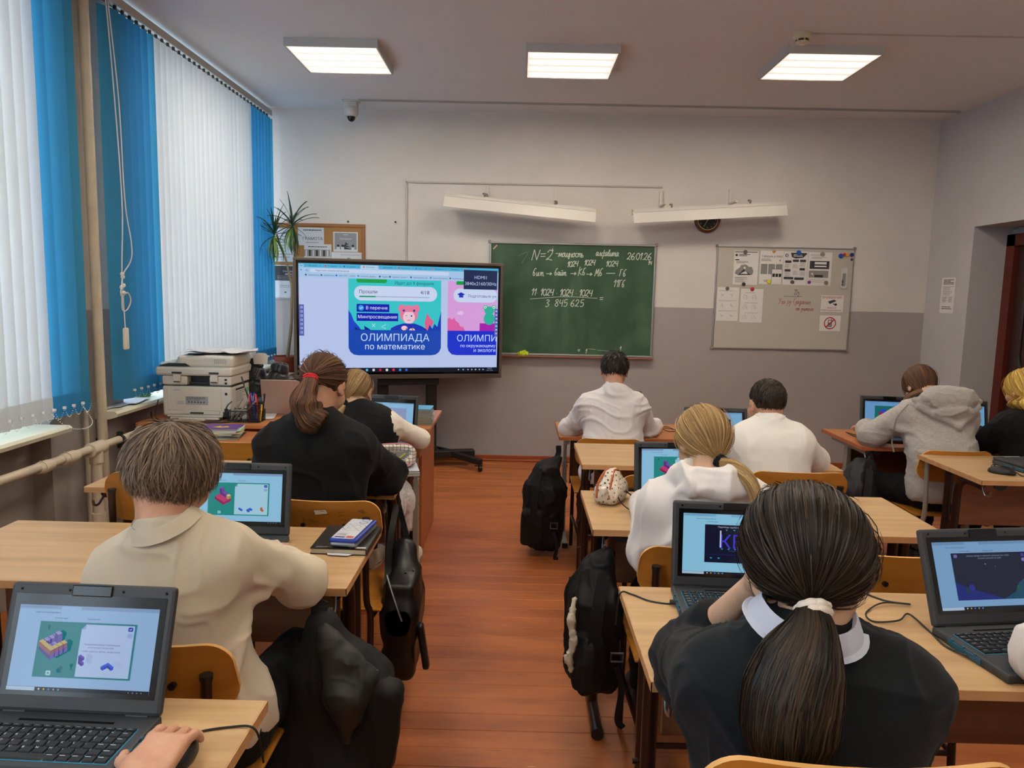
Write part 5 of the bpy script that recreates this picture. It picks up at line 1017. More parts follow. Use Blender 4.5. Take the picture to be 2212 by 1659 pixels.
def scr_dark(p):
    page(p, '7aa4cc', '6a90b4'); p.T(.25, .34, .15, 'К списку задач', '20385a'); p.T(.46, .56, .15, 'Звёздное небо', '20385a'); p.R(.155, .17, .855, .86, '1c2338'); p.P([(.155, .60), (.3, .70), (.5, .80), (.6, .86), (.155, .86)], '1c2a78'); p.P([(.855, .52), (.75, .62), (.7, .76), (.58, .86), (.855, .86)], '1a4a66')
    p.D(.30, .68, .05, '2a2c90'); p.D(.26, .72, .045, '1c3a50'); p.D(.74, .70, .04, '1c5a50'); p.T(.30, .70, .225, 'Находи звёзды и соединяй созвездия так, чтобы', '8a98b8'); p.T(.40, .62, .262, 'получить рисунок на небе', '8a98b8'); p.R(.175, .19, .21, .24, '6a68b0', .02); p.R(.81, .19, .84, .24, '4a3a98', .015); p.R(.81, .26, .845, .31, '7a78c0', .02)
    p.D(.46, .34, .008, 'a8b8d0'); p.D(.55, .38, .005, 'a8b8d0')
def scr_dk(p): page(p, '7cb0d8', '6a9cc4'); p.R(.1, .28, .66, .86, '1c3a90'); p.R(.28, .24, .78, .6, '202838'); p.T(.5, .7, .46, 'ФИГУРА', '8898b0'); p.P([(.2, .28), (.36, .28), (.44, .86), (.3, .86)], '2848a8')
def scr_mix(p):
    page(p, '6a9ccc', '5c8abc'); p.R(.2, .17, .62, .75, '1a6a6a'); p.D(.38, .42, .13, '2a48b8'); p.P([(.26, .42), (.5, .42), (.42, .56), (.3, .56)], '8a2848'); p.R(.30, .62, .36, .68, 'c8d0e0', .02); p.R(.62, .17, .95, .75, '8ab0dc')
def scr_text(p): page(p, '6aa0c8', '5c8fb8'); p.R(.08, .12, .9, .9, '7eaed0'); p.Gk(.12, .16, .85, .84, '305878', 9, .5, 3)
def scr_p(p): page(p, '8fc0e6', '78a8cc'); p.R(.2, .2, .85, .85, '8f9cc8'); 
for_nothing = None
def laptop(label, x, y, z, rz, tilt, scr, w=.325, d=.225, lh=.225, detail=1):
    """x, y: middle of the hinge line; the keyboard runs towards local -y, the lid leans back to +y"""
    t = thing('laptop', label, 'laptop', (x, y, z), rz, 'open school laptops'); b_ = MB(); b_.box((-w/2, -d, 0), (w/2, .008, .020), bev=.006); b_.build('base', M_LAP, t)
    R = rotm('X', -math.radians(tilt)); o = np.array((0, .004, .018)); f3 = lambda u, v, d_: tuple(o+R@np.array((u, -.0105-d_, v)))
    mb = MB(); v, f = rounded((w, .016, lh), .007); mb.add((v+np.array((0, 0, lh/2)))@R.T+o, f); lid = mb.build('lid', M_LAP, t)
    bz = Pic(lambda u, v, d_: tuple(o+R@np.array((u, -.0084-d_, v))), .0004); bz.rect(-w*.455, .028, w*.455, lh-.020, M_LAPB); bz.build('screen_bezel', lid)
    sw = min(w*.84, (lh-.062)*16/9); sh_ = sw*9/16; p = LS(lambda u, v, d_: tuple(o+R@np.array((u-sw/2, -.0092-d_, v+.036))), sw, sh_, .80); p.step = .00012; scr(p); p.build('screen_picture', lid)
    mb = MB()
    for s_ in (-1, 1): mb.tube([(s_*w*.36-.02, .004, .016), (s_*w*.36+.02, .004, .016)], .008, 10)
    mb.build('hinge', M_KEY, t, smooth=True)
    mb = MB(); v, f = rounded((.075, .004, .020), .002); mb.add((v+np.array((0, -.009, lh-.012)))@R.T+o, f); mb.build('camera_bar', M_LAPB, lid)
    mb = MB()
    for u in (-.14, -.045, .06, .145): mb.ball(o+R@np.array((u*w/.325, -.0085, lh-.012)), (.003, .0015, .003), 6)
    mb.build('rubber_stud', M_LAPB, lid)
    mb = MB(); mb.box((-.085, -.028, .0195), (.085, -.022, .0205)); mb.build('vent_slot', M_LAPB, t)
    kx0, kx1, ky0, ky1 = -w*.44, w*.44, -.135, -.040; mb = MB(); mb.box((kx0-.0012, ky0-.0012, .0195), (kx1+.0012, ky1+.0012, .0204)); mb.build('key_deck', mat('key_gap_teal', '1f82a8', .4), t)
    rows = ((15, .6), (14, 1), (14, 1), (13, 1), (12, 1), (9, 1)); tot = sum(r[1] for r in rows); yy = ky1; lt = MB(); fn = (lambda u, v, d_: (u, v, .0236+d_)); lp = Pic(fn, .00005); abc = ['', '1234567890-=', 'QWERTYUIOP[]', 'ASDFGHJKL;', 'ZXCVBNM,./', '']; M_LEG = mat('key_legend', 'c9d2d8', .5); kme = None
    for ri, (n_, hh) in enumerate(rows):
        rh = (ky1-ky0)/tot*hh; kw2 = (kx1-kx0)/n_; u = kx0
        for k in range(n_):
            ww_ = kw2
            if ri == 5: ww_ = kw2*(3.4 if k == 3 else .7)
            key = ('k', round(ww_, 4), round(rh, 4))
            if detail:
                if key not in KEYM:
                    q = MB(); q.box((.0009, .0009, 0), (ww_-.0009, rh-.0009, .0030)); oo = q.build('key', M_KEY, t); KEYM[key] = oo.data; bm_ = bmesh.new(); bm_.from_mesh(oo.data); tp = [v_ for v_ in bm_.verts if v_.co.z > .002]; cxx = ww_/2; cyy = rh/2
                    for v_ in tp: v_.co.x = cxx+(v_.co.x-cxx)*.86; v_.co.y = cyy+(v_.co.y-cyy)*.84
                    bm_.to_mesh(oo.data); bm_.free()
                else: oo = link('key', KEYM[key], t)
                oo.location = (u, yy-rh, .0204)
            else: lt.box((u+.001, yy-rh+.001, .0204), (u+ww_-.001, yy-.001, .0232))
            ch = abc[ri][k-1] if 0 < k <= len(abc[ri]) else ''
            if detail and ch: lp.text(u+.003, yy-rh*.55, ch, rh*.42, M_LEG)
            elif detail and ww_ > .01: lp.rect(u+.004, yy-rh*.5, u+min(ww_*.6, .014), yy-rh*.42, M_LEG, up=False)
            u += ww_
        yy -= rh
    if detail: lp.build('key_legends', t)
    else: q = lt.build('keys', M_KEY, t); q['kind'] = 'stuff'
    mb = MB(); mb.box((-.05, -d+.015, .0196), (.05, -.150, .0203)); mb.build('touchpad', M_KEY, t)
    mb = MB()
    for s_ in (-1, 1): mb.box((s_*w/2-.002, -.15, .004), (s_*w/2+.002, -.05, .016))
    mb.build('port_cover', M_TEAL, t)
    for s_ in (-1, 1):
        for q_ in (-.135, -.10, -.065): mb = MB(); mb.box((s_*w/2-.0018, q_, .010), (s_*w/2+.0018, q_+.007, .0208)); mb.build('port_clip', M_TEAL, t)
    return t
KEYM = {}
def lean(p): pass
laptop('open laptop with the violet block puzzle on the near left desk', -.772, 1.235, .768, math.radians(-2), 20, scr_blocks('a'), w=.31, lh=.222)
laptop('open laptop with the red block puzzle before the boy in the cream polo', -.855, 2.215, .768, 0, 10, scr_blocks('b'), w=.325, lh=.222)
laptop('open laptop just past the small girl in the vest', -.71, 4.10, .72, math.radians(-8), 12, scr_p, w=.31, detail=0)
laptop('open laptop mostly hidden by the boy at the chalkboard', .67, 4.80, .70, math.radians(4), 12, scr_p, w=.30, lh=.21, detail=0)
laptop('open laptop with a block puzzle beside the patterned pencil case', .61, 2.745, .768, math.radians(4), 8, scr_blocks('b'), w=.325, lh=.215)
laptop('open laptop beside the boy with cropped hair', 1.01, 3.70, .768, math.radians(0), 16, scr_dk, w=.32, lh=.21, detail=0)
laptop('open laptop at the outer end of the grey-legged door-side desk', 2.235, 4.43, .735, math.radians(-8), 10, scr_mix, w=.33, detail=0)
laptop('open laptop between the grey hoodie and the golden-haired person', 2.595, 4.30, .735, math.radians(4), 10, scr_text, w=.33, detail=0)
laptop('open laptop showing glowing tube letters before the dark-haired girl', .585, 1.885, .768, math.radians(-3), 8, scr_quest, w=.335, lh=.226)
laptop('open laptop with a dark starry game on the near right desk', 1.155, 1.70, .768, math.radians(8), 22, scr_dark, w=.335, lh=.226)
t = thing('closed_laptop', 'closed laptop lying on the beech desk at the door side', 'laptop', (2.50, 3.50, .768), .12); mb = MB(); mb.box((-.165, -.12, 0), (.165, .11, .022), bev=.006); mb.build('base', M_LAP, t); mb = MB(); mb.box((-.164, -.119, .0225), (.164, .109, .036), bev=.005); mb.build('lid', M_LAP, t)
mb = MB(); mb.box((-.168, -.02, .006), (-.163, .03, .016)); mb.box((-.168, -.09, .006), (-.163, -.04, .016)); mb.build('port_cover', M_TEAL, t); mb = MB(); mb.box((-.11, .095, .036), (-.03, .102, .0368)); mb.build('label_strip', M_WPL, t)
# silver laptop seen from behind on the teacher's desk
t = thing('silver_laptop', 'silver-pink laptop seen from behind on the teacher desk', 'laptop', (-1.43, 4.62, .755), .04); M_SLV = mat('rose_silver', 'b59a8c', .4, .4); mb = MB(); mb.box((-.165, 0, 0), (.165, .22, .016), bev=.005); mb.build('base', M_SLV, t)
mb = MB(); v, f = rounded((.33, .007, .215), .003); mb.add((v+np.array((0, 0, .107)))@rotm('X', .22).T+np.array((0, .0, .014)), f); lid = mb.build('lid', M_SLV, t)
# ------------------------------------------------------------------ mice and cables
def mouse(label, x, y, z, rz): 
    S = SDF(.003); S.ell((0, 0, .008), (.031, .056, .028)); S.plane((0, 0, .002), (0, 0, -1), k=.004); V, Q = S.mesh(); c, s_ = math.cos(rz), math.sin(rz); V = V@np.array(((c, s_, 0), (-s_, c, 0), (0, 0, 1))); o = qmesh('computer_mouse', V, Q, M_KEY, None, loc=(x, y, z)); tag(o, label, 'mouse')
    mb = MB(); mb.tube([(-.003*c-.03*s_, .03*c, .034), (.003*c-.03*s_, .03*c, .034)], .006, 10); mb.build('scroll_wheel', M_LAP, o)
mouse('black computer mouse under the bare hand', -.548, 1.135, .768, 0); mouse('black computer mouse beside the closed laptop', 2.235, 3.375, .768, .9); mouse('black mouse under the hand of the boy at the chalkboard', .895, 4.70, .70, .2)
def cable(label, pts, r=.0022, parent=None, n=8): 
    mb = MB(); mb.tube(bez(pts, n), r, 6); o = mb.build('cable', M_HOOK, smooth=True); tag(o, label, 'cable'); return o
z = .7705
cable('black mouse cable crossing the near left desk to its edge', [(-.548, 1.18, z), (-.545, 1.215, z), (-.49, 1.235, z), (-.458, 1.235, z), (-.445, 1.235, .75), (-.44, 1.24, .70)])
cable('black cable from the desk edge to the glowing-letter laptop', [(.27, 1.86, .69), (.28, 1.87, .77), (.31, 1.87, z), (.35, 1.83, z), (.40, 1.815, z), (.425, 1.82, .778)])
mb = MB(); mb.tube([(.398, 1.81, .778), (.43, 1.80, .779)], .006, 8); o = mb.build('usb_plug', M_HOOK); tag(o, 'black plug at the side of the glowing-letter laptop', 'plug')
cable('looped black cable on the near right desk by the starry laptop', [(.93, 1.93, z), (.97, 1.87, z), (1.02, 1.84, z+.004), (.95, 1.84, z+.006), (.885, 1.79, z), (.88, 1.74, z), (.94, 1.74, z+.004), (.985, 1.78, z+.004), (.99, 1.70, z), (.985, 1.62, z), (1.0, 1.57, z+.004), (1.02, 1.545, .780)])
cable('short black cable end beside the dark-haired girl collar', [(.70, 1.62, z), (.74, 1.61, z), (.77, 1.56, z), (.80, 1.50, z)])
cable('black cable coil between the pencil case and the block puzzle laptop', [(.375, 2.80, z), (.41, 2.78, z+.03), (.44, 2.72, z+.03), (.455, 2.66, z+.004), (.43, 2.62, z), (.39, 2.66, z+.02), (.38, 2.74, z+.05), (.42, 2.76, z+.04), (.45, 2.70, z+.01), (.44, 2.60, z)])
cable('knot of black cable beside the hand of the boy at the chalkboard', [(.85, 4.85, .703), (.90, 4.83, .74), (.94, 4.78, .73), (.93, 4.72, .71), (.98, 4.70, .706), (1.01, 4.64, .703), (.95, 4.62, .703), (.92, 4.68, .715), (.97, 4.74, .71), (1.02, 4.62, .703)])
cable('small black cable by the outer laptop of the grey-legged door-side desk', [(2.05, 4.44, .737), (2.0, 4.46, .75), (1.985, 4.43, .755), (2.02, 4.40, .737), (2.07, 4.38, .737)])
cable('black cable wound round the mouse at the closed laptop', [(2.26, 3.36, .80), (2.22, 3.34, .81), (2.19, 3.38, .80), (2.23, 3.42, .80), (2.28, 3.39, .79), (2.30, 3.33, z), (2.36, 3.32, z), (2.42, 3.36, z)])
# ------------------------------------------------------------------ printer and the things around it
def TX(v): return v
M_PR = mat('printer_cream', 'cdc9bb', .45); M_PRD = mat('printer_charcoal', '26282b', .45); M_PRG = mat('printer_grey_label', '9b9ca0', .6)
t = thing('printer', 'cream multifunction printer with its back to the class, papers on top', 'printer', (-2.105, 4.36, .755), 0)
Wp, Dp = .41, .36
mb = MB(); mb.box((0, 0, .02), (Wp, Dp, .20), bev=.012); mb.build('lower_body', M_PR, t)
mb = MB(); mb.box((.0, .01, .20), (Wp, Dp, .206)); mb.build('seam', M_PRD, t)
mb = MB(); mb.box((0, 0, .206), (.15, Dp, .262), bev=.010); mb.box((.28, 0, .206), (Wp, Dp, .262), bev=.010); mb.box((.13, .06, .206), (.33, Dp, .262)); mb.build('upper_body', M_PR, t)
mb = MB(); mb.box((.15, .03, .208), (.31, .08, .222)); mb.box((.14, .055, .215), (.32, .062, .255)); mb.build('paper_slot', M_PRD, t)
mb = MB(); mb.box((-.035, -.01, .262), (Wp+.01, Dp+.01, .315), bev=.014); mb.build('scanner_bed', M_PR, t)
S = SDF(.006); S.box((.25, .18, .345), (.165, .17, .035), .02); S.box((.06, .18, .325), (.08, .16, .012), .01, k=.03); V, Q = S.mesh(); qmesh('document_feeder', V, Q, M_PR, t)
mb = MB(); mb.prism([(-.02, .318), (.04, .335), (.14, .335), (.165, .318)], lambda u, v, w: (u, .0+w, v), .2); mb.build('feeder_tray', M_PRD, t)
for u in (.095, .315): mb = MB(); mb.box((u-.022, -.014, .225), (u+.022, .0, .272), bev=.003); mb.build('hinge', M_PR, t); mb = MB(); mb.box((u-.028, -.016, .276), (u+.028, -.008, .286)); mb.box((u-.018, -.0165, .224), (u+.018, -.013, .23)); mb.build('hinge_pin', M_PRD, t)
mb = MB(); mb.box((.03, -.004, .055), (.352, .004, .192), bev=.003); mb.build('rear_panel', M_PR, t); mb = MB(); mb.box((.045, -.005, .033), (.34, .003, .055), bev=.002); mb.box((.03, -.012, .018), (.36, .0, .028), bev=.002); mb.build('rear_flap', M_PR, t)
mb = MB(); mb.box((.165, -.006, .036), (.245, -.004, .046)); mb.box((.04, -.004, .005), (.36, .05, .02)); mb.box((.36, -.003, .02), (.395, .0, .05)); mb.build('recess', M_PRD, t)
mb = MB(); mb.box((.05, -.02, .003), (.34, .0, .016), bev=.003); mb.box((.13, -.028, .0), (.26, .0, .012), bev=.002); mb.build('tray_end', M_PR, t)
p = Pic(lambda u, v, d: (u, -.0045-d, v)); p.rect(.14, .09, .275, .14, M_PRG); p.greek(.145, .115, .26, .138, M_INK, 3, .35, 3); p.rect(.085, .09, .135, .115, M_WPL); p.greek(.09, .092, .13, .112, M_G1, 4, .4, 1); p.poly([(.065, .165), (.12, .172), (.115, .188), (.06, .184)], M_WPL); p.greek(.07, .172, .11, .182, M_G1, 2, .4, 5)
for k in range(6): p.disc(.16+.018*k, .106, .0045, M_INK, n=8)
p.build('rating_label', t)
p = Pic(lambda u, v, d: (u, -.001-d, v)); p.rect(.366, .09, .394, .175, M_WPL, .004); p.rect(.373, .15, .388, .165, M_INK); p.rect(.373, .215, .388, .227, M_INK); p.rect(.373, .236, .388, .248, M_INK); p.rect(.368, .052, .392, .07, M_INK); p.build('sockets', t)
p = Pic(lambda u, v, d: (Wp+.0005+d, u, v)); p.rect(.06, .09, .24, .19, M_WPL); p.rect(.07, .17, .23, .182, M_INK); p.greek(.07, .1, .23, .165, M_G1, 6, .4, 3); p.build('side_label', t)
p = Pic(lambda u, v, d: (u, .009-d, v)); 
for i in range(7):
    for j in range(5): p.rect(.31+i*.011, .335+j*.006, .316+i*.011, .339+j*.006, M_G1, up=False)
p.build('speaker_grille', t)
g_ = random.Random(11)
def loose_sheet(label, x, y, z, w, h, rz, cur, group, m=None, cat='paper', seed=0, print_=True, name='paper_sheet'):
    mb = MB(); n = 8; c, s_ = math.cos(rz), math.sin(rz); V = []
    for i in range(n+1):
        for j in range(n+1):
            u, v = (i/n-.5)*w, (j/n-.5)*h; zz = z+cur*((abs(u)/(w/2))**2.2)*.5+cur*.4*math.sin(seed+3*u/w+4*v/h)**2; V.append((x+u*c-v*s_, y+u*s_+v*c, zz))
    mb.add(V, [(i*(n+1)+j, (i+1)*(n+1)+j, (i+1)*(n+1)+j+1, i*(n+1)+j+1) for i in range(n) for j in range(n)], m or M_PAP)
    o = mb.build(name, None, None, (x, y, z), smooth=True); tag(o, label, cat, group); return o
pap = mat('paper_top', 'cfcfd4', .8)
for k, (dx, dy, rz, cur, lb) in enumerate(((-.02, .03, .5, .012, 'lowest loose sheet on the printer feeder'), (.05, .06, -.3, .016, 'tilted sheet on the printer, second from below'), (-.05, .0, 1.1, .010, 'sheet spread towards the window on the printer'), (.08, .02, .2, .020, 'curled sheet rising at its corner on the printer'), (.0, .05, .8, .008, 'printed sheet on top of the printer pile'))):
    loose_sheet(lb, -2.105+.24+dx, 4.36+.18+dy, 1.137+.003*k, .30, .21, rz, cur, 'loose sheets on the printer', pap, seed=k)
loose_sheet('long curled sheet sticking out from the printer pile towards the screen', -2.105+.42, 4.5, 1.145, .20, .14, .35, .035, 'loose sheets on the printer', pap, seed=3)
for k, (yy, lb) in enumerate(((4.12, 'white sheet at the end of the far sill'), (4.22, 'second white sheet overlapping it on the far sill'), (4.33, 'last white sheet on the far sill beside the printer'))): loose_sheet(lb, -2.36+.02*k, yy, SILLZ+.003+.002*k, .21, .24, .15*k-.1, .003, 'sheets on the far sill', pap, seed=k)
mb = MB(); mb.box((-2.46, 4.55, SILLZ+.001), (-2.30, 4.62, SILLZ+.16), bev=.004); o = mb.build('green_folder', mat('green_card', '2f8a3c', .5)); tag(o, 'green folder standing on the far sill behind the blind', 'folder')
cable('black printer cable hanging over the front of the teacher desk', [(-1.69, 4.355, .87), (-1.70, 4.31, .85), (-1.715, 4.30, .80), (-1.74, 4.30, .765), (-1.80, 4.27, .760), (-1.92, 4.24, .760), (-1.97, 4.27, .760)], .004)
cable('thick black power cable behind the printer', [(-1.66, 4.36, .79), (-1.63, 4.33, .765), (-1.70, 4.27, .761), (-1.78, 4.25, .761), (-1.84, 4.20, .755), (-1.86, 4.19, .70)], .0045)
cable('white-grey cable looping at the window side of the printer', [(-2.13, 4.36, .87), (-2.135, 4.33, .80), (-2.12, 4.31, .765), (-2.05, 4.27, .760), (-1.95, 4.235, .760)], .003)
cable('black cable end curling up at the window end of the teacher desk', [(-2.17, 4.35, .80), (-2.165, 4.34, .775), (-2.13, 4.29, .762), (-2.08, 4.25, .760)], .004)
cable('black cable hanging down behind the silver laptop', [(-1.60, 4.9, .98), (-1.57, 4.92, 1.0), (-1.53, 4.93, .96), (-1.52, 4.9, .86), (-1.54, 4.85, .762), (-1.62, 4.75, .760)], .006)
# quilted bag
t = None
S = SDF(.0065); S.ell((-.065, 0, .13), (.075, .075, .16)); S.ell((.07, .0, .125), (.08, .08, .15), k=.025); S.box((.0, 0, .05), (.12, .08, .05), .04, k=.04); S.cap((-.07, .0, .25), (-.075, 0, .33), .055, .05, k=.03); S.cap((.08, 0, .22), (.085, 0, .30), .06, .055, k=.03)
S.ell((-.075, 0, .35), (.04, .038, .06), mode='s'); S.ell((.088, 0, .32), (.045, .042, .05), mode='s'); S.plane((0, 0, 0), (0, 0, -1))
quilt = lambda V, N: -.007*(np.abs(np.sin(V[:, 2]*34+V[:, 0]*9)) < .25)-.006*(np.abs(np.sin(V[:, 0]*24-V[:, 2]*8)) < .15)+.003*vnoise(V*30, 3)
V, Q = S.mesh(quilt); o = qmesh('quilted_boots', V, Q, mat('black_quilted_nylon', '101215', .32, sheen=.2), None, loc=(-1.605, 4.72, .755)); tag(o, 'black quilted winter boots with a white card, standing beside the printer', 'boots')
mb = MB(); pr = [(-.045, 0), (.04, .0), (.045, .055), (.03, .07), (-.02, .072), (-.05, .05)]; mb.prism(pr, lambda u, v, w: (-.01+u, -.07+w, .31+v), .002); mb.build('white_card', M_PAP, o)
# mesh organiser with pens
M_MESH = mat('black_mesh', '18181a', .5)
t = thing('desk_organiser', 'black wire mesh organiser full of pens on the teacher desk', 'organiser', (-1.70, 4.30, .755))
def meshwall(mb, a, b_, h):
    a = np.array(a, float); b_ = np.array(b_, float); L_ = np.linalg.norm(b_-a); n = max(2, int(L_/.008)); 
    for i in range(n+1): p_ = a+(b_-a)*i/n; mb.tube([p_, p_+(0, 0, h)], .0009, 3, caps=False)
    for k in range(int(h/.008)+1): z_ = np.array((0, 0, k*.008)); mb.tube([a+z_, b_+z_], .0009, 3, caps=False)
    mb.tube([a+(0, 0, h), b_+(0, 0, h)], .0028, 6)
mb = MB(); cs = [(0, 0, 0), (.19, 0, 0), (.19, .11, 0), (0, .11, 0)]
for i in range(4): meshwall(mb, cs[i], cs[(i+1) % 4], .065)
mb.box((0, 0, 0), (.19, .11, .003)); q = mb.build('tray_mesh', M_MESH, t); mb = MB(); cs = [(.115, .01, 0), (.19, .01, 0), (.19, .09, 0), (.115, .09, 0)]
for i in range(4): meshwall(mb, cs[i], cs[(i+1) % 4], .105)
q = mb.build('cup_mesh', M_MESH, t)
for k, (c_, dx, dy, ln, tx, ty, lb) in enumerate((('b8202c', .125, .03, .16, -.05, .1, 'red marker on the window side of the mesh cup'), ('2038a0', .137, .045, .165, .03, .1, 'blue marker beside the red one in the mesh cup'), ('2a2c34', .15, .06, .15, .0, .0, 'dark pen in the middle of the mesh cup'), ('2c48b8', .163, .035, .17, -.22, .05, 'blue pen with a clear cap leaning in the mesh cup'), ('c02838', .170, .06, .16, -.1, -.1, 'second red marker at the back of the mesh cup'), ('2f8a48', .122, .07, .20, -.12, 0, 'tall green pencil in the mesh cup'), ('e0c02c', .185, .025, .10, .05, .2, 'yellow highlighter hanging on the mesh cup'), ('14141a', .175, .075, .16, .15, 0, 'black marker by the mesh cup rim'), ('16181c', .14, .07, .27, -.33, .1, 'long black pointer leaning from the mesh cup'))):
    b0 = np.array((-1.70+dx, 4.30+dy, .76)); d_ = np.array((tx, ty, 1.)); d_ /= np.linalg.norm(d_); r_ = .0062 if 'marker' in lb or 'high' in lb else .004; mb = MB(); mc = mat('pen_'+c_, c_, .35)
    mb.tube([(0, 0, 0), d_*ln*.68, d_*ln*.69], [r_, r_, r_*1.15], 10, mc); mb.tube([d_*ln*.69, d_*ln*.98, d_*ln], [r_*1.15, r_*1.12, r_*.7], 10, mc); mb.box(d_*ln*.72+(-.001, -r_*1.6, 0), d_*ln*.72+(.001, -r_, .03), M_WPL)
    o = mb.build('pen', None, smooth=True); o.location = b0; tag(o, lb, 'pen', 'pens in the mesh organiser')
for k in range(3):
    mb = MB(); mb.box((-.004, 0, 0), (.004, .015, .15), R=rotm('Y', .5+.12*k), c=(0, 0, 0)); o = mb.build('ruler', mat('grey_ruler', '8f8a80', .4)); o.location = (-1.69+.022*k, 4.33, .765); tag(o, ('grey ruler leaning lowest in the mesh tray', 'middle grey ruler in the mesh tray', 'grey ruler leaning highest beside the pen cup')[k], 'ruler', 'rulers in the mesh tray')
loose_sheet('printed sheet lying between the printer and the boots', -1.60, 4.55, .758, .21, .29, .2, .002, None, pap)
# book stacks (every book a thing)
def books(x, y, z, items, grp, where, rz=0., name='exercise_book', cat='book'):
    zz = z
    for k, (c_, w, d, h, ro, ox, oy, lb) in enumerate(items):
        t = thing(name, lb, cat, (x+ox, y+oy, zz), rz+ro, grp); mc = mat('cover_'+c_, c_, .45)
        mb = MB(); mb.box((-w/2, -d/2, h-.0012), (w/2, d/2, h)); mb.box((-w/2, -d/2, 0), (w/2, d/2, .0012)); mb.box((-w/2, -d/2, 0), (-w/2+.001, d/2, h)); mb.build('cover', mc, t)
        mb = MB(); mb.box((-w/2+.001, -d/2+.002, .0012), (w/2-.002, d/2-.002, h-.0012)); mb.build('pages', mat('page_block', 'cfc8b4', .8, var=.2, vscale=(2, 2, 900)), t); zz += h+.0004
    return zz
G1 = 'exercise books stacked on the small girl desk'
zt = books(-1.63, 4.04, .72, [('8fc8b8', .205, .165, .007, .05, 0, 0, 'mint exercise book at the bottom of the purple-topped stack'), ('30343c', .20, .16, .005, -.06, .01, 0, 'dark-edged book, second from the bottom of the purple-topped stack'), ('b8c4d0', .21, .165, .009, .1, 0, .01, 'pale blue book low in the purple-topped stack'), ('9ab8a8', .20, .165, .006, -.12, -.01, 0, 'grey-green book in the middle of the purple-topped stack'), ('d8c890', .21, .165, .007, .12, .01, 0, 'buff book in the middle of the purple-topped stack'), ('d4d8dc', .205, .165, .008, -.03, 0, 0, 'white book third from the top of the purple-topped stack'), ('a8d0c0', .205, .165, .006, .09, .01, 0, 'mint book just under the purple one'), ('5a2f86', .205, .16, .007, .0, 0, 0, 'purple book with a yellow print on top of its stack')], G1, '', .1)
p = Pic(lambda u, v, d: (-1.63+u, 4.04+v, zt-.0002+d)); p.poly([(-.04, -.02), (-.01, .02), (.01, -.01), (.03, .015), (.05, -.02), (.0, -.035)], mat('yellow_print', 'c9b040', .5)); o = p.build('cover_print'); 
par = [q for q in C.objects if q.type == 'EMPTY' and q.get('label', '').startswith('purple book')][0]; o.parent = par; o.matrix_parent_inverse = Matrix.Translation(-Vector(par.location))
it = []
for k in range(13):
    c_ = ['7f8a80', '8c9a90', '6f9a80', '98a0a4', 'a8b0a8', '5f7f70', '9aa6b8', '7a9288', 'a0a898', '8894a0', '6a8a90', '9cb0b8', '4fa0c8'][k]
    nm = ['lowest grey-green', 'second lowest grey', 'green-edged', 'light grey', 'pale', 'dark green', 'bluish grey', 'sage', 'khaki-grey', 'slate', 'blue-green', 'pale blue', 'bright blue topmost'][k]
    it.append((c_, .215, .165, .0068, g_.uniform(-.07, .07), g_.uniform(-.006, .006), 0, nm+' plastic-covered book of the stack beside the small girl laptop'))
books(-.615, 4.44, .755, it, 'plastic-covered books on the teacher desk', '', 0.05, name='covered_book')
bk2 = []
for k in range(8):
    c_ = ['c8ccd4', 'b84058', 'd8d4c8', '3a5ab0', 'd0d4d8', '8ab0b8', 'a03040', 'd8c8a0'][k]; nm = ['bottom white', 'red-spined', 'cream', 'blue-spined', 'thin white', 'pale teal', 'dark red', 'topmost buff'][k]
    bk2.append((c_, .20, .15, .014 if k % 2 else .011, g_.uniform(-.15, .15), g_.uniform(-.01, .01), 0, nm+' book of the stack under the plant pot'))
books(-2.02, 6.335, .715, bk2, 'books in the corner stack', '')
bk3 = [('b0b4bc', .19, .14, .012, .1, 0, 0, 'grey book at the bottom beside the corner stack'), ('c86a50', .18, .13, .010, -.1, 0, 0, 'rust book lying beside the corner stack'), ('d8d8e0', .18, .14, .011, .0, 0, 0, 'white book on top beside the corner stack')]
books(-1.80, 6.36, .715, bk3, 'books in the corner stack', '')
# potted dracaena
t = thing('potted_dracaena', 'tall two-headed dracaena in a terracotta-coloured plastic pot in the corner', 'plant', (-2.03, 6.47, .815)); M_POT = mat('terracotta_plastic', '8a3d2c', .5)
mb = MB(); mb.lathe([(.072, 0), (.078, .004), (.092, .105), (.104, .107), (.106, .14), (.098, .14), (.094, .115)], n=28); mb.build('pot', M_POT, t, smooth=True); mb = MB(); mb.lathe([(.001, .118), (.094, .116), (.001, .117)], n=20); mb.build('soil', mat('soil', '2c2018', .95, bump=.5), t)
mb = MB(); mb.box((-.07, -.035, -.10), (.07, .09, -.002), bev=.004); mb.build('pot_stand', T_OEDGE, t)
M_BRK = mat('cane_bark', '8d7a5c', .8, var=.3, vscale=(6, 6, 90)); M_LF = [mat('leaf_green', '3f5f2a', .45), mat('leaf_light', '6c8a3c', .45), mat('leaf_dark', '243f22', .4)]
mb = MB(); mb.tube(bez([(.015, 0, .11), (.03, 0, .22), (.055, 0, .42), (.06, 0, .62), (.065, 0, .74), (.04, 0, .85), (.015, .0, .97), (-.03, -.0, 1.08), (-.06, 0, 1.18)], 6), [.014]*12+[.011]*20+[.009]*17, 8); mb.tube(bez([(.06, 0, .70), (.07, .02, .85), (.085, .02, 1.0), (.09, .02, 1.15), (.075, .02, 1.26)], 6), .009, 8); mb.build('stem', M_BRK, t, smooth=True)
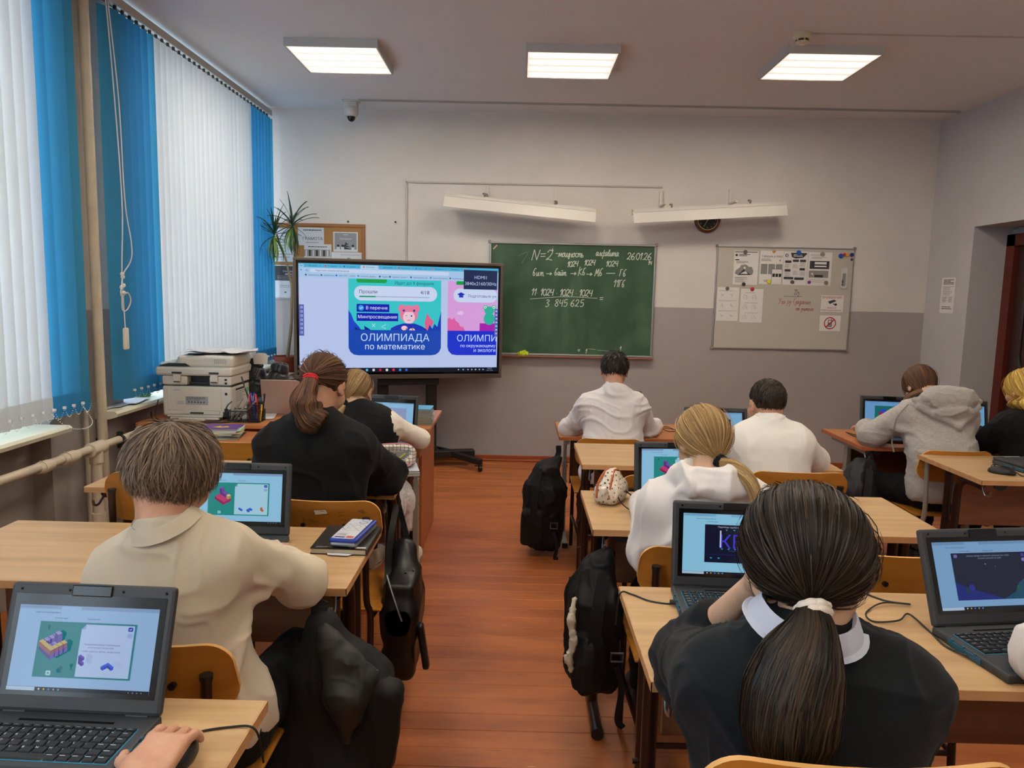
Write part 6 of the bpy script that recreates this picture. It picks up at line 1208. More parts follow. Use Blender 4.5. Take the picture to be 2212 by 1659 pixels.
def leaf(mb, base, az, el, ln, w, droop, m):
    n = 9; P_ = []; p_ = np.array(base, float); e = el
    for i in range(n+1):
        P_.append(p_.copy()); d_ = np.array((math.cos(az)*math.cos(e), math.sin(az)*math.cos(e), math.sin(e))); p_ = p_+d_*ln/n; e -= droop/n*(1+i*.15)
    P_ = np.array(P_); sd = np.array((-math.sin(az), math.cos(az), 0)); V = []
    for i in range(n+1): ww_ = w*min(1, .35+i*.3)*(1-(i/n)**1.6)+.0008; V += [P_[i]-sd*ww_+(0, 0, .002), P_[i]-(0, 0, .003), P_[i]+sd*ww_+(0, 0, .002)]
    mb.add(V, [(i*3+j, i*3+j+1, (i+1)*3+j+1, (i+1)*3+j) for i in range(n) for j in (0, 1)], m)
lr = random.Random(2)
for hx, hy, hz in ((-.075, -.02, 1.20), (.075, .0, 1.28)):
    for k in range(46):
        f_ = k/46; mb = MB(); el_ = (1.35-2.6*f_ if f_ < .4 else -.35-1.0*(f_-.4)/.6)+lr.uniform(-.2, .2); az = k*2.4+lr.uniform(-.3, .3)
        if math.sin(az) > .3 and f_ > .5: az = -az
        leaf(mb, (hx, hy, hz-.07*f_), az, el_, lr.uniform(.20, .29)*(1-.1*f_), .0095, (.25 if f_ < .4 else .6)+lr.uniform(0, .35), M_LF[1 if f_ > .45 and lr.random() < .6 else lr.choice([0, 2, 2])]); mb.build('leaf', None, t, smooth=True)
# ------------------------------------------------------------------ things on the pupils' desks
t = thing('notebook', 'black hardback notebook lying under the pencil tin', 'notebook', (-.515, 2.215, .768), -.0); M_NB = mat('black_cover', '1c1b1b', .4, var=.3, vscale=(40, 40, 40), col2='35312c')
mb = MB(); mb.prism([(-.085, -.10), (.083, -.105), (.085, .115), (-.085, .115)], lambda u, v, w: (u, v, .0165+w), .0025); mb.prism([(-.085, -.10), (.083, -.105), (.085, .115), (-.085, .115)], lambda u, v, w: (u, v, .0+w), .0025); mb.prism([(.079, -.104), (.084, -.105), (.086, .115), (.081, .115)], lambda u, v, w: (u, v, .0+w), .018); mb.build('cover', M_NB, t)
mb = MB(); mb.prism([(-.082, -.097), (.081, -.102), (.082, .112), (-.082, .112)], lambda u, v, w: (u, v, .0025+w), .014); mb.build('pages', mat('page_block', 'cfc8b4', .8), t)
p = Pic(lambda u, v, d: (u, v, .0192+d)); p.rect(-.01, -.078, .025, -.072, mat('pink_print', 'c06080', .5)); p.rect(.045, -.098, .078, -.085, M_WPL); p.greek(-.07, -.095, .0, -.085, M_G1, 2, .4, 1); p.disc(.035, -.092, .006, M_G1); p.build('cover_print', t)
mb = MB(); mb.prism([(-.03, -.115), (.03, -.12), (.045, -.10), (-.035, -.10)], lambda u, v, w: (u, v, .004+w), .001); mb.build('loose_page', M_PAP2, t)
t = thing('pencil_tin', 'flat white and blue metal pencil tin with red print on the black notebook', 'tin', (-.492, 2.215, .7895), -.12); M_TB = mat('tin_blue', '1c3a9a', .3, .3)
mb = MB(); mb.box((-.042, -.10, 0), (.042, .10, .016), bev=.008); mb.build('tin_body', mat('tin_silver', '8c9098', .3, .8), t); mb = MB(); mb.box((-.043, -.101, .014), (.043, .101, .026), bev=.006); mb.build('tin_lid', M_TB, t)
p = Pic(lambda u, v, d: (u, v, .0262+d)); p.rect(-.038, -.095, .030, .095, mat('tin_white', 'c9ccd2', .35), .006); p.rect(-.03, -.088, .0, -.078, M_TB); p.rect(.004, -.088, .026, -.070, mat('tin_red', 'c02c38', .4)); p.fittext(.006, .024, -.083, 'red', M_WPL); p.greek(-.03, -.072, .0, -.05, M_G1, 3, .4, 4)
mc_ = mat('tin_line', '6a7078', .5)
for r_ in (.034, .02): p.line([(-.002+r_*math.cos(a), .01+r_*math.sin(a)) for a in np.linspace(0, 2*PI, 20)], .0012, mc_)
p.line([(-.03, -.02), (.028, .06)], .0012, mc_, False); p.line([(-.028, .04), (.028, -.03)], .0012, mc_, False)
for cy in (.055, .08): p.line([(.012+.012*math.cos(a), cy+.009*math.sin(a)) for a in np.linspace(0, 2*PI, 14)], .0025, M_TB)
p.build('lid_print', t)
# open pencil case and books at the girl in black
books(-.515, 3.12, .768, [('7a8498', .19, .15, .012, .3, 0, 0, 'grey-blue book under the open pencil case'), ('b8bcc4', .19, .15, .010, .22, 0, .01, 'pale book directly under the open pencil case')], 'books under the open pencil case', '')
t = thing('open_pencil_case', 'open checked pencil case with pink piping beside the black sweatshirt', 'pencil case', (-.53, 3.15, .791), .25); M_CHK2 = bpy.data.materials.new('checked_fabric'); M_CHK2.use_nodes = True
nt = M_CHK2.node_tree; b = nt.nodes['Principled BSDF']; b.inputs['Roughness'].default_value = .8; br_ = nt.nodes.new('ShaderNodeTexBrick'); br_.offset = 0; br_.inputs['Color1'].default_value = (*lin('d2ccc0'), 1); br_.inputs['Color2'].default_value = (*lin('dcd6ca'), 1); br_.inputs['Mortar'].default_value = (*lin('6a5a50'), 1); br_.inputs['Scale'].default_value = 1; br_.inputs['Brick Width'].default_value = .016; br_.inputs['Row Height'].default_value = .014; br_.inputs['Mortar Size'].default_value = .0012
tc_ = nt.nodes.new('ShaderNodeTexCoord'); mp_ = nt.nodes.new('ShaderNodeMapping'); mp_.inputs['Rotation'].default_value = (PI/2, 0, 0); nt.links.new(tc_.outputs['Object'], mp_.inputs[0]); nt.links.new(mp_.outputs[0], br_.inputs[0]); nt.links.new(br_.outputs[0], b.inputs['Base Color'])
S = SDF(.004); S.box((0, .0, .045), (.095, .05, .045), .03); S.ell((0, -.045, .065), (.075, .045, .045), k=.012, mode='s'); V, Q = S.mesh(folds(.003, 20, 3)); qmesh('case_body', V, Q, M_CHK2, t)
M_PNK = mat('pink_piping', 'c9808a', .6); mb = MB(); mb.tube(bez([(-.08, -.045, .02), (-.085, -.02, .06), (-.07, -.005, .092), (0, .0, .098), (.07, -.005, .092), (.085, -.02, .06), (.075, -.05, .02), (.04, -.058, .006)], 6), .0035, 6); mb.build('piping', M_PNK, t, smooth=True)
mb = MB(); mb.box((-.065, -.03, .018), (.065, -.025, .07)); mb.build('lining', mat('grey_lining', '8c8a8c', .7), t); mb = MB(); mb.box((-.05, -.045, .012), (.055, -.04, .038), bev=.002); mb.build('inner_pocket', mat('silver_lining', 'a8a8ac', .5), t)
for k, (c_, u) in enumerate((('c8c040', .01), ('3a3a40', -.03))): mb = MB(); mb.tube([(u, -.036, .03), (u+.04, -.036, .062)], .003, 8); mb.build('pencil', mat('pencil_'+c_, c_, .5), t)
# patterned pencil case
t = thing('patterned_pencil_case', 'cream zip pouch with a brown animal pattern and orange zip bands', 'pencil case', (.365, 2.765, .768), -.45)
S = SDF(.004); S.box((0, 0, .04), (.05, .085, .04), .03); S.ell((0, .0, .085), (.03, .06, .04), k=.03); V, Q = S.mesh(folds(.004, 16, 5)); bd = qmesh('pouch', V, Q, mat('cream_print_cloth', 'd8cfc0', .8), t)
p = MB(); N_ = vnormals(V, Q); gr = np.random.default_rng(4); idx = gr.permutation(len(V)); used_ = []; mo = [mat('print_brown', '8a5a40', .8), mat('print_dark2', '3c302a', .8), mat('print_tan', 'b98a6a', .8)]
for i in idx:
    if V[i, 2] < .012 or any(np.linalg.norm(V[i]-V[j]) < .0155 for j in used_): continue
    used_.append(i); n_ = N_[i]; a = np.cross(n_, (0, 0, 1)); a /= np.linalg.norm(a)+1e-6; b2_ = np.cross(n_, a); c0 = V[i]+n_*.0012; r0, r1 = gr.uniform(.002, .0045), gr.uniform(.003, .006); th = gr.uniform(0, 3)
    p.add([c0+(a*math.cos(th)+b2_*math.sin(th))*math.cos(k)*r0+(b2_*math.cos(th)-a*math.sin(th))*math.sin(k)*r1 for k in np.linspace(0, 2*PI, 9)[:-1]], [tuple(range(8))], mo[len(used_) % 3])
    if len(used_) > 170: break
q = p.build('printed_pattern', parent=t); q['kind'] = 'stuff'
M_ZB = mat('orange_zip_band', 'a8562c', .7)
for u in (-.028, .022): mb = MB(); mb.tube(bez([(u, -.088, .03), (u, -.075, .078), (u*.8, -.04, .108), (u*.6, 0, .122), (u*.8, .05, .10), (u, .085, .04)], 6), .0045, 6); mb.build('zip_band', M_ZB, t, smooth=True)
mb = MB(); mb.box((-.006, -.115, .05), (.012, -.085, .075), bev=.003); mb.build('pull_tab', mat('cream_print_cloth', 'd8cfc0', .8), t)
# ------------------------------------------------------------------ bags
M_BAG = mat('black_nylon', '08090a', .7, bump=.12, bscale=400, spec=.35); M_LTH = mat('black_leather', '090909', .42, bump=.06, bscale=300); M_BKL = mat('buckle', '55585c', .4)
def strapm(mb, pts, w=.016, t_=.0025):
    P_ = bez(pts, 6); T = np.gradient(P_, axis=0); T /= np.linalg.norm(T, axis=1)[:, None]+1e-9; S_ = np.cross(T, (0, 1, 0.01)); S_ /= np.linalg.norm(S_, axis=1)[:, None]+1e-9; N_ = np.cross(T, S_)
    V = np.stack([P_-S_*w-N_*t_, P_+S_*w-N_*t_, P_+S_*w+N_*t_, P_-S_*w+N_*t_], 1).reshape(-1, 3); n = len(P_)
    mb.add(V, [(i*4+j, i*4+(j+1) % 4, (i+1)*4+(j+1) % 4, (i+1)*4+j) for i in range(n-1) for j in range(4)]+[(0, 1, 2, 3), tuple(4*(n-1)+j for j in (3, 2, 1, 0))])
# near left slouching backpack
S = SDF(.006); O = np.array((-.452, 1.80, 0))
S.chain([O+(-.025, .0, .69), O+(.03, .0, .61), O+(.06, 0, .55)], [.018, .045, .05], k=.06); S.box(O+(-.01, .02, .40), (.13, .075, .20), .06, rotm('Y', .12), k=.08); S.box(O+(-.05, .02, .25), (.16, .085, .13), .06, k=.08); S.cap(O+(-.03, 0, .70), O+(-.12, .0, .30), .03, .05, k=.06)
S.box(O+(.105, -.035, .45), (.062, .03, .12), .022, rotm('Y', .1), k=.012)
V, Q = S.mesh(folds(.006, 7, 31, (1.4, 1, .6))); o = qmesh('backpack', V, Q, M_BAG, None, (O[0], O[1], 0)); tag(o, 'slouching black backpack on the hook of the polo boy desk', 'backpack')
og = (O[0], O[1], 0); mb = MB(); strapm(mb, [O+(-.03, .0, .765), O+(-.035, -.004, .75), O+(-.035, -.01, .72), O+(-.02, -.03, .66)], .02); mb.build('hanging_loop', M_BAG, o, og)
S = SDF(.005); S.chain([O+(-.015, -.035, .70), O+(.05, -.055, .635), O+(.095, -.06, .59)], [.018, .03, .026], k=.02); S.chain([O+(.0, -.05, .66), O+(.045, -.075, .55), O+(.05, -.08, .44)], [.024, .045, .012], k=.03); S.chain([O+(.09, -.06, .59), O+(.06, -.08, .50)], [.024, .02], k=.03); V, Q = S.mesh(folds(.003, 12, 3)); qmesh('front_flap', V, Q, mat('charcoal_nylon', '161916', .6, bump=.12, bscale=400), o, og)
mb = MB(); strapm(mb, [O+(.115, -.05, .61), O+(.10, -.06, .57), O+(.095, -.06, .54)], .009); mb.build('side_strap', M_BKL, o, og); mb = MB(); mb.tube(bez([O+(.055, -.065, .565), O+(.062, -.072, .54), O+(.07, -.07, .525)]), .0035, 6); mb.build('zip_pull', M_STEEL, o, og)
# leather tote
O = np.array((-.40, 2.62, 0)); S = SDF(.006); S.box(O+(0, .0, .30), (.055, .13, .14), .03, k=.03); S.cap(O+(-.02, -.05, .42), O+(-.02, .08, .56), .03, .03, k=.06); S.cap(O+(.0, -.09, .40), O+(-.01, .09, .58), .03, .03, k=.08); S.box(O+(0, 0, .42), (.05, .12, .10), .02, k=.05)
V, Q = S.mesh(folds(.002, 6, 33)); o = qmesh('leather_tote_bag', V, Q, M_LTH, None, (O[0], O[1], 0)); tag(o, 'smooth black leather tote hanging at the desk of the girl in black', 'bag'); og = (O[0], O[1], 0)
mb = MB(); strapm(mb, [O+(-.05, -.06, .5), O+(-.065, .10, .62), O+(-.058, .19, .72)], .012); strapm(mb, [O+(.03, -.08, .42), O+(.01, .06, .58), O+(-.05, .19, .72)], .010); mb.build('handle', M_LTH, o, og)
mb = MB(); mb.tube(bez([O+(-.045, -.10, .55), O+(-.025, -.12, .50), O+(.0, -.14, .44), O+(.015, -.145, .40)]), .004, 6); mb.build('zip', M_STEEL, o, og); mb = MB(); mb.tube([O+(.045, -.10, .46), O+(.068, -.10, .39)], .0016, 5); mb.build('cord', M_ZB, o, og)
S = SDF(.004); S.box(O+(.085, -.10, .29), (.012, .02, .085), .01, rotm('Y', -.15)); V, Q = S.mesh(); qmesh('key_pouch', V, Q, M_LTH, o, og)
# front-row backpack
def backpack(label, O, W_, D_, H_, rz_, seed, z0, hook, extra=None, mt=M_BAG):
    S = SDF(.0065); O = np.array(O, float); R = rotm('Z', rz_)
    S.box(O+(0, 0, z0+H_*.40), (W_*.5, D_*.5, H_*.40), min(W_, D_)*.42, R, k=.06); S.chain([O+(0, 0, z0+H_*.6), O+(.01, 0, z0+H_*.85), O+(hook[0]-O[0], (hook[1]-O[1])*.6, z0+H_*.98)], [W_*.36, W_*.24, .02], k=.07); S.box(O+R@np.array((-W_*.22, -D_*.42, 0))+(0, 0, z0+H_*.28), (W_*.30, D_*.2, H_*.2), .03, R, k=.02)
    S.plane((0, 0, z0), (0, 0, -1), k=.03)
    if extra: extra(S)
    V, Q = S.mesh(folds(.010, 8, seed, (1.3, 1.3, .5))); o = qmesh('backpack', V, Q, mt, None, (O[0], O[1], 0)); tag(o, label, 'backpack'); og = (O[0], O[1], 0)
    mb = MB(); h_ = np.array(hook, float); strapm(mb, [h_, h_+(0, 0, -.05), O*(1, 1, 0)*.4+h_*(.6, .6, 0)+(0, 0, z0+H_*.9)], .016); mb.build('hanging_loop', mt, o, og)
    mb = MB(); c0 = O+R@np.array((-W_*.05, -D_*.5-.01, 0)); strapm(mb, [c0+(0, .03, z0+H_*.92), c0+(-.02, -.01, z0+H_*.7), c0+(-.03, -.015, z0+H_*.4), c0+(-.02, .0, z0+H_*.12)], .02); mb.build('shoulder_strap', mt, o, og)
    mb = MB(); c1 = O+R@np.array((W_*.32, -D_*.45, 0)); strapm(mb, [c1+(0, 0, z0+H_*.25), c1+(.02, -.01, z0+H_*.1), c1+(.01, -.01, max(z0-.06, .01)), c1+(.03, -.01, max(z0-.09, .008))], .010); mb.build('loose_strap', mt, o, og)
    mb = MB(); mb.tube([c1+(-.02, -.012, z0+H_*.30), c1+(.02, -.012, z0+H_*.30), c1+(.02, -.012, z0+H_*.36), c1+(-.02, -.012, z0+H_*.36)], .004, 6, closed=True); mb.build('buckle', M_BKL, o, og)
    return o, O, og
backpack('big black backpack standing at the aisle end of the front right desk', (.175, 4.33, 0), .24, .22, .56, -.2, 41, .02, (.255, 4.40, .64))
o, O, og = backpack('black backpack with a cream fluffy strap cover hanging at the right aisle', (.275, 2.42, 0), .155, .24, .47, .2, 43, .215, (.315, 2.43, .70))
S = SDF(.005); S.chain([O+(-.075, -.10, .56), O+(-.085, -.12, .50), O+(-.075, -.13, .43), O+(-.09, -.13, .37), O+(-.08, -.13, .33)], [.008, .012, .009, .013, .006], k=.015); V, Q = S.mesh(folds(.004, 50, 3)); qmesh('fluffy_strap', V, Q, mat('cream_fleece', 'c4baa4', .95, bump=.6, bscale=200), o, og, label='cream fluffy strap cover')
backpack('dark grey backpack hanging from the outer end of the door-side desk', (1.93, 4.12, 0), .22, .2, .40, .3, 45, .25, (1.985, 4.12, .70), mt=mat('dark_grey_nylon', '1a1b20', .6, bump=.3, bscale=400))
# black hooks with black cables under the laptop row are on the desks themselves
# ------------------------------------------------------------------ people
def hairmat(name, dark, light, rough=.52):
    m = bpy.data.materials.new(name); m.use_nodes = True; nt = m.node_tree; b = nt.nodes['Principled BSDF']
    a = nt.nodes.new('ShaderNodeAttribute'); a.attribute_name = 'tint'
    r = nt.nodes.new('ShaderNodeValToRGB'); r.color_ramp.elements[0].color = (*lin(dark), 1); r.color_ramp.elements[1].color = (*lin(light), 1)
    nt.links.new(a.outputs['Fac'], r.inputs[0]); nt.links.new(r.outputs[0], b.inputs['Base Color'])
    b.inputs['Roughness'].default_value = rough; b.inputs['Specular IOR Level'].default_value = .35
    return m
def headR(f):
    y, p, r = [math.radians(a) for a in f]
    return rotm('Z', -y) @ rotm('X', p) @ rotm('Y', r)
def hand(S, w, d, up, side, curl=.5, s=1., k=.008, spread=.0):
    """palm, four unequal bent fingers and a thumb leaving the palm's side"""
    w = np.array(w, float); d = np.array(d, float); d /= np.linalg.norm(d); up = np.array(up, float); up = up-d*(up@d); up /= np.linalg.norm(up)
    x = np.cross(d, up)*side            # towards the thumb
    R = np.stack([x, d, up], 1)
    S.box(w+d*.048*s, (.037*s, .046*s, .0135*s), .012*s, R, k=.02)
    S.ell(w+d*.03*s+x*.026*s-up*.006*s, (.016*s, .03*s, .014*s), R, k=.018)
    for i, (o, L) in enumerate(((.029, .072), (.0095, .080), (-.0105, .074), (-.029, .058))):
        p = w+d*.088*s+x*o*s+up*.002; a = .12+curl*.35; dd = d+x*o*(3+spread); dd /= np.linalg.norm(dd)
        for j, (q, ra, rb) in enumerate(((.46, .0090, .0082), (.30, .0082, .0073), (.24, .0073, .0062))):
            v = dd*math.cos(a)-up*math.sin(a); p2 = p+v*L*q*s; S.cap(p, p2, ra*s, rb*s, k=.0035 if j else .005); p = p2; a += curl*(.75 if j == 0 else .5)
    p = w+d*.022*s+x*.03*s-up*.004*s; v = d*.62+x*.72-up*.25; v /= np.linalg.norm(v); p2 = p+v*.036*s; S.cap(p, p2, .0125*s, .0105*s, k=.012)
    v = d*.88+x*.35-up*.3; v /= np.linalg.norm(v); S.cap(p2, p2+v*.030*s, .0103*s, .0082*s, k=.005)
def head(S, c, R, s, face=True):
    P = lambda x, y, z: c+R@(np.array([x, y, z])*s)
    S.ell(P(0, -.012, .03), np.array((.076, .095, .088))*s, R, k=.02)
    S.ell(P(0, .03, -.035), np.array((.062, .062, .075))*s, R, k=.03)
    S.ell(P(0, .055, -.088), np.array((.028, .026, .02))*s, R, k=.025)
    S.cap(P(0, .084, .005), P(0, .103, -.028), .009*s, .012*s, k=.014)
    S.cap(P(0, .095, -.034), P(0, .085, -.04), .013*s, .012*s, k=.01)
    for sx in (-1, 1):
        S.ell(P(sx*.03, .096, .012), np.array((.017, .012, .011))*s, R, k=.012, mode='s')
        S.cap(P(sx*.015, .089, .024), P(sx*.045, .078, .024), .006*s, .005*s, k=.012)
        S.ell(P(sx*.045, .055, -.03), np.array((.022, .02, .02))*s, R, k=.03)
        Re = R @ rotm('Z', -sx*.45) @ rotm('X', -.15)
        S.ell(P(sx*.081, -.004, -.004), np.array((.008, .019, .031))*s, Re, k=.008)
        S.ell(P(sx*.089, .002, .0), np.array((.005, .011, .018))*s, Re, k=.006, mode='s')
        S.ell(P(sx*.078, .004, -.028), np.array((.006, .008, .009))*s, Re, k=.006)
    S.cap(P(-.017, .086, -.056), P(.017, .086, -.056), .0055*s, k=.006); S.cap(P(-.013, .084, -.065), P(.013, .084, -.065), .006*s, k=.006)
def torso(S, J, e, k=.06, w=1.):
    SL, SR, N, Pv = J['sh'][0], J['sh'][1], J['neck'], J['pel']
    lx = (SR-SL)/np.linalg.norm(SR-SL); W = np.linalg.norm(SR-SL); M = (SL+SR)/2
    px_ = np.array(J.get('hipx', lx)); back = np.cross(lx, (0, 0, 1)); back[2] = 0; back /= np.linalg.norm(back)
    S.cap(SL+lx*.03, SR-lx*.03, .052+e, k=k)
    for sx in (-1, 1):
        up_ = M+lx*sx*W*.27+np.array([0, 0, -.045]); mid = up_*.5+Pv*.5+lx*sx*.012-back*J.get('slump', .0)*0+np.array(J.get('mid', (0, 0, 0)))
        lo_ = Pv+px_*sx*.075*w+np.array([0, 0, .02])
        S.cap(up_, mid, .088+e, .080*w+e, k=k); S.cap(mid, lo_, .080*w+e, .098*w+e, k=k)
        S.cap(N+np.array([0, 0, .0]), (SL, SR)[(sx+1)//2]-lx*sx*.02, .045+e*.6, .05+e*.8, k=.04)
    S.cap(M+np.array([0, 0, -.05]), Pv+np.array([0, 0, .04]), .088+e, .09+e, k=k)
def arm(S, sh, el, wr, e, k=.03, s=1.): S.cap(sh, el, .044*s+e, .037*s+e, k=k); S.cap(el, wr, .037*s+e, .026*s+e*.9, k=.02)
def ribbons(paths, nrm, width, tint, name, m, parent, org, V0=None, Q0=None, wobble=1.):
    """paths (n,k,3); flat tapered strands lying along their paths"""
    n, k, _ = paths.shape; T = np.gradient(paths, axis=1); T /= np.linalg.norm(T, axis=2)[..., None]+1e-9
    gg = np.random.default_rng(n); ra = gg.normal(size=(n, 1, 1))*.38; s0 = np.cross(T, nrm); s0 /= np.linalg.norm(s0, axis=2)[..., None]+1e-9; nrm = nrm*np.cos(ra)+s0*np.sin(ra)
    wob = np.cumsum(gg.normal(size=(n, k, 1)), axis=1)*.0004*wobble; paths = paths+s0*wob
    side = np.cross(T, nrm); side /= np.linalg.norm(side, axis=2)[..., None]+1e-9
    t = np.linspace(0, 1, k); pr = np.clip(np.minimum(1, (1-t)*3.5+.12), 0, 1)*np.minimum(1, t*6+.4); w = np.asarray(width).reshape(-1, 1, 1)*pr[None, :, None]*.5
    V = np.stack([paths-side*w, paths+side*w], 2).reshape(-1, 3)
    b = (np.arange(n)[:, None]*k+np.arange(k-1)[None])*2; Q = np.stack([b, b+1, b+3, b+2], -1).reshape(-1, 4); A = np.repeat(tint, k*2)
    if V0 is not None: Q = np.vstack([Q0, Q+len(V0)]); V = np.vstack([V0, V]); A = np.concatenate([np.clip(.18+.22*vnoise(V0*np.array((40, 40, 12)), 4), 0, 1), A])
    return qmesh(name, V, Q, m, parent, org, attr=A)
def hair(c, R, s, kind, m, parent, org, h=.005, n=1500, tie=None, tail=None, tailr=None, rad=(.081, .101, .092), whorl=(0, -.5, .85), L=.7, lift=.10, seed=1, low=-.55, wid=.0022, side=-.1, front=.45, ntail=900, wave=0., flyk=.03, extra=None, back_c=None):
    g = np.random.default_rng(seed); cc = np.array((0, -.012, .03)); rad = np.array(rad)
    W = lambda q: c+(q*s)@R.T
    def line(d):
        y = d[:, 1]; return np.where(y > .35, side+(front-side)*np.clip((y-.35)/.45, 0, 1), low+(side-low)*np.clip((y+.55)/.75, 0, 1))
    d = g.normal(size=(n*6, 3)); d /= np.linalg.norm(d, axis=1)[:, None]; d = d[d[:, 2] > line(d)][:n]; n = len(d)
    S = SDF(h); S.ell(c+R@(cc*s), rad*s*.985, R, k=.01)
    S.plane(c+R@(np.array((0, .062, .05))*s), R@np.array((0, .92, -.42)), k=.012)
    S.plane(c+R@(np.array((0, -.05, -.075 if low < -.4 else -.03))*s), R@np.array((0, .55, -.83)), k=.02)
    if extra: extra(S)
    if tail is not None: S.chain(tail[:-1] if len(tail) > 3 else tail, [r*(.82-.3*i/len(tailr)) for i, r in enumerate(tailr)][:len(tail)-1 if len(tail) > 3 else None], k=.015)
    V0, Q0 = S.mesh(lambda V, N: .0016*vnoise(V*np.array((70, 70, 25)), 2))
    ts = g.random(n); K = 8; t = np.linspace(0, 1, K)[None, :, None]
    if kind == 'short':
        w = np.array(whorl)/np.linalg.norm(whorl); tg = d-w; tg += np.array((0, 0, -.25)); tg = tg-d*(tg*d).sum(1)[:, None]; tg /= np.linalg.norm(tg, axis=1)[:, None]+1e-6
        sw = np.cross(d, tg); tg = tg+sw*(g.normal(size=(n, 1))*.35+.25*vnoise(d*4, seed)[:, None]); tg /= np.linalg.norm(tg, axis=1)[:, None]
        ll = L*(.55+.6*g.random((n, 1, 1))); a = t*ll; dd = d[:, None]*np.cos(a)+tg[:, None]*np.sin(a)
        lf = 1+.015+(g.random((n, 1, 1))**2)*lift*t**1.3+.02*vnoise(d*5, seed+3)[:, None, None]*t
        paths = cc+dd*rad*lf; N = dd
    else:
        tl = (np.array(tie)-c)@R/s-cc; td = tl/rad; tr = np.linalg.norm(td); td = td/tr
        dot = np.clip(d@td, -1, .9999); om = np.arccos(dot)[:, None, None]; dd = (np.sin((1-t)*om)*d[:, None]+np.sin(t*om)*td)/np.sin(om)
        lump = .02*vnoise(d*6, seed)[:, None, None]*np.sin(t*PI)
        lf = 1.0+.012+g.random((n, 1, 1))*.02+lump+lift*.3*np.sin(t*PI)**.7; lf = lf*(1-t**6)+np.maximum(tr, .97)*t**6
        paths = cc+dd*rad*lf; N = dd
    paths = W(paths.reshape(-1, 3)).reshape(n, K, 3); N = (N.reshape(-1, 3)@R.T).reshape(n, K, 3)
    fly = g.random(n) < flyk; paths = paths+(N*(.012*s)*np.sin(np.linspace(0, 1, K)*PI)[None, :, None])*fly[:, None, None]*(g.random((n, 1, 1))+.3); tint = np.clip(.42+.3*vnoise(d*7, seed+8)+.2*vnoise(d*22, seed+2)+.17*g.normal(size=n), 0, 1); wd = wid*(.5+g.random(n)); 
    allp = [(paths, N, wd, tint)]
    if tail is not None:
        Tp = bez(tail, 6); ks = 16; u = np.linspace(0, 1, len(Tp)); uu = np.linspace(0, 1, ks)
        ax = np.stack([np.interp(uu, u, Tp[:, i]) for i in range(3)], 1); rr = np.interp(uu, np.linspace(0, 1, len(tailr)), tailr)
        T = np.gradient(ax, axis=0); T /= np.linalg.norm(T, axis=1)[:, None]; X = np.cross(T, (0, 1., .1)); X /= np.linalg.norm(X, axis=1)[:, None]; Y = np.cross(T, X)
        m2 = ntail; ph = g.random(m2)*2*PI; rf = np.sqrt(g.random(m2))*.35+.72; en = np.minimum(1, .72+.4*g.random(m2)); dr = g.normal(size=m2)*.35
        q = uu[None]*en[:, None]
        A = np.stack([np.interp(q, uu, ax[:, i]) for i in range(3)], -1); XX = np.stack([np.interp(q, uu, X[:, i]) for i in range(3)], -1); YY = np.stack([np.interp(q, uu, Y[:, i]) for i in range(3)], -1)
        RR = np.interp(q, uu, rr)*rf[:, None]*(1+.25*wave*np.sin(q*14+ph[:, None])); an = ph[:, None]+dr[:, None]*q
        o = XX*np.cos(an)[..., None]+YY*np.sin(an)[..., None]; p = A+o*RR[..., None]
        tint2 = np.clip(.42+.25*np.sin(ph*5+seed)+.28*g.normal(size=m2), 0, 1)
        # resample head strands to 16 too
        f2 = lambda a_: np.stack([np.stack([np.interp(uu, np.linspace(0, 1, K), a_[i, :, j]) for j in range(3)], 1) for i in range(len(a_))])
        allp = [(f2(paths), f2(N), wd, tint), (p, o, wid*(.6+g.random(m2)), tint2)]
    Pp = np.concatenate([a[0] for a in allp]); Nn = np.concatenate([a[1] for a in allp]); ww = np.concatenate([a[2] for a in allp]); tt = np.concatenate([a[3] for a in allp])
    return ribbons(Pp, Nn, ww, tt, 'hair', m, parent, org, V0, Q0)
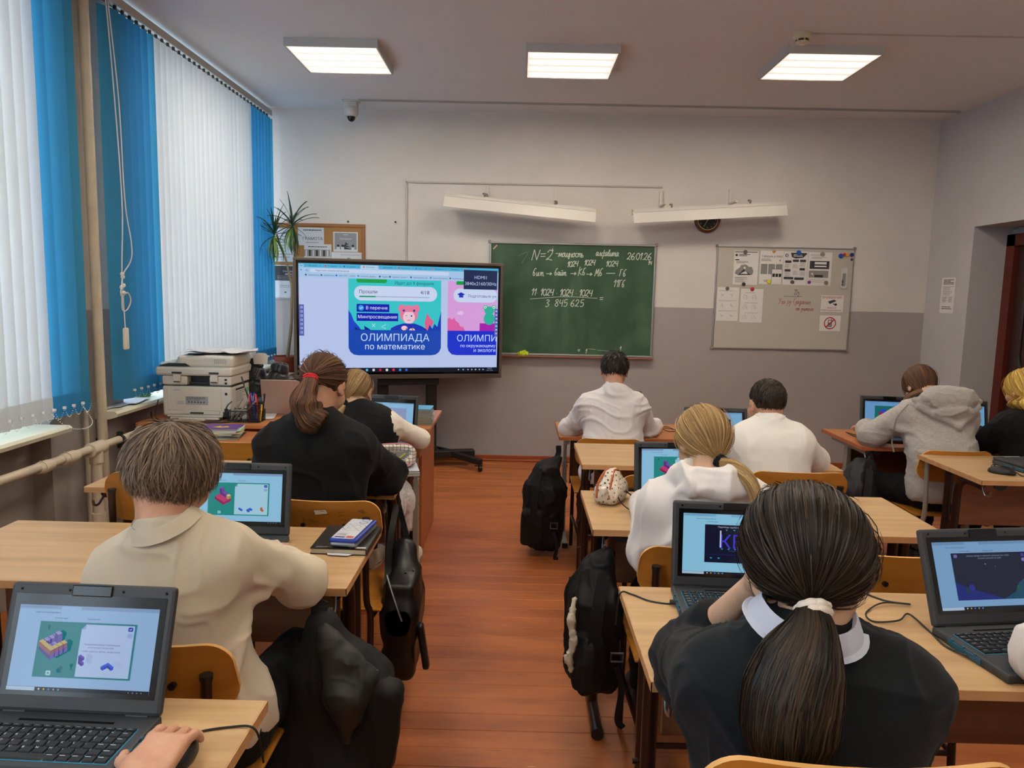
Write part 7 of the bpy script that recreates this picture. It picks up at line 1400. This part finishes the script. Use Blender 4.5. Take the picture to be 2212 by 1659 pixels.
def person(label, hd, face, neck, sh, el, wr, pel, kn, an, hs=.93, h=.006, skin=None, s=1., hands=((0, 1, 0), (0, 1, 0)), curl=(.5, .5), hup=((0, 0, 1), (0, 0, 1)), mid=(0, 0, 0), w=1., armr=1., finger_h=None):
    """the body: one continuous surface from head to feet"""
    A = lambda p: np.array(p, float); c = A(hd); R = headR(face)
    J = dict(sh=[A(p) for p in sh], neck=A(neck), pel=A(pel), mid=mid, c=c, R=R, hs=hs, el=[A(p) for p in el], wr=[A(p) for p in wr], kn=[A(p) for p in kn], an=[A(p) for p in an], w=w, s=s, armr=armr)
    S = SDF(finger_h or h)
    head(S, c, R, hs)
    S.cap(c+R@(np.array((0, -.028, -.05))*hs), J['neck'], .053*hs, .056*hs, k=.025)
    torso(S, J, -.012, w=w)
    for i in (0, 1):
        arm(S, J['sh'][i], J['el'][i], J['wr'][i], -.006, s=armr)
        hand(S, J['wr'][i], hands[i], hup[i], (1, -1)[i], curl[i], s*.95)
        hip = J['pel']+np.array(((-1, 1)[i]*.085*w, 0, -.0)); S.cap(hip, J['kn'][i], .075*s, .05*s, k=.04); S.cap(J['kn'][i], J['an'][i], .05*s, .034*s, k=.02)
        a_ = J['an'][i]; fd = A(J['an'][i]-J['kn'][i]); fd = A((0, 1, 0)); S.cap(a_+(0, 0, -.01), a_+fd*.11*s+(0, 0, -.035), .03*s, .026*s, k=.03)
    V, Q = S.mesh(); org = A((pel[0], pel[1], 0))
    b = qmesh('person', V, Q, skin, None, org); tag(b, label, 'person'); J['b'] = b; J['o'] = org
    for sx in (-1, 1):
        m = MB(); m.ball(c+R@(np.array((sx*.03, .083, .011))*hs), .0115*hs, 10, M_eye); m.ball(c+R@(np.array((sx*.03, .0895, .011))*hs), .0062*hs, 8, M_iris); m.build('eye', None, b, org, smooth=True)
    return J
def shirt(J, m, e=.014, name='shirt', h=.006, sleeve=1., amp=.006, fs=9., seed=1, extra=None, hem=-.02, cuff=True, arms=True, fax=None, label=None, hemr=.012, sides=(0, 1)):
    S = SDF(h); torso(S, J, e, w=J['w'])
    if arms:
        for i in sides:
            a, b_, c_ = J['sh'][i], J['el'][i], J['wr'][i]; wv = b_+(c_-b_)*sleeve; r = J['armr']
            S.cap(a, b_, .045*r+e, .041*r+e, k=.035); S.cap(b_, wv, .042*r+e, .034*r+e*.7, k=.025)
            if cuff: S.cap(wv-(c_-b_)*.04, wv, .033*r+e, .033*r+e, k=.006)
    S.plane(J['pel']+np.array((0, 0, hem)), (0, 0, -1), k=.01)
    if extra: extra(S)
    f = folds(amp, fs, seed, fax); V, Q = S.mesh(f)
    return qmesh(name, V, Q, m, J['b'], J['o'], label=label)
def trousers(J, m, h=.008, e=.012, name='trousers', top=.10):
    S = SDF(h); w = J['w']
    S.cap(J['pel']+(-.07*w, 0, .01), J['pel']+(.07*w, 0, .01), .092+e, k=.05)
    for i in (0, 1):
        hip = J['pel']+np.array(((-1, 1)[i]*.085*w, 0, 0.)); S.cap(hip, J['kn'][i], .078+e, .054+e, k=.04); S.cap(J['kn'][i], J['an'][i]+(0, 0, .03), .054+e, .045+e, k=.02)
    V, Q = S.mesh(folds(.005, 10, 3)); return qmesh(name, V, Q, m, J['b'], J['o'])
def shoe(J, i, m, sole, label=None, d=(0, 1, 0), trim=None):
    a = J['an'][i]; d = np.array(d, float); d /= np.linalg.norm(d); z = np.array((0, 0, 1.)); b = np.array((a[0], a[1], 0.)); x = np.cross(d, z)
    S = SDF(.005); R = np.stack([x, d, z], 1)
    S.box(b+d*.045+z*.045, (.043, .13, .035), .03, R, k=.02); S.ell(b+d*.12+z*.04, (.044, .055, .034), R, k=.03); S.cap(b-d*.02+z*.06, b-d*.01+z*.10, .045, .042, k=.02)
    S.cap(b-d*.0+z*.11, b+z*.14, .034, .034, mode='s', k=.008)
    S.plane(b+z*.016, -z, k=.004); V, Q = S.mesh(); sh_ = qmesh('shoe', V, Q, m, J['b'], J['o'], label=label)
    mb = MB(); n = 24; pts = []
    for k in range(n):
        t = 2*PI*k/n; pts.append((math.cos(t)*(.045 if math.sin(t) > -.2 else .038), .045+math.sin(t)*.138))
    mb.prism(pts, lambda u, v, w_: b+x*u+d*v+z*w_, .030, sole)
    if trim: mb.prism([(u*1.02, .045+(v-.045)*1.01) for u, v in pts], lambda u, v, w_: b+x*u+d*v+z*(w_+.016), .004, trim)
    mb.build('sole', None, sh_, J['o'], smooth=True); return sh_
def loop_tie(J, c, ax, r, m, w=.008, label=None, ry=1.):
    c = np.array(c, float); ax = np.array(ax, float); ax /= np.linalg.norm(ax); a = np.cross(ax, (1, 0, .3)); a /= np.linalg.norm(a); b = np.cross(ax, a)
    mb = MB()
    for o in (-.35, .35):
        mb.tube([c+ax*w*o*2+(a*math.cos(t)+b*math.sin(t))*(r+.0012*math.sin(t*9)) for t in np.linspace(0, 2*PI, 36, endpoint=False)], w, 8, closed=True)
    return mb.build('hair_tie', m, J['b'], J['o'], smooth=True, label=label)
def collar(J, m, drop=.018, r=.062, h=.04, spread=.018, tilt=(0, 0, 0), th=.004, ang=(20, 340), name='collar', c=None):
    """folded shirt collar round the back of the neck"""
    c = np.array(c if c is not None else J['neck'], float)+np.array((0, 0, .028)); R = np.array(rotm('X', tilt[0]) @ rotm('Y', tilt[1])); V = []; n = 30; prof = ((r, h*.1), (r+.001, h), (r+.004, h+.004), (r+.008, h), (r+spread*.7, h*.35-.006), (r+spread, -drop), (r+spread-.003, -drop-.002), (r+.004, 0))
    for i in range(n+1):
        t = math.radians(ang[0]+(ang[1]-ang[0])*i/n)+PI/2
        for q, z in prof: V.append(c+R@np.array((math.cos(t)*q, math.sin(t)*q*1.05, z-(.02*max(0, math.sin(t))))))
    k = len(prof); F = [(i*k+j, i*k+(j+1) % k, (i+1)*k+(j+1) % k, (i+1)*k+j) for i in range(n) for j in range(k)]+[tuple(range(k)), tuple(n*k+j for j in range(k))[::-1]]
    mb = MB(); mb.add(V, F); return mb.build(name, m, J['b'], J['o'], smooth=True)
M_eye = mat('eye_white', 'e8e4de', .2); M_iris = mat('iris', '2a1c12', .1)
SK1 = mat('skin_fair', 'cb9c80', .5, var=.1, vscale=(25, 25, 25), col2='bd8a6e', bump=.15, bscale=300)
SK2 = mat('skin_pale', 'd2ad90', .5, var=.1, vscale=(25, 25, 25), col2='c59a7e', bump=.15, bscale=300)
def cloth(name, col, rough=.9, bump=.25, bs=900, sheen=.1, **k): return mat(name, col, rough, bump=bump, bscale=bs, sheen=sheen, spec=.25, **k)
H_BROWN = hairmat('hair_ash_brown', '3f3026', 'a08870'); H_CHEST = hairmat('hair_chestnut', '2c1a10', '7d5334'); H_BLOND = hairmat('hair_dark_blond', '7a5c36', 'd0ad74')
H_DARK = hairmat('hair_dark_brown', '100c0a', '3c2c22', .5); H_BLK = hairmat('hair_black_brown', '0d0a09', '40301f', .48); H_GOLD = hairmat('hair_golden_blond', 'a07828', 'f0cf70'); H_SAND = hairmat('hair_sandy_blond', '6b5033', 'c3a172')
BLACKC = cloth('black_fabric', '0f1012', sheen=.03); NAVYT = cloth('black_trousers', '0b0c10', sheen=.02); POLO = cloth('cream_pique', 'c8bca6', bump=.3, bs=1400)
WHITE1 = cloth('white_cotton', 'dcd8d8'); WHITE2 = cloth('white_poplin', 'dedcd6', bump=.15, bs=1500); HOODW = cloth('white_fleece', 'd9d4d2'); GREYM = cloth('grey_melange', 'b7b3ad', var=.22, vscale=(60, 60, 260), col2='9c9893')
DKNAVY = cloth('dark_navy_fleece', '11161b', sheen=.05); LBLUE = cloth('pale_blue_cotton', 'b6bccd', bump=.1); CREAMW = cloth('white_blouse', 'e3dcd0', bump=.1)
def V3(*a): return np.array(a, float)

# boy in the cream polo shirt
J = person('boy with tousled ash-brown hair in a cream polo shirt, leaning on his desk', (-.757, 1.60, 1.130), (16, -24, 4), (-.755, 1.555, 1.025),
  [(-.872, 1.58, .905), (-.640, 1.60, .955)], [(-.935, 1.74, .80), (-.535, 1.80, .815)], [(-.87, 1.98, .80), (-.68, 2.0, .80)], (-.735, 1.62, .53),
  [(-.88, 1.99, .52), (-.60, 1.99, .52)], [(-.86, 2.0, .09), (-.64, 1.92, .09)], hs=.91, h=.0055, skin=SK1, hands=((.1, 1, 0), (-.15, 1, 0)), mid=(0, -.02, 0))
def ex(S):
    for a, b_ in (((-.55, 1.68, .87), (-.62, 1.55, .90)), ((-.57, 1.64, .84), (-.66, 1.53, .83)), ((-.60, 1.60, .80), (-.60, 1.52, .70))): S.cap(a, b_, .012, .006, k=.03)
    S.cap((-.61, 1.53, .58), (-.72, 1.5, .64), .02, .012, k=.04); S.cap((-.60, 1.56, .53), (-.60, 1.52, .66), .02, .012, k=.03)
shirt(J, POLO, e=.016, h=.005, amp=.0065, fs=6.5, seed=2, extra=ex, hem=-.01, name='polo_shirt')
collar(J, POLO, drop=.010, r=.057, h=.015, spread=.020, tilt=(.26, -.24, 0), c=(-.757, 1.557, 1.012))
trousers(J, NAVYT); hair(J['c'], J['R'], J['hs'], 'short', H_BROWN, J['b'], J['o'], h=.004, n=8000, rad=(.090, .110, .100), L=1.0, lift=.24, seed=3, low=-.74, wid=.0018, whorl=(.05, -.55, .8), side=-.06)
for i in (0, 1): shoe(J, i, mat('dark_shoe', '15161a', .6), mat('sole_white', 'd8d2c8', .6))

# girl in the black sweatshirt, red hair tie
J = person('girl in a black sweatshirt with a chestnut ponytail held by a red band', (-.70, 2.66, 1.195), (12, -30, 0), (-.72, 2.60, 1.085),
  [(-.865, 2.62, .975), (-.575, 2.62, .985)], [(-.935, 2.76, .80), (-.495, 2.83, .835)], [(-.86, 3.05, .80), (-.63, 3.06, .80)], (-.755, 2.62, .53),
  [(-.87, 2.98, .53), (-.66, 2.98, .53)], [(-.88, 2.82, .12), (-.72, 2.86, .12)], hs=.95, h=.0065, skin=SK1, mid=(0, -.03, 0))
def ex(S): S.cap((-.70, 2.535, .80), (-.60, 2.545, .84), .02, .02, k=.05); S.cap((-.555, 2.60, .9), (-.56, 2.58, .74), .03, .03, k=.05); S.cap((-.47, 2.78, .80), (-.62, 2.72, .80), .035, .03, k=.04)
shirt(J, BLACKC, e=.024, h=.0065, amp=.008, fs=5.5, seed=5, extra=ex, name='sweatshirt', hem=-.03)
trousers(J, mat('dark_jeans', '141a24', .9))
tc = (-.715, 2.555, 1.245)
hair(J['c'], J['R'], J['hs'], 'tail', H_CHEST, J['b'], J['o'], h=.005, n=4000, tie=tc, tail=[(-.715, 2.555, 1.245), (-.72, 2.525, 1.20), (-.725, 2.51, 1.15), (-.70, 2.50, 1.11), (-.665, 2.50, 1.085)], tailr=[.018, .034, .047, .050, .040], wave=.5, seed=4, low=-.62, wid=.0019, lift=.12, ntail=2600)
loop_tie(J, (-.715, 2.548, 1.238), (.1, -.6, -1), .020, cloth('red_elastic', 'c8202a'), w=.006, label='red hair band')
for i in (0, 1): shoe(J, i, mat('navy_canvas', '18202a', .8), mat('sole_white', 'd8d2c8', .6), trim=mat('navy_line', '20242c'))

# small girl in the vest
J = person('small blond girl in a black vest over a white blouse', (-.785, 3.60, 1.05), (10, -25, 0), (-.765, 3.55, .955),
  [(-.87, 3.56, .89), (-.62, 3.56, .90)], [(-.93, 3.70, .78), (-.49, 3.72, .80)], [(-.82, 3.92, .765), (-.535, 3.91, .765)], (-.74, 3.56, .47),
  [(-.84, 3.95, .47), (-.63, 3.93, .47)], [(-.80, 4.02, .11), (-.59, 4.02, .11)], hs=.88, h=.006, skin=SK2, s=.9, hands=((.1, 1, 0), (.1, 1, -.1)), w=.85, armr=.85, curl=(.4, .25))
shirt(J, CREAMW, e=.013, amp=.004, fs=9, seed=8, sleeve=.88, name='blouse', hem=.0)
S = SDF(.006); torso(S, dict(J, sh=[J['sh'][0]+V3(.03, 0, 0), J['sh'][1]+V3(-.03, 0, 0)]), .034, w=.85); S.plane(J['pel']+V3(0, 0, -.02), (0, 0, -1)); V, Q = S.mesh(folds(.003, 8, 2)); qmesh('vest', V, Q, BLACKC, J['b'], J['o'])
S = SDF(.007)
for sx in (-1, 1): S.cap(J['pel']+V3(sx*.07, -.02, .0), J['pel']+V3(sx*.11, .28, -.01), .10, .09, k=.06)
S.cap(J['pel']+V3(.12, .30, -.05), J['pel']+V3(.13, .32, -.17), .07, .06, k=.05); V, Q = S.mesh(folds(.012, 16, 2, (1, 1, .2))); qmesh('skirt', V, Q, WHITE1, J['b'], J['o'], label='white pleated skirt')
S = SDF(.006)
for i in (0, 1): S.cap(J['kn'][i], J['an'][i]+V3(0, -.01, .14), .055, .048, k=.02)
V, Q = S.mesh(); qmesh('leggings', V, Q, WHITE1, J['b'], J['o'])
S = SDF(.005)
for i in (0, 1): S.cap(J['an'][i]+V3(0, -.01, .02), J['an'][i]+V3(0, -.01, .13), .040, .044, k=.02)
V, Q = S.mesh(); qmesh('sock', V, Q, BLACKC, J['b'], J['o'])
collar(J, CREAMW, r=.055, h=.022, spread=.03, tilt=(.25, -.1, 0), c=(-.765, 3.55, .945))
hair(J['c'], J['R'], J['hs'], 'tail', H_SAND, J['b'], J['o'], n=2000, tie=(-.825, 3.53, 1.0), tail=[(-.825, 3.53, 1.0), (-.835, 3.505, .975), (-.84, 3.495, .945), (-.825, 3.49, .915)], tailr=[.014, .022, .026, .014], seed=6, low=-.5, wid=.003, lift=.1, ntail=400)
loop_tie(J, (-.825, 3.525, .998), (0, -.7, -.8), .016, BLACKC, w=.009, label='black hair tie')
for i in (0, 1): shoe(J, i, mat('cream_trainer', 'd9d0bb', .6, var=.12, vscale=(60, 60, 60)), mat('cream_sole', 'cfc5a8', .6), d=(.1, 1, 0), trim=mat('black_trim', '1a1a1a'))

# boy in the white long-sleeved top, front row
J = person('boy with short dark hair in a white long-sleeved top at the blackboard desk', (.57, 4.38, 1.10), (8, -22, 2), (.565, 4.31, .99),
  [(.415, 4.32, .90), (.705, 4.32, .895)], [(.325, 4.46, .735), (.785, 4.44, .745)], [(.42, 4.66, .725), (.875, 4.64, .73)], (.565, 4.26, .48),
  [(.46, 4.64, .46), (.68, 4.64, .46)], [(.46, 4.70, .09), (.68, 4.70, .09)], hs=.93, h=.007, skin=SK1, hands=((.3, 1, 0), (.1, 1, 0)), curl=(.4, .9), mid=(0, -.04, 0))
def ex(S):
    for a, b_ in (((.72, 4.28, .80), (.58, 4.21, .86)), ((.72, 4.27, .74), (.56, 4.20, .78)), ((.66, 4.23, .70), (.50, 4.2, .72))): S.cap(a, b_, .012, .008, k=.03)
shirt(J, WHITE1, e=.020, h=.0065, amp=.008, fs=7, seed=11, sleeve=.86, extra=ex, name='long_sleeved_top', fax=(.7, .7, 1.5))
trousers(J, NAVYT); hair(J['c'], J['R'], J['hs'], 'short', H_DARK, J['b'], J['o'], n=1800, rad=(.083, .104, .096), L=.42, lift=.16, seed=9, low=-.6, wid=.0030, side=.08)
for i in (0, 1): shoe(J, i, mat('dark_shoe', '15161a', .6), mat('sole_white', 'd8d2c8', .6))

# girl in the white hoodie
J = person('girl in a white hoodie with a dark-blond ponytail falling over her shoulder', (.605, 2.38, 1.078), (-14, -30, 0), (.60, 2.31, .98),
  [(.455, 2.28, .895), (.745, 2.29, .905)], [(.43, 2.31, .725), (.83, 2.38, .80)], [(.47, 2.58, .80), (.74, 2.62, .80)], (.60, 2.22, .50),
  [(.50, 2.60, .48), (.74, 2.60, .48)], [(.50, 2.64, .09), (.74, 2.64, .09)], hs=.93, h=.006, skin=SK2, mid=(0, -.02, 0))
def hoodx(N, sc_=1., drop=.02, R0=.095, rr=.032, bag=(.13, .05, .085), bo=(0, -.075, -.035)):
    def f(S):
        N_ = np.array(N, float); pts = []
        for a in np.linspace(-35, 215, 9):
            t = math.radians(a); pts.append(N_+V3(math.cos(t)*R0, -math.sin(t)*R0*.85, .012-.03*max(0, -math.sin(t))+.012*max(0, math.sin(t))))
        S.ell(N_+np.array(bo), bag, rotm('X', .5), k=.03); S.chain(pts, [rr]*9, k=.02)
        S.ell(N_+V3(0, .0, .05), (R0*.72, R0*.66, .05), k=.02, mode='s')
        S.cap(N_+V3(-.12, -.11, -.03), N_+V3(.10, -.125, -.045), .006, .008, k=.02, mode='s')
        S.cap(N_+V3(-.05, -.13, .0), N_+V3(.13, -.10, -.01), .010, .012, k=.02)
    return f
shirt(J, HOODW, e=.026, h=.0055, amp=.010, fs=5, seed=13, extra=hoodx((.60, 2.262, .985)), name='hoodie', fax=(1.3, 1, .8))
trousers(J, NAVYT)
hair(J['c'], J['R'], J['hs'], 'tail', H_BLOND, J['b'], J['o'], h=.0045, n=4200, rad=(.087, .104, .098), tie=(.632, 2.275, 1.040), tail=[(.632, 2.270, 1.040), (.660, 2.205, 1.040), (.688, 2.140, 1.012), (.705, 2.11, .945), (.70, 2.095, .885)], tailr=[.014, .019, .02, .016, .009], seed=12, low=-.5, wid=.0018, lift=.12, ntail=900)
loop_tie(J, (.634, 2.270, 1.040), (.7, -.9, -.5), .015, BLACKC, w=.008, label='black hair tie')
for i in (0, 1): shoe(J, i, mat('dark_shoe', '15161a', .6), mat('sole_white', 'd8d2c8', .6))

# boy with cropped hair in the white shirt
J = person('boy with cropped dark hair in a white button shirt, third desk of the row', (1.125, 3.33, 1.072), (-10, -12, 0), (1.125, 3.28, .98),
  [(1.01, 3.27, .905), (1.255, 3.27, .905)], [(.94, 3.42, .79), (1.39, 3.42, .80)], [(1.0, 3.62, .80), (1.22, 3.60, .80)], (1.13, 3.20, .50),
  [(1.02, 3.58, .47), (1.24, 3.58, .47)], [(1.02, 3.62, .09), (1.24, 3.62, .09)], hs=.94, h=.0065, skin=SK1, mid=(0, -.03, 0))
def ex(S):
    S.cap((.99, 3.205, .945), (1.13, 3.19, .935), .004, .004, k=.012); S.cap((1.13, 3.19, .935), (1.27, 3.205, .945), .004, .004, k=.012)
    S.cap((1.30, 3.25, .86), (1.36, 3.33, .80), .02, .03, k=.03); S.cap((1.25, 3.19, .86), (1.26, 3.2, .74), .014, .01, k=.03)
shirt(J, WHITE2, e=.027, h=.0055, amp=.006, fs=5.5, seed=15, extra=ex, name='button_shirt')
collar(J, WHITE2, r=.056, h=.030, spread=.012, tilt=(.12, 0, 0), c=(1.125, 3.285, .975)); trousers(J, NAVYT)
hair(J['c'], J['R'], J['hs'], 'short', H_BLK, J['b'], J['o'], n=2600, rad=(.0795, .0985, .0915), L=.16, lift=.03, seed=10, low=-.6, wid=.0022, flyk=0, side=.08)
for i in (0, 1): shoe(J, i, mat('dark_shoe', '15161a', .6), mat('sole_white', 'd8d2c8', .6))

# girl in the grey hoodie
J = person('girl bowed over her desk in a grey hoodie with its hood down', (2.275, 4.20, 1.07), (-8, -48, 0), (2.285, 4.07, 1.0),
  [(2.125, 4.02, .93), (2.425, 4.02, .92)], [(1.995, 4.14, .80), (2.47, 4.16, .79)], [(2.07, 4.36, .79), (2.40, 4.38, .79)], (2.29, 3.90, .53),
  [(2.02, 4.14, .52), (2.40, 4.28, .50)], [(2.06, 4.2, .09), (2.40, 4.3, .09)], hs=.95, h=.007, skin=SK2, mid=(-.01, -.05, .02))
def ex(S):
    N_ = V3(2.285, 3.975, 1.015)
    S.ell(N_+V3(.0, -.045, .02), (.155, .07, .075), rotm('X', .7), k=.04)
    S.cap(N_+V3(-.17, -.03, .01), N_+V3(.17, -.03, .01), .018, .018, k=.012); S.cap(N_+V3(-.16, -.05, -.02), N_+V3(.03, -.105, -.115), .016, .02, k=.015); S.cap(N_+V3(.16, -.05, -.02), N_+V3(.03, -.105, -.115), .016, .02, k=.015)
    S.ell(N_+V3(.02, -.08, -.055), (.12, .03, .06), rotm('X', .8), k=.02)
    S.cap(N_+V3(-.14, -.075, .005), N_+V3(.14, -.075, .005), .005, k=.012, mode='s')
    for a, b_ in (((2.05, 3.99, .86), (2.2, 3.9, .84)), ((2.1, 3.95, .80), (2.25, 3.87, .79)), ((2.12, 3.9, .74), (2.26, 3.84, .75))): S.cap(a, b_, .014, .008, k=.03)
shirt(J, GREYM, e=.026, h=.006, amp=.006, fs=9, seed=17, extra=ex, name='hoodie', hem=-.03, fax=(.6, .7, 1.6))
mb = MB(); mb.tube(bez([(2.09, 3.96, 1.0), (2.04, 3.965, .93), (2.035, 3.98, .86), (2.05, 4.02, .79), (2.055, 4.0, .73)]), .004, 6); mb.build('drawstring', mat('grey_cord', '8d8985', .9), J['b'], J['o'])
trousers(J, NAVYT)
hair(J['c'], J['R'], J['hs'], 'tail', H_CHEST, J['b'], J['o'], n=1500, rad=(.084, .104, .096), tie=(2.275, 4.10, 1.0), tail=[(2.275, 4.12, 1.02), (2.22, 4.15, .98), (2.18, 4.18, .93)], tailr=[.06, .06, .03], seed=18, low=-.75, wid=.003, lift=.1, ntail=500)
for i in (0, 1): shoe(J, i, mat('dark_shoe', '15161a', .6), mat('sole_white', 'd8d2c8', .6))

# golden-haired person by the door
J = person('person with golden wavy hair in a black top by the door', (2.735, 4.02, 1.08), (-15, -20, 0), (2.76, 3.95, .975),
  [(2.62, 3.95, .90), (2.92, 3.95, .90)], [(2.58, 4.08, .77), (3.0, 4.1, .79)], [(2.68, 4.30, .79), (2.86, 4.32, .79)], (2.77, 3.88, .50),
  [(2.66, 4.24, .48), (2.88, 4.24, .48)], [(2.66, 4.26, .09), (2.88, 4.26, .09)], hs=.93, h=.0075, skin=SK1)
shirt(J, BLACKC, e=.022, h=.0075, amp=.006, seed=19, name='black_top', label='plain black top'); trousers(J, NAVYT)
hair(J['c'], J['R'], J['hs'], 'tail', H_GOLD, J['b'], J['o'], n=1200, rad=(.086, .106, .098), tie=(2.735, 3.95, 1.03), tail=[(2.735, 3.97, 1.08), (2.735, 3.95, 1.02), (2.735, 3.93, .96), (2.73, 3.92, .93)], tailr=[.06, .085, .075, .03], seed=20, low=-.7, wid=.0045, lift=.16, ntail=700, wave=1.)
for i in (0, 1): shoe(J, i, mat('dark_shoe', '15161a', .6), mat('sole_white', 'd8d2c8', .6))

# dark-haired girl in the foreground
J = person('dark-haired girl in a black jumper propping her head on her raised arm', (.452, 1.12, 1.138), (-18, -22, -4), (.440, 1.08, 1.035),
  [(.325, 1.11, .950), (.600, 1.09, .950)], [(.338, 1.395, .850), (.640, 1.24, .77)], [(.428, 1.27, 1.045), (.60, 1.52, .80)], (.47, 1.08, .50),
  [(.38, 1.44, .48), (.58, 1.44, .48)], [(.38, 1.46, .09), (.58, 1.46, .09)], hs=.92, h=.005, skin=SK2, hands=((.25, -.15, 1), (-.1, 1, 0)), hup=((-.8, .6, 0), (0, 0, 1)), mid=(0, -.02, 0))
def ex(S):
    for a, b_, r in (((.30, 1.36, .80), (.36, 1.38, .86), .02), ((.30, 1.38, .85), (.36, 1.40, .90), .018), ((.31, 1.33, .80), (.38, 1.24, .85), .018), ((.32, 1.24, .88), (.40, 1.08, .92), .014), ((.33, 1.2, .84), (.42, 1.04, .86), .014)): S.cap(a, b_, r, r*.7, k=.03)
    e, wv = J['el'][0], J['wr'][0]; S.cap(e+(wv-e)*.18, e+(wv-e)*.34, .052, .056, k=.01)
S0 = J['armr']
sj = SDF(.005); torso(sj, J, .022)
for i, sl in ((0, .26), (1, 1.)):
    a, b_, c_ = J['sh'][i], J['el'][i], J['wr'][i]; sj.cap(a, b_, .066, .058, k=.035); sj.cap(b_, b_+(c_-b_)*sl, .058, .050, k=.025)
sj.plane(J['pel']+V3(0, 0, -.03), (0, 0, -1)); ex(sj); V, Q = sj.mesh(folds(.008, 7, 21)); qmesh('jumper', V, Q, DKNAVY, J['b'], J['o'])
trousers(J, NAVYT)
collar(J, LBLUE, drop=.0, r=.062, h=.026, spread=.028, tilt=(.24, .06, 0), c=(.438, 1.07, 1.040), ang=(40, 320))
hair(J['c'], J['R'], J['hs'], 'tail', H_BLK, J['b'], J['o'], h=.004, n=9000, rad=(.095, .113, .104), tie=(.425, 1.02, 1.115),
  tail=[(.423, 1.012, 1.115), (.415, .99, 1.09), (.40, .975, 1.055), (.388, .968, 1.01), (.385, .965, .96), (.387, .962, .925)], tailr=[.017, .034, .054, .063, .062, .05], seed=22, low=-.72, wid=.0015, lift=.13, ntail=6500, side=-.45)
loop_tie(J, (.423, 1.005, 1.110), (0, -.75, -.7), .019, cloth('white_scrunchie', 'ded3c4'), w=.0068, label='white scrunchie')
for i in (0, 1): shoe(J, i, mat('dark_shoe', '15161a', .6), mat('sole_white', 'd8d2c8', .6))

# seated at the near left desk: only the hand reaches into the photograph
J = person('person whose bare hand rests on the mouse at the near left desk', (-.82, .62, 1.15), (0, -15, 0), (-.80, .56, 1.03),
  [(-.97, .55, .95), (-.62, .55, .95)], [(-1.02, .72, .79), (-.56, .74, .80)], [(-.93, .98, .80), (-.552, 1.035, .808)], (-.80, .52, .50),
  [(-.90, .9, .48), (-.68, .9, .48)], [(-.90, .92, .09), (-.68, .92, .09)], hs=.93, h=.006, finger_h=.0036, skin=SK1, hands=((.1, 1, 0), (.03, 1, .12)), curl=(.4, .62), hup=((0, 0, 1), (.05, 0, 1)), s=1.02)
shirt(J, WHITE1, e=.018, h=.009, sleeve=.35, sides=(0, 1)); trousers(J, NAVYT, h=.01)
hair(J['c'], J['R'], J['hs'], 'short', H_DARK, J['b'], J['o'], h=.008, n=500, wid=.006)
# neighbour of the foreground girl: only a sleeve reaches in
J = person('person in a white sleeve leaning on the near right desk edge', (1.32, 1.24, 1.13), (0, -18, 0), (1.32, 1.18, 1.02),
  [(1.17, 1.20, .93), (1.50, 1.20, .93)], [(1.098, 1.46, .832), (1.6, 1.42, .80)], [(1.30, 1.58, .825), (1.42, 1.65, .80)], (1.32, 1.08, .50),
  [(1.22, 1.36, .48), (1.44, 1.36, .48)], [(1.22, 1.4, .09), (1.44, 1.4, .09)], hs=.93, h=.008, skin=SK1)
shirt(J, WHITE1, e=.016, h=.007, amp=.006); trousers(J, NAVYT, h=.01); hair(J['c'], J['R'], J['hs'], 'short', H_DARK, J['b'], J['o'], h=.008, n=500, wid=.006)
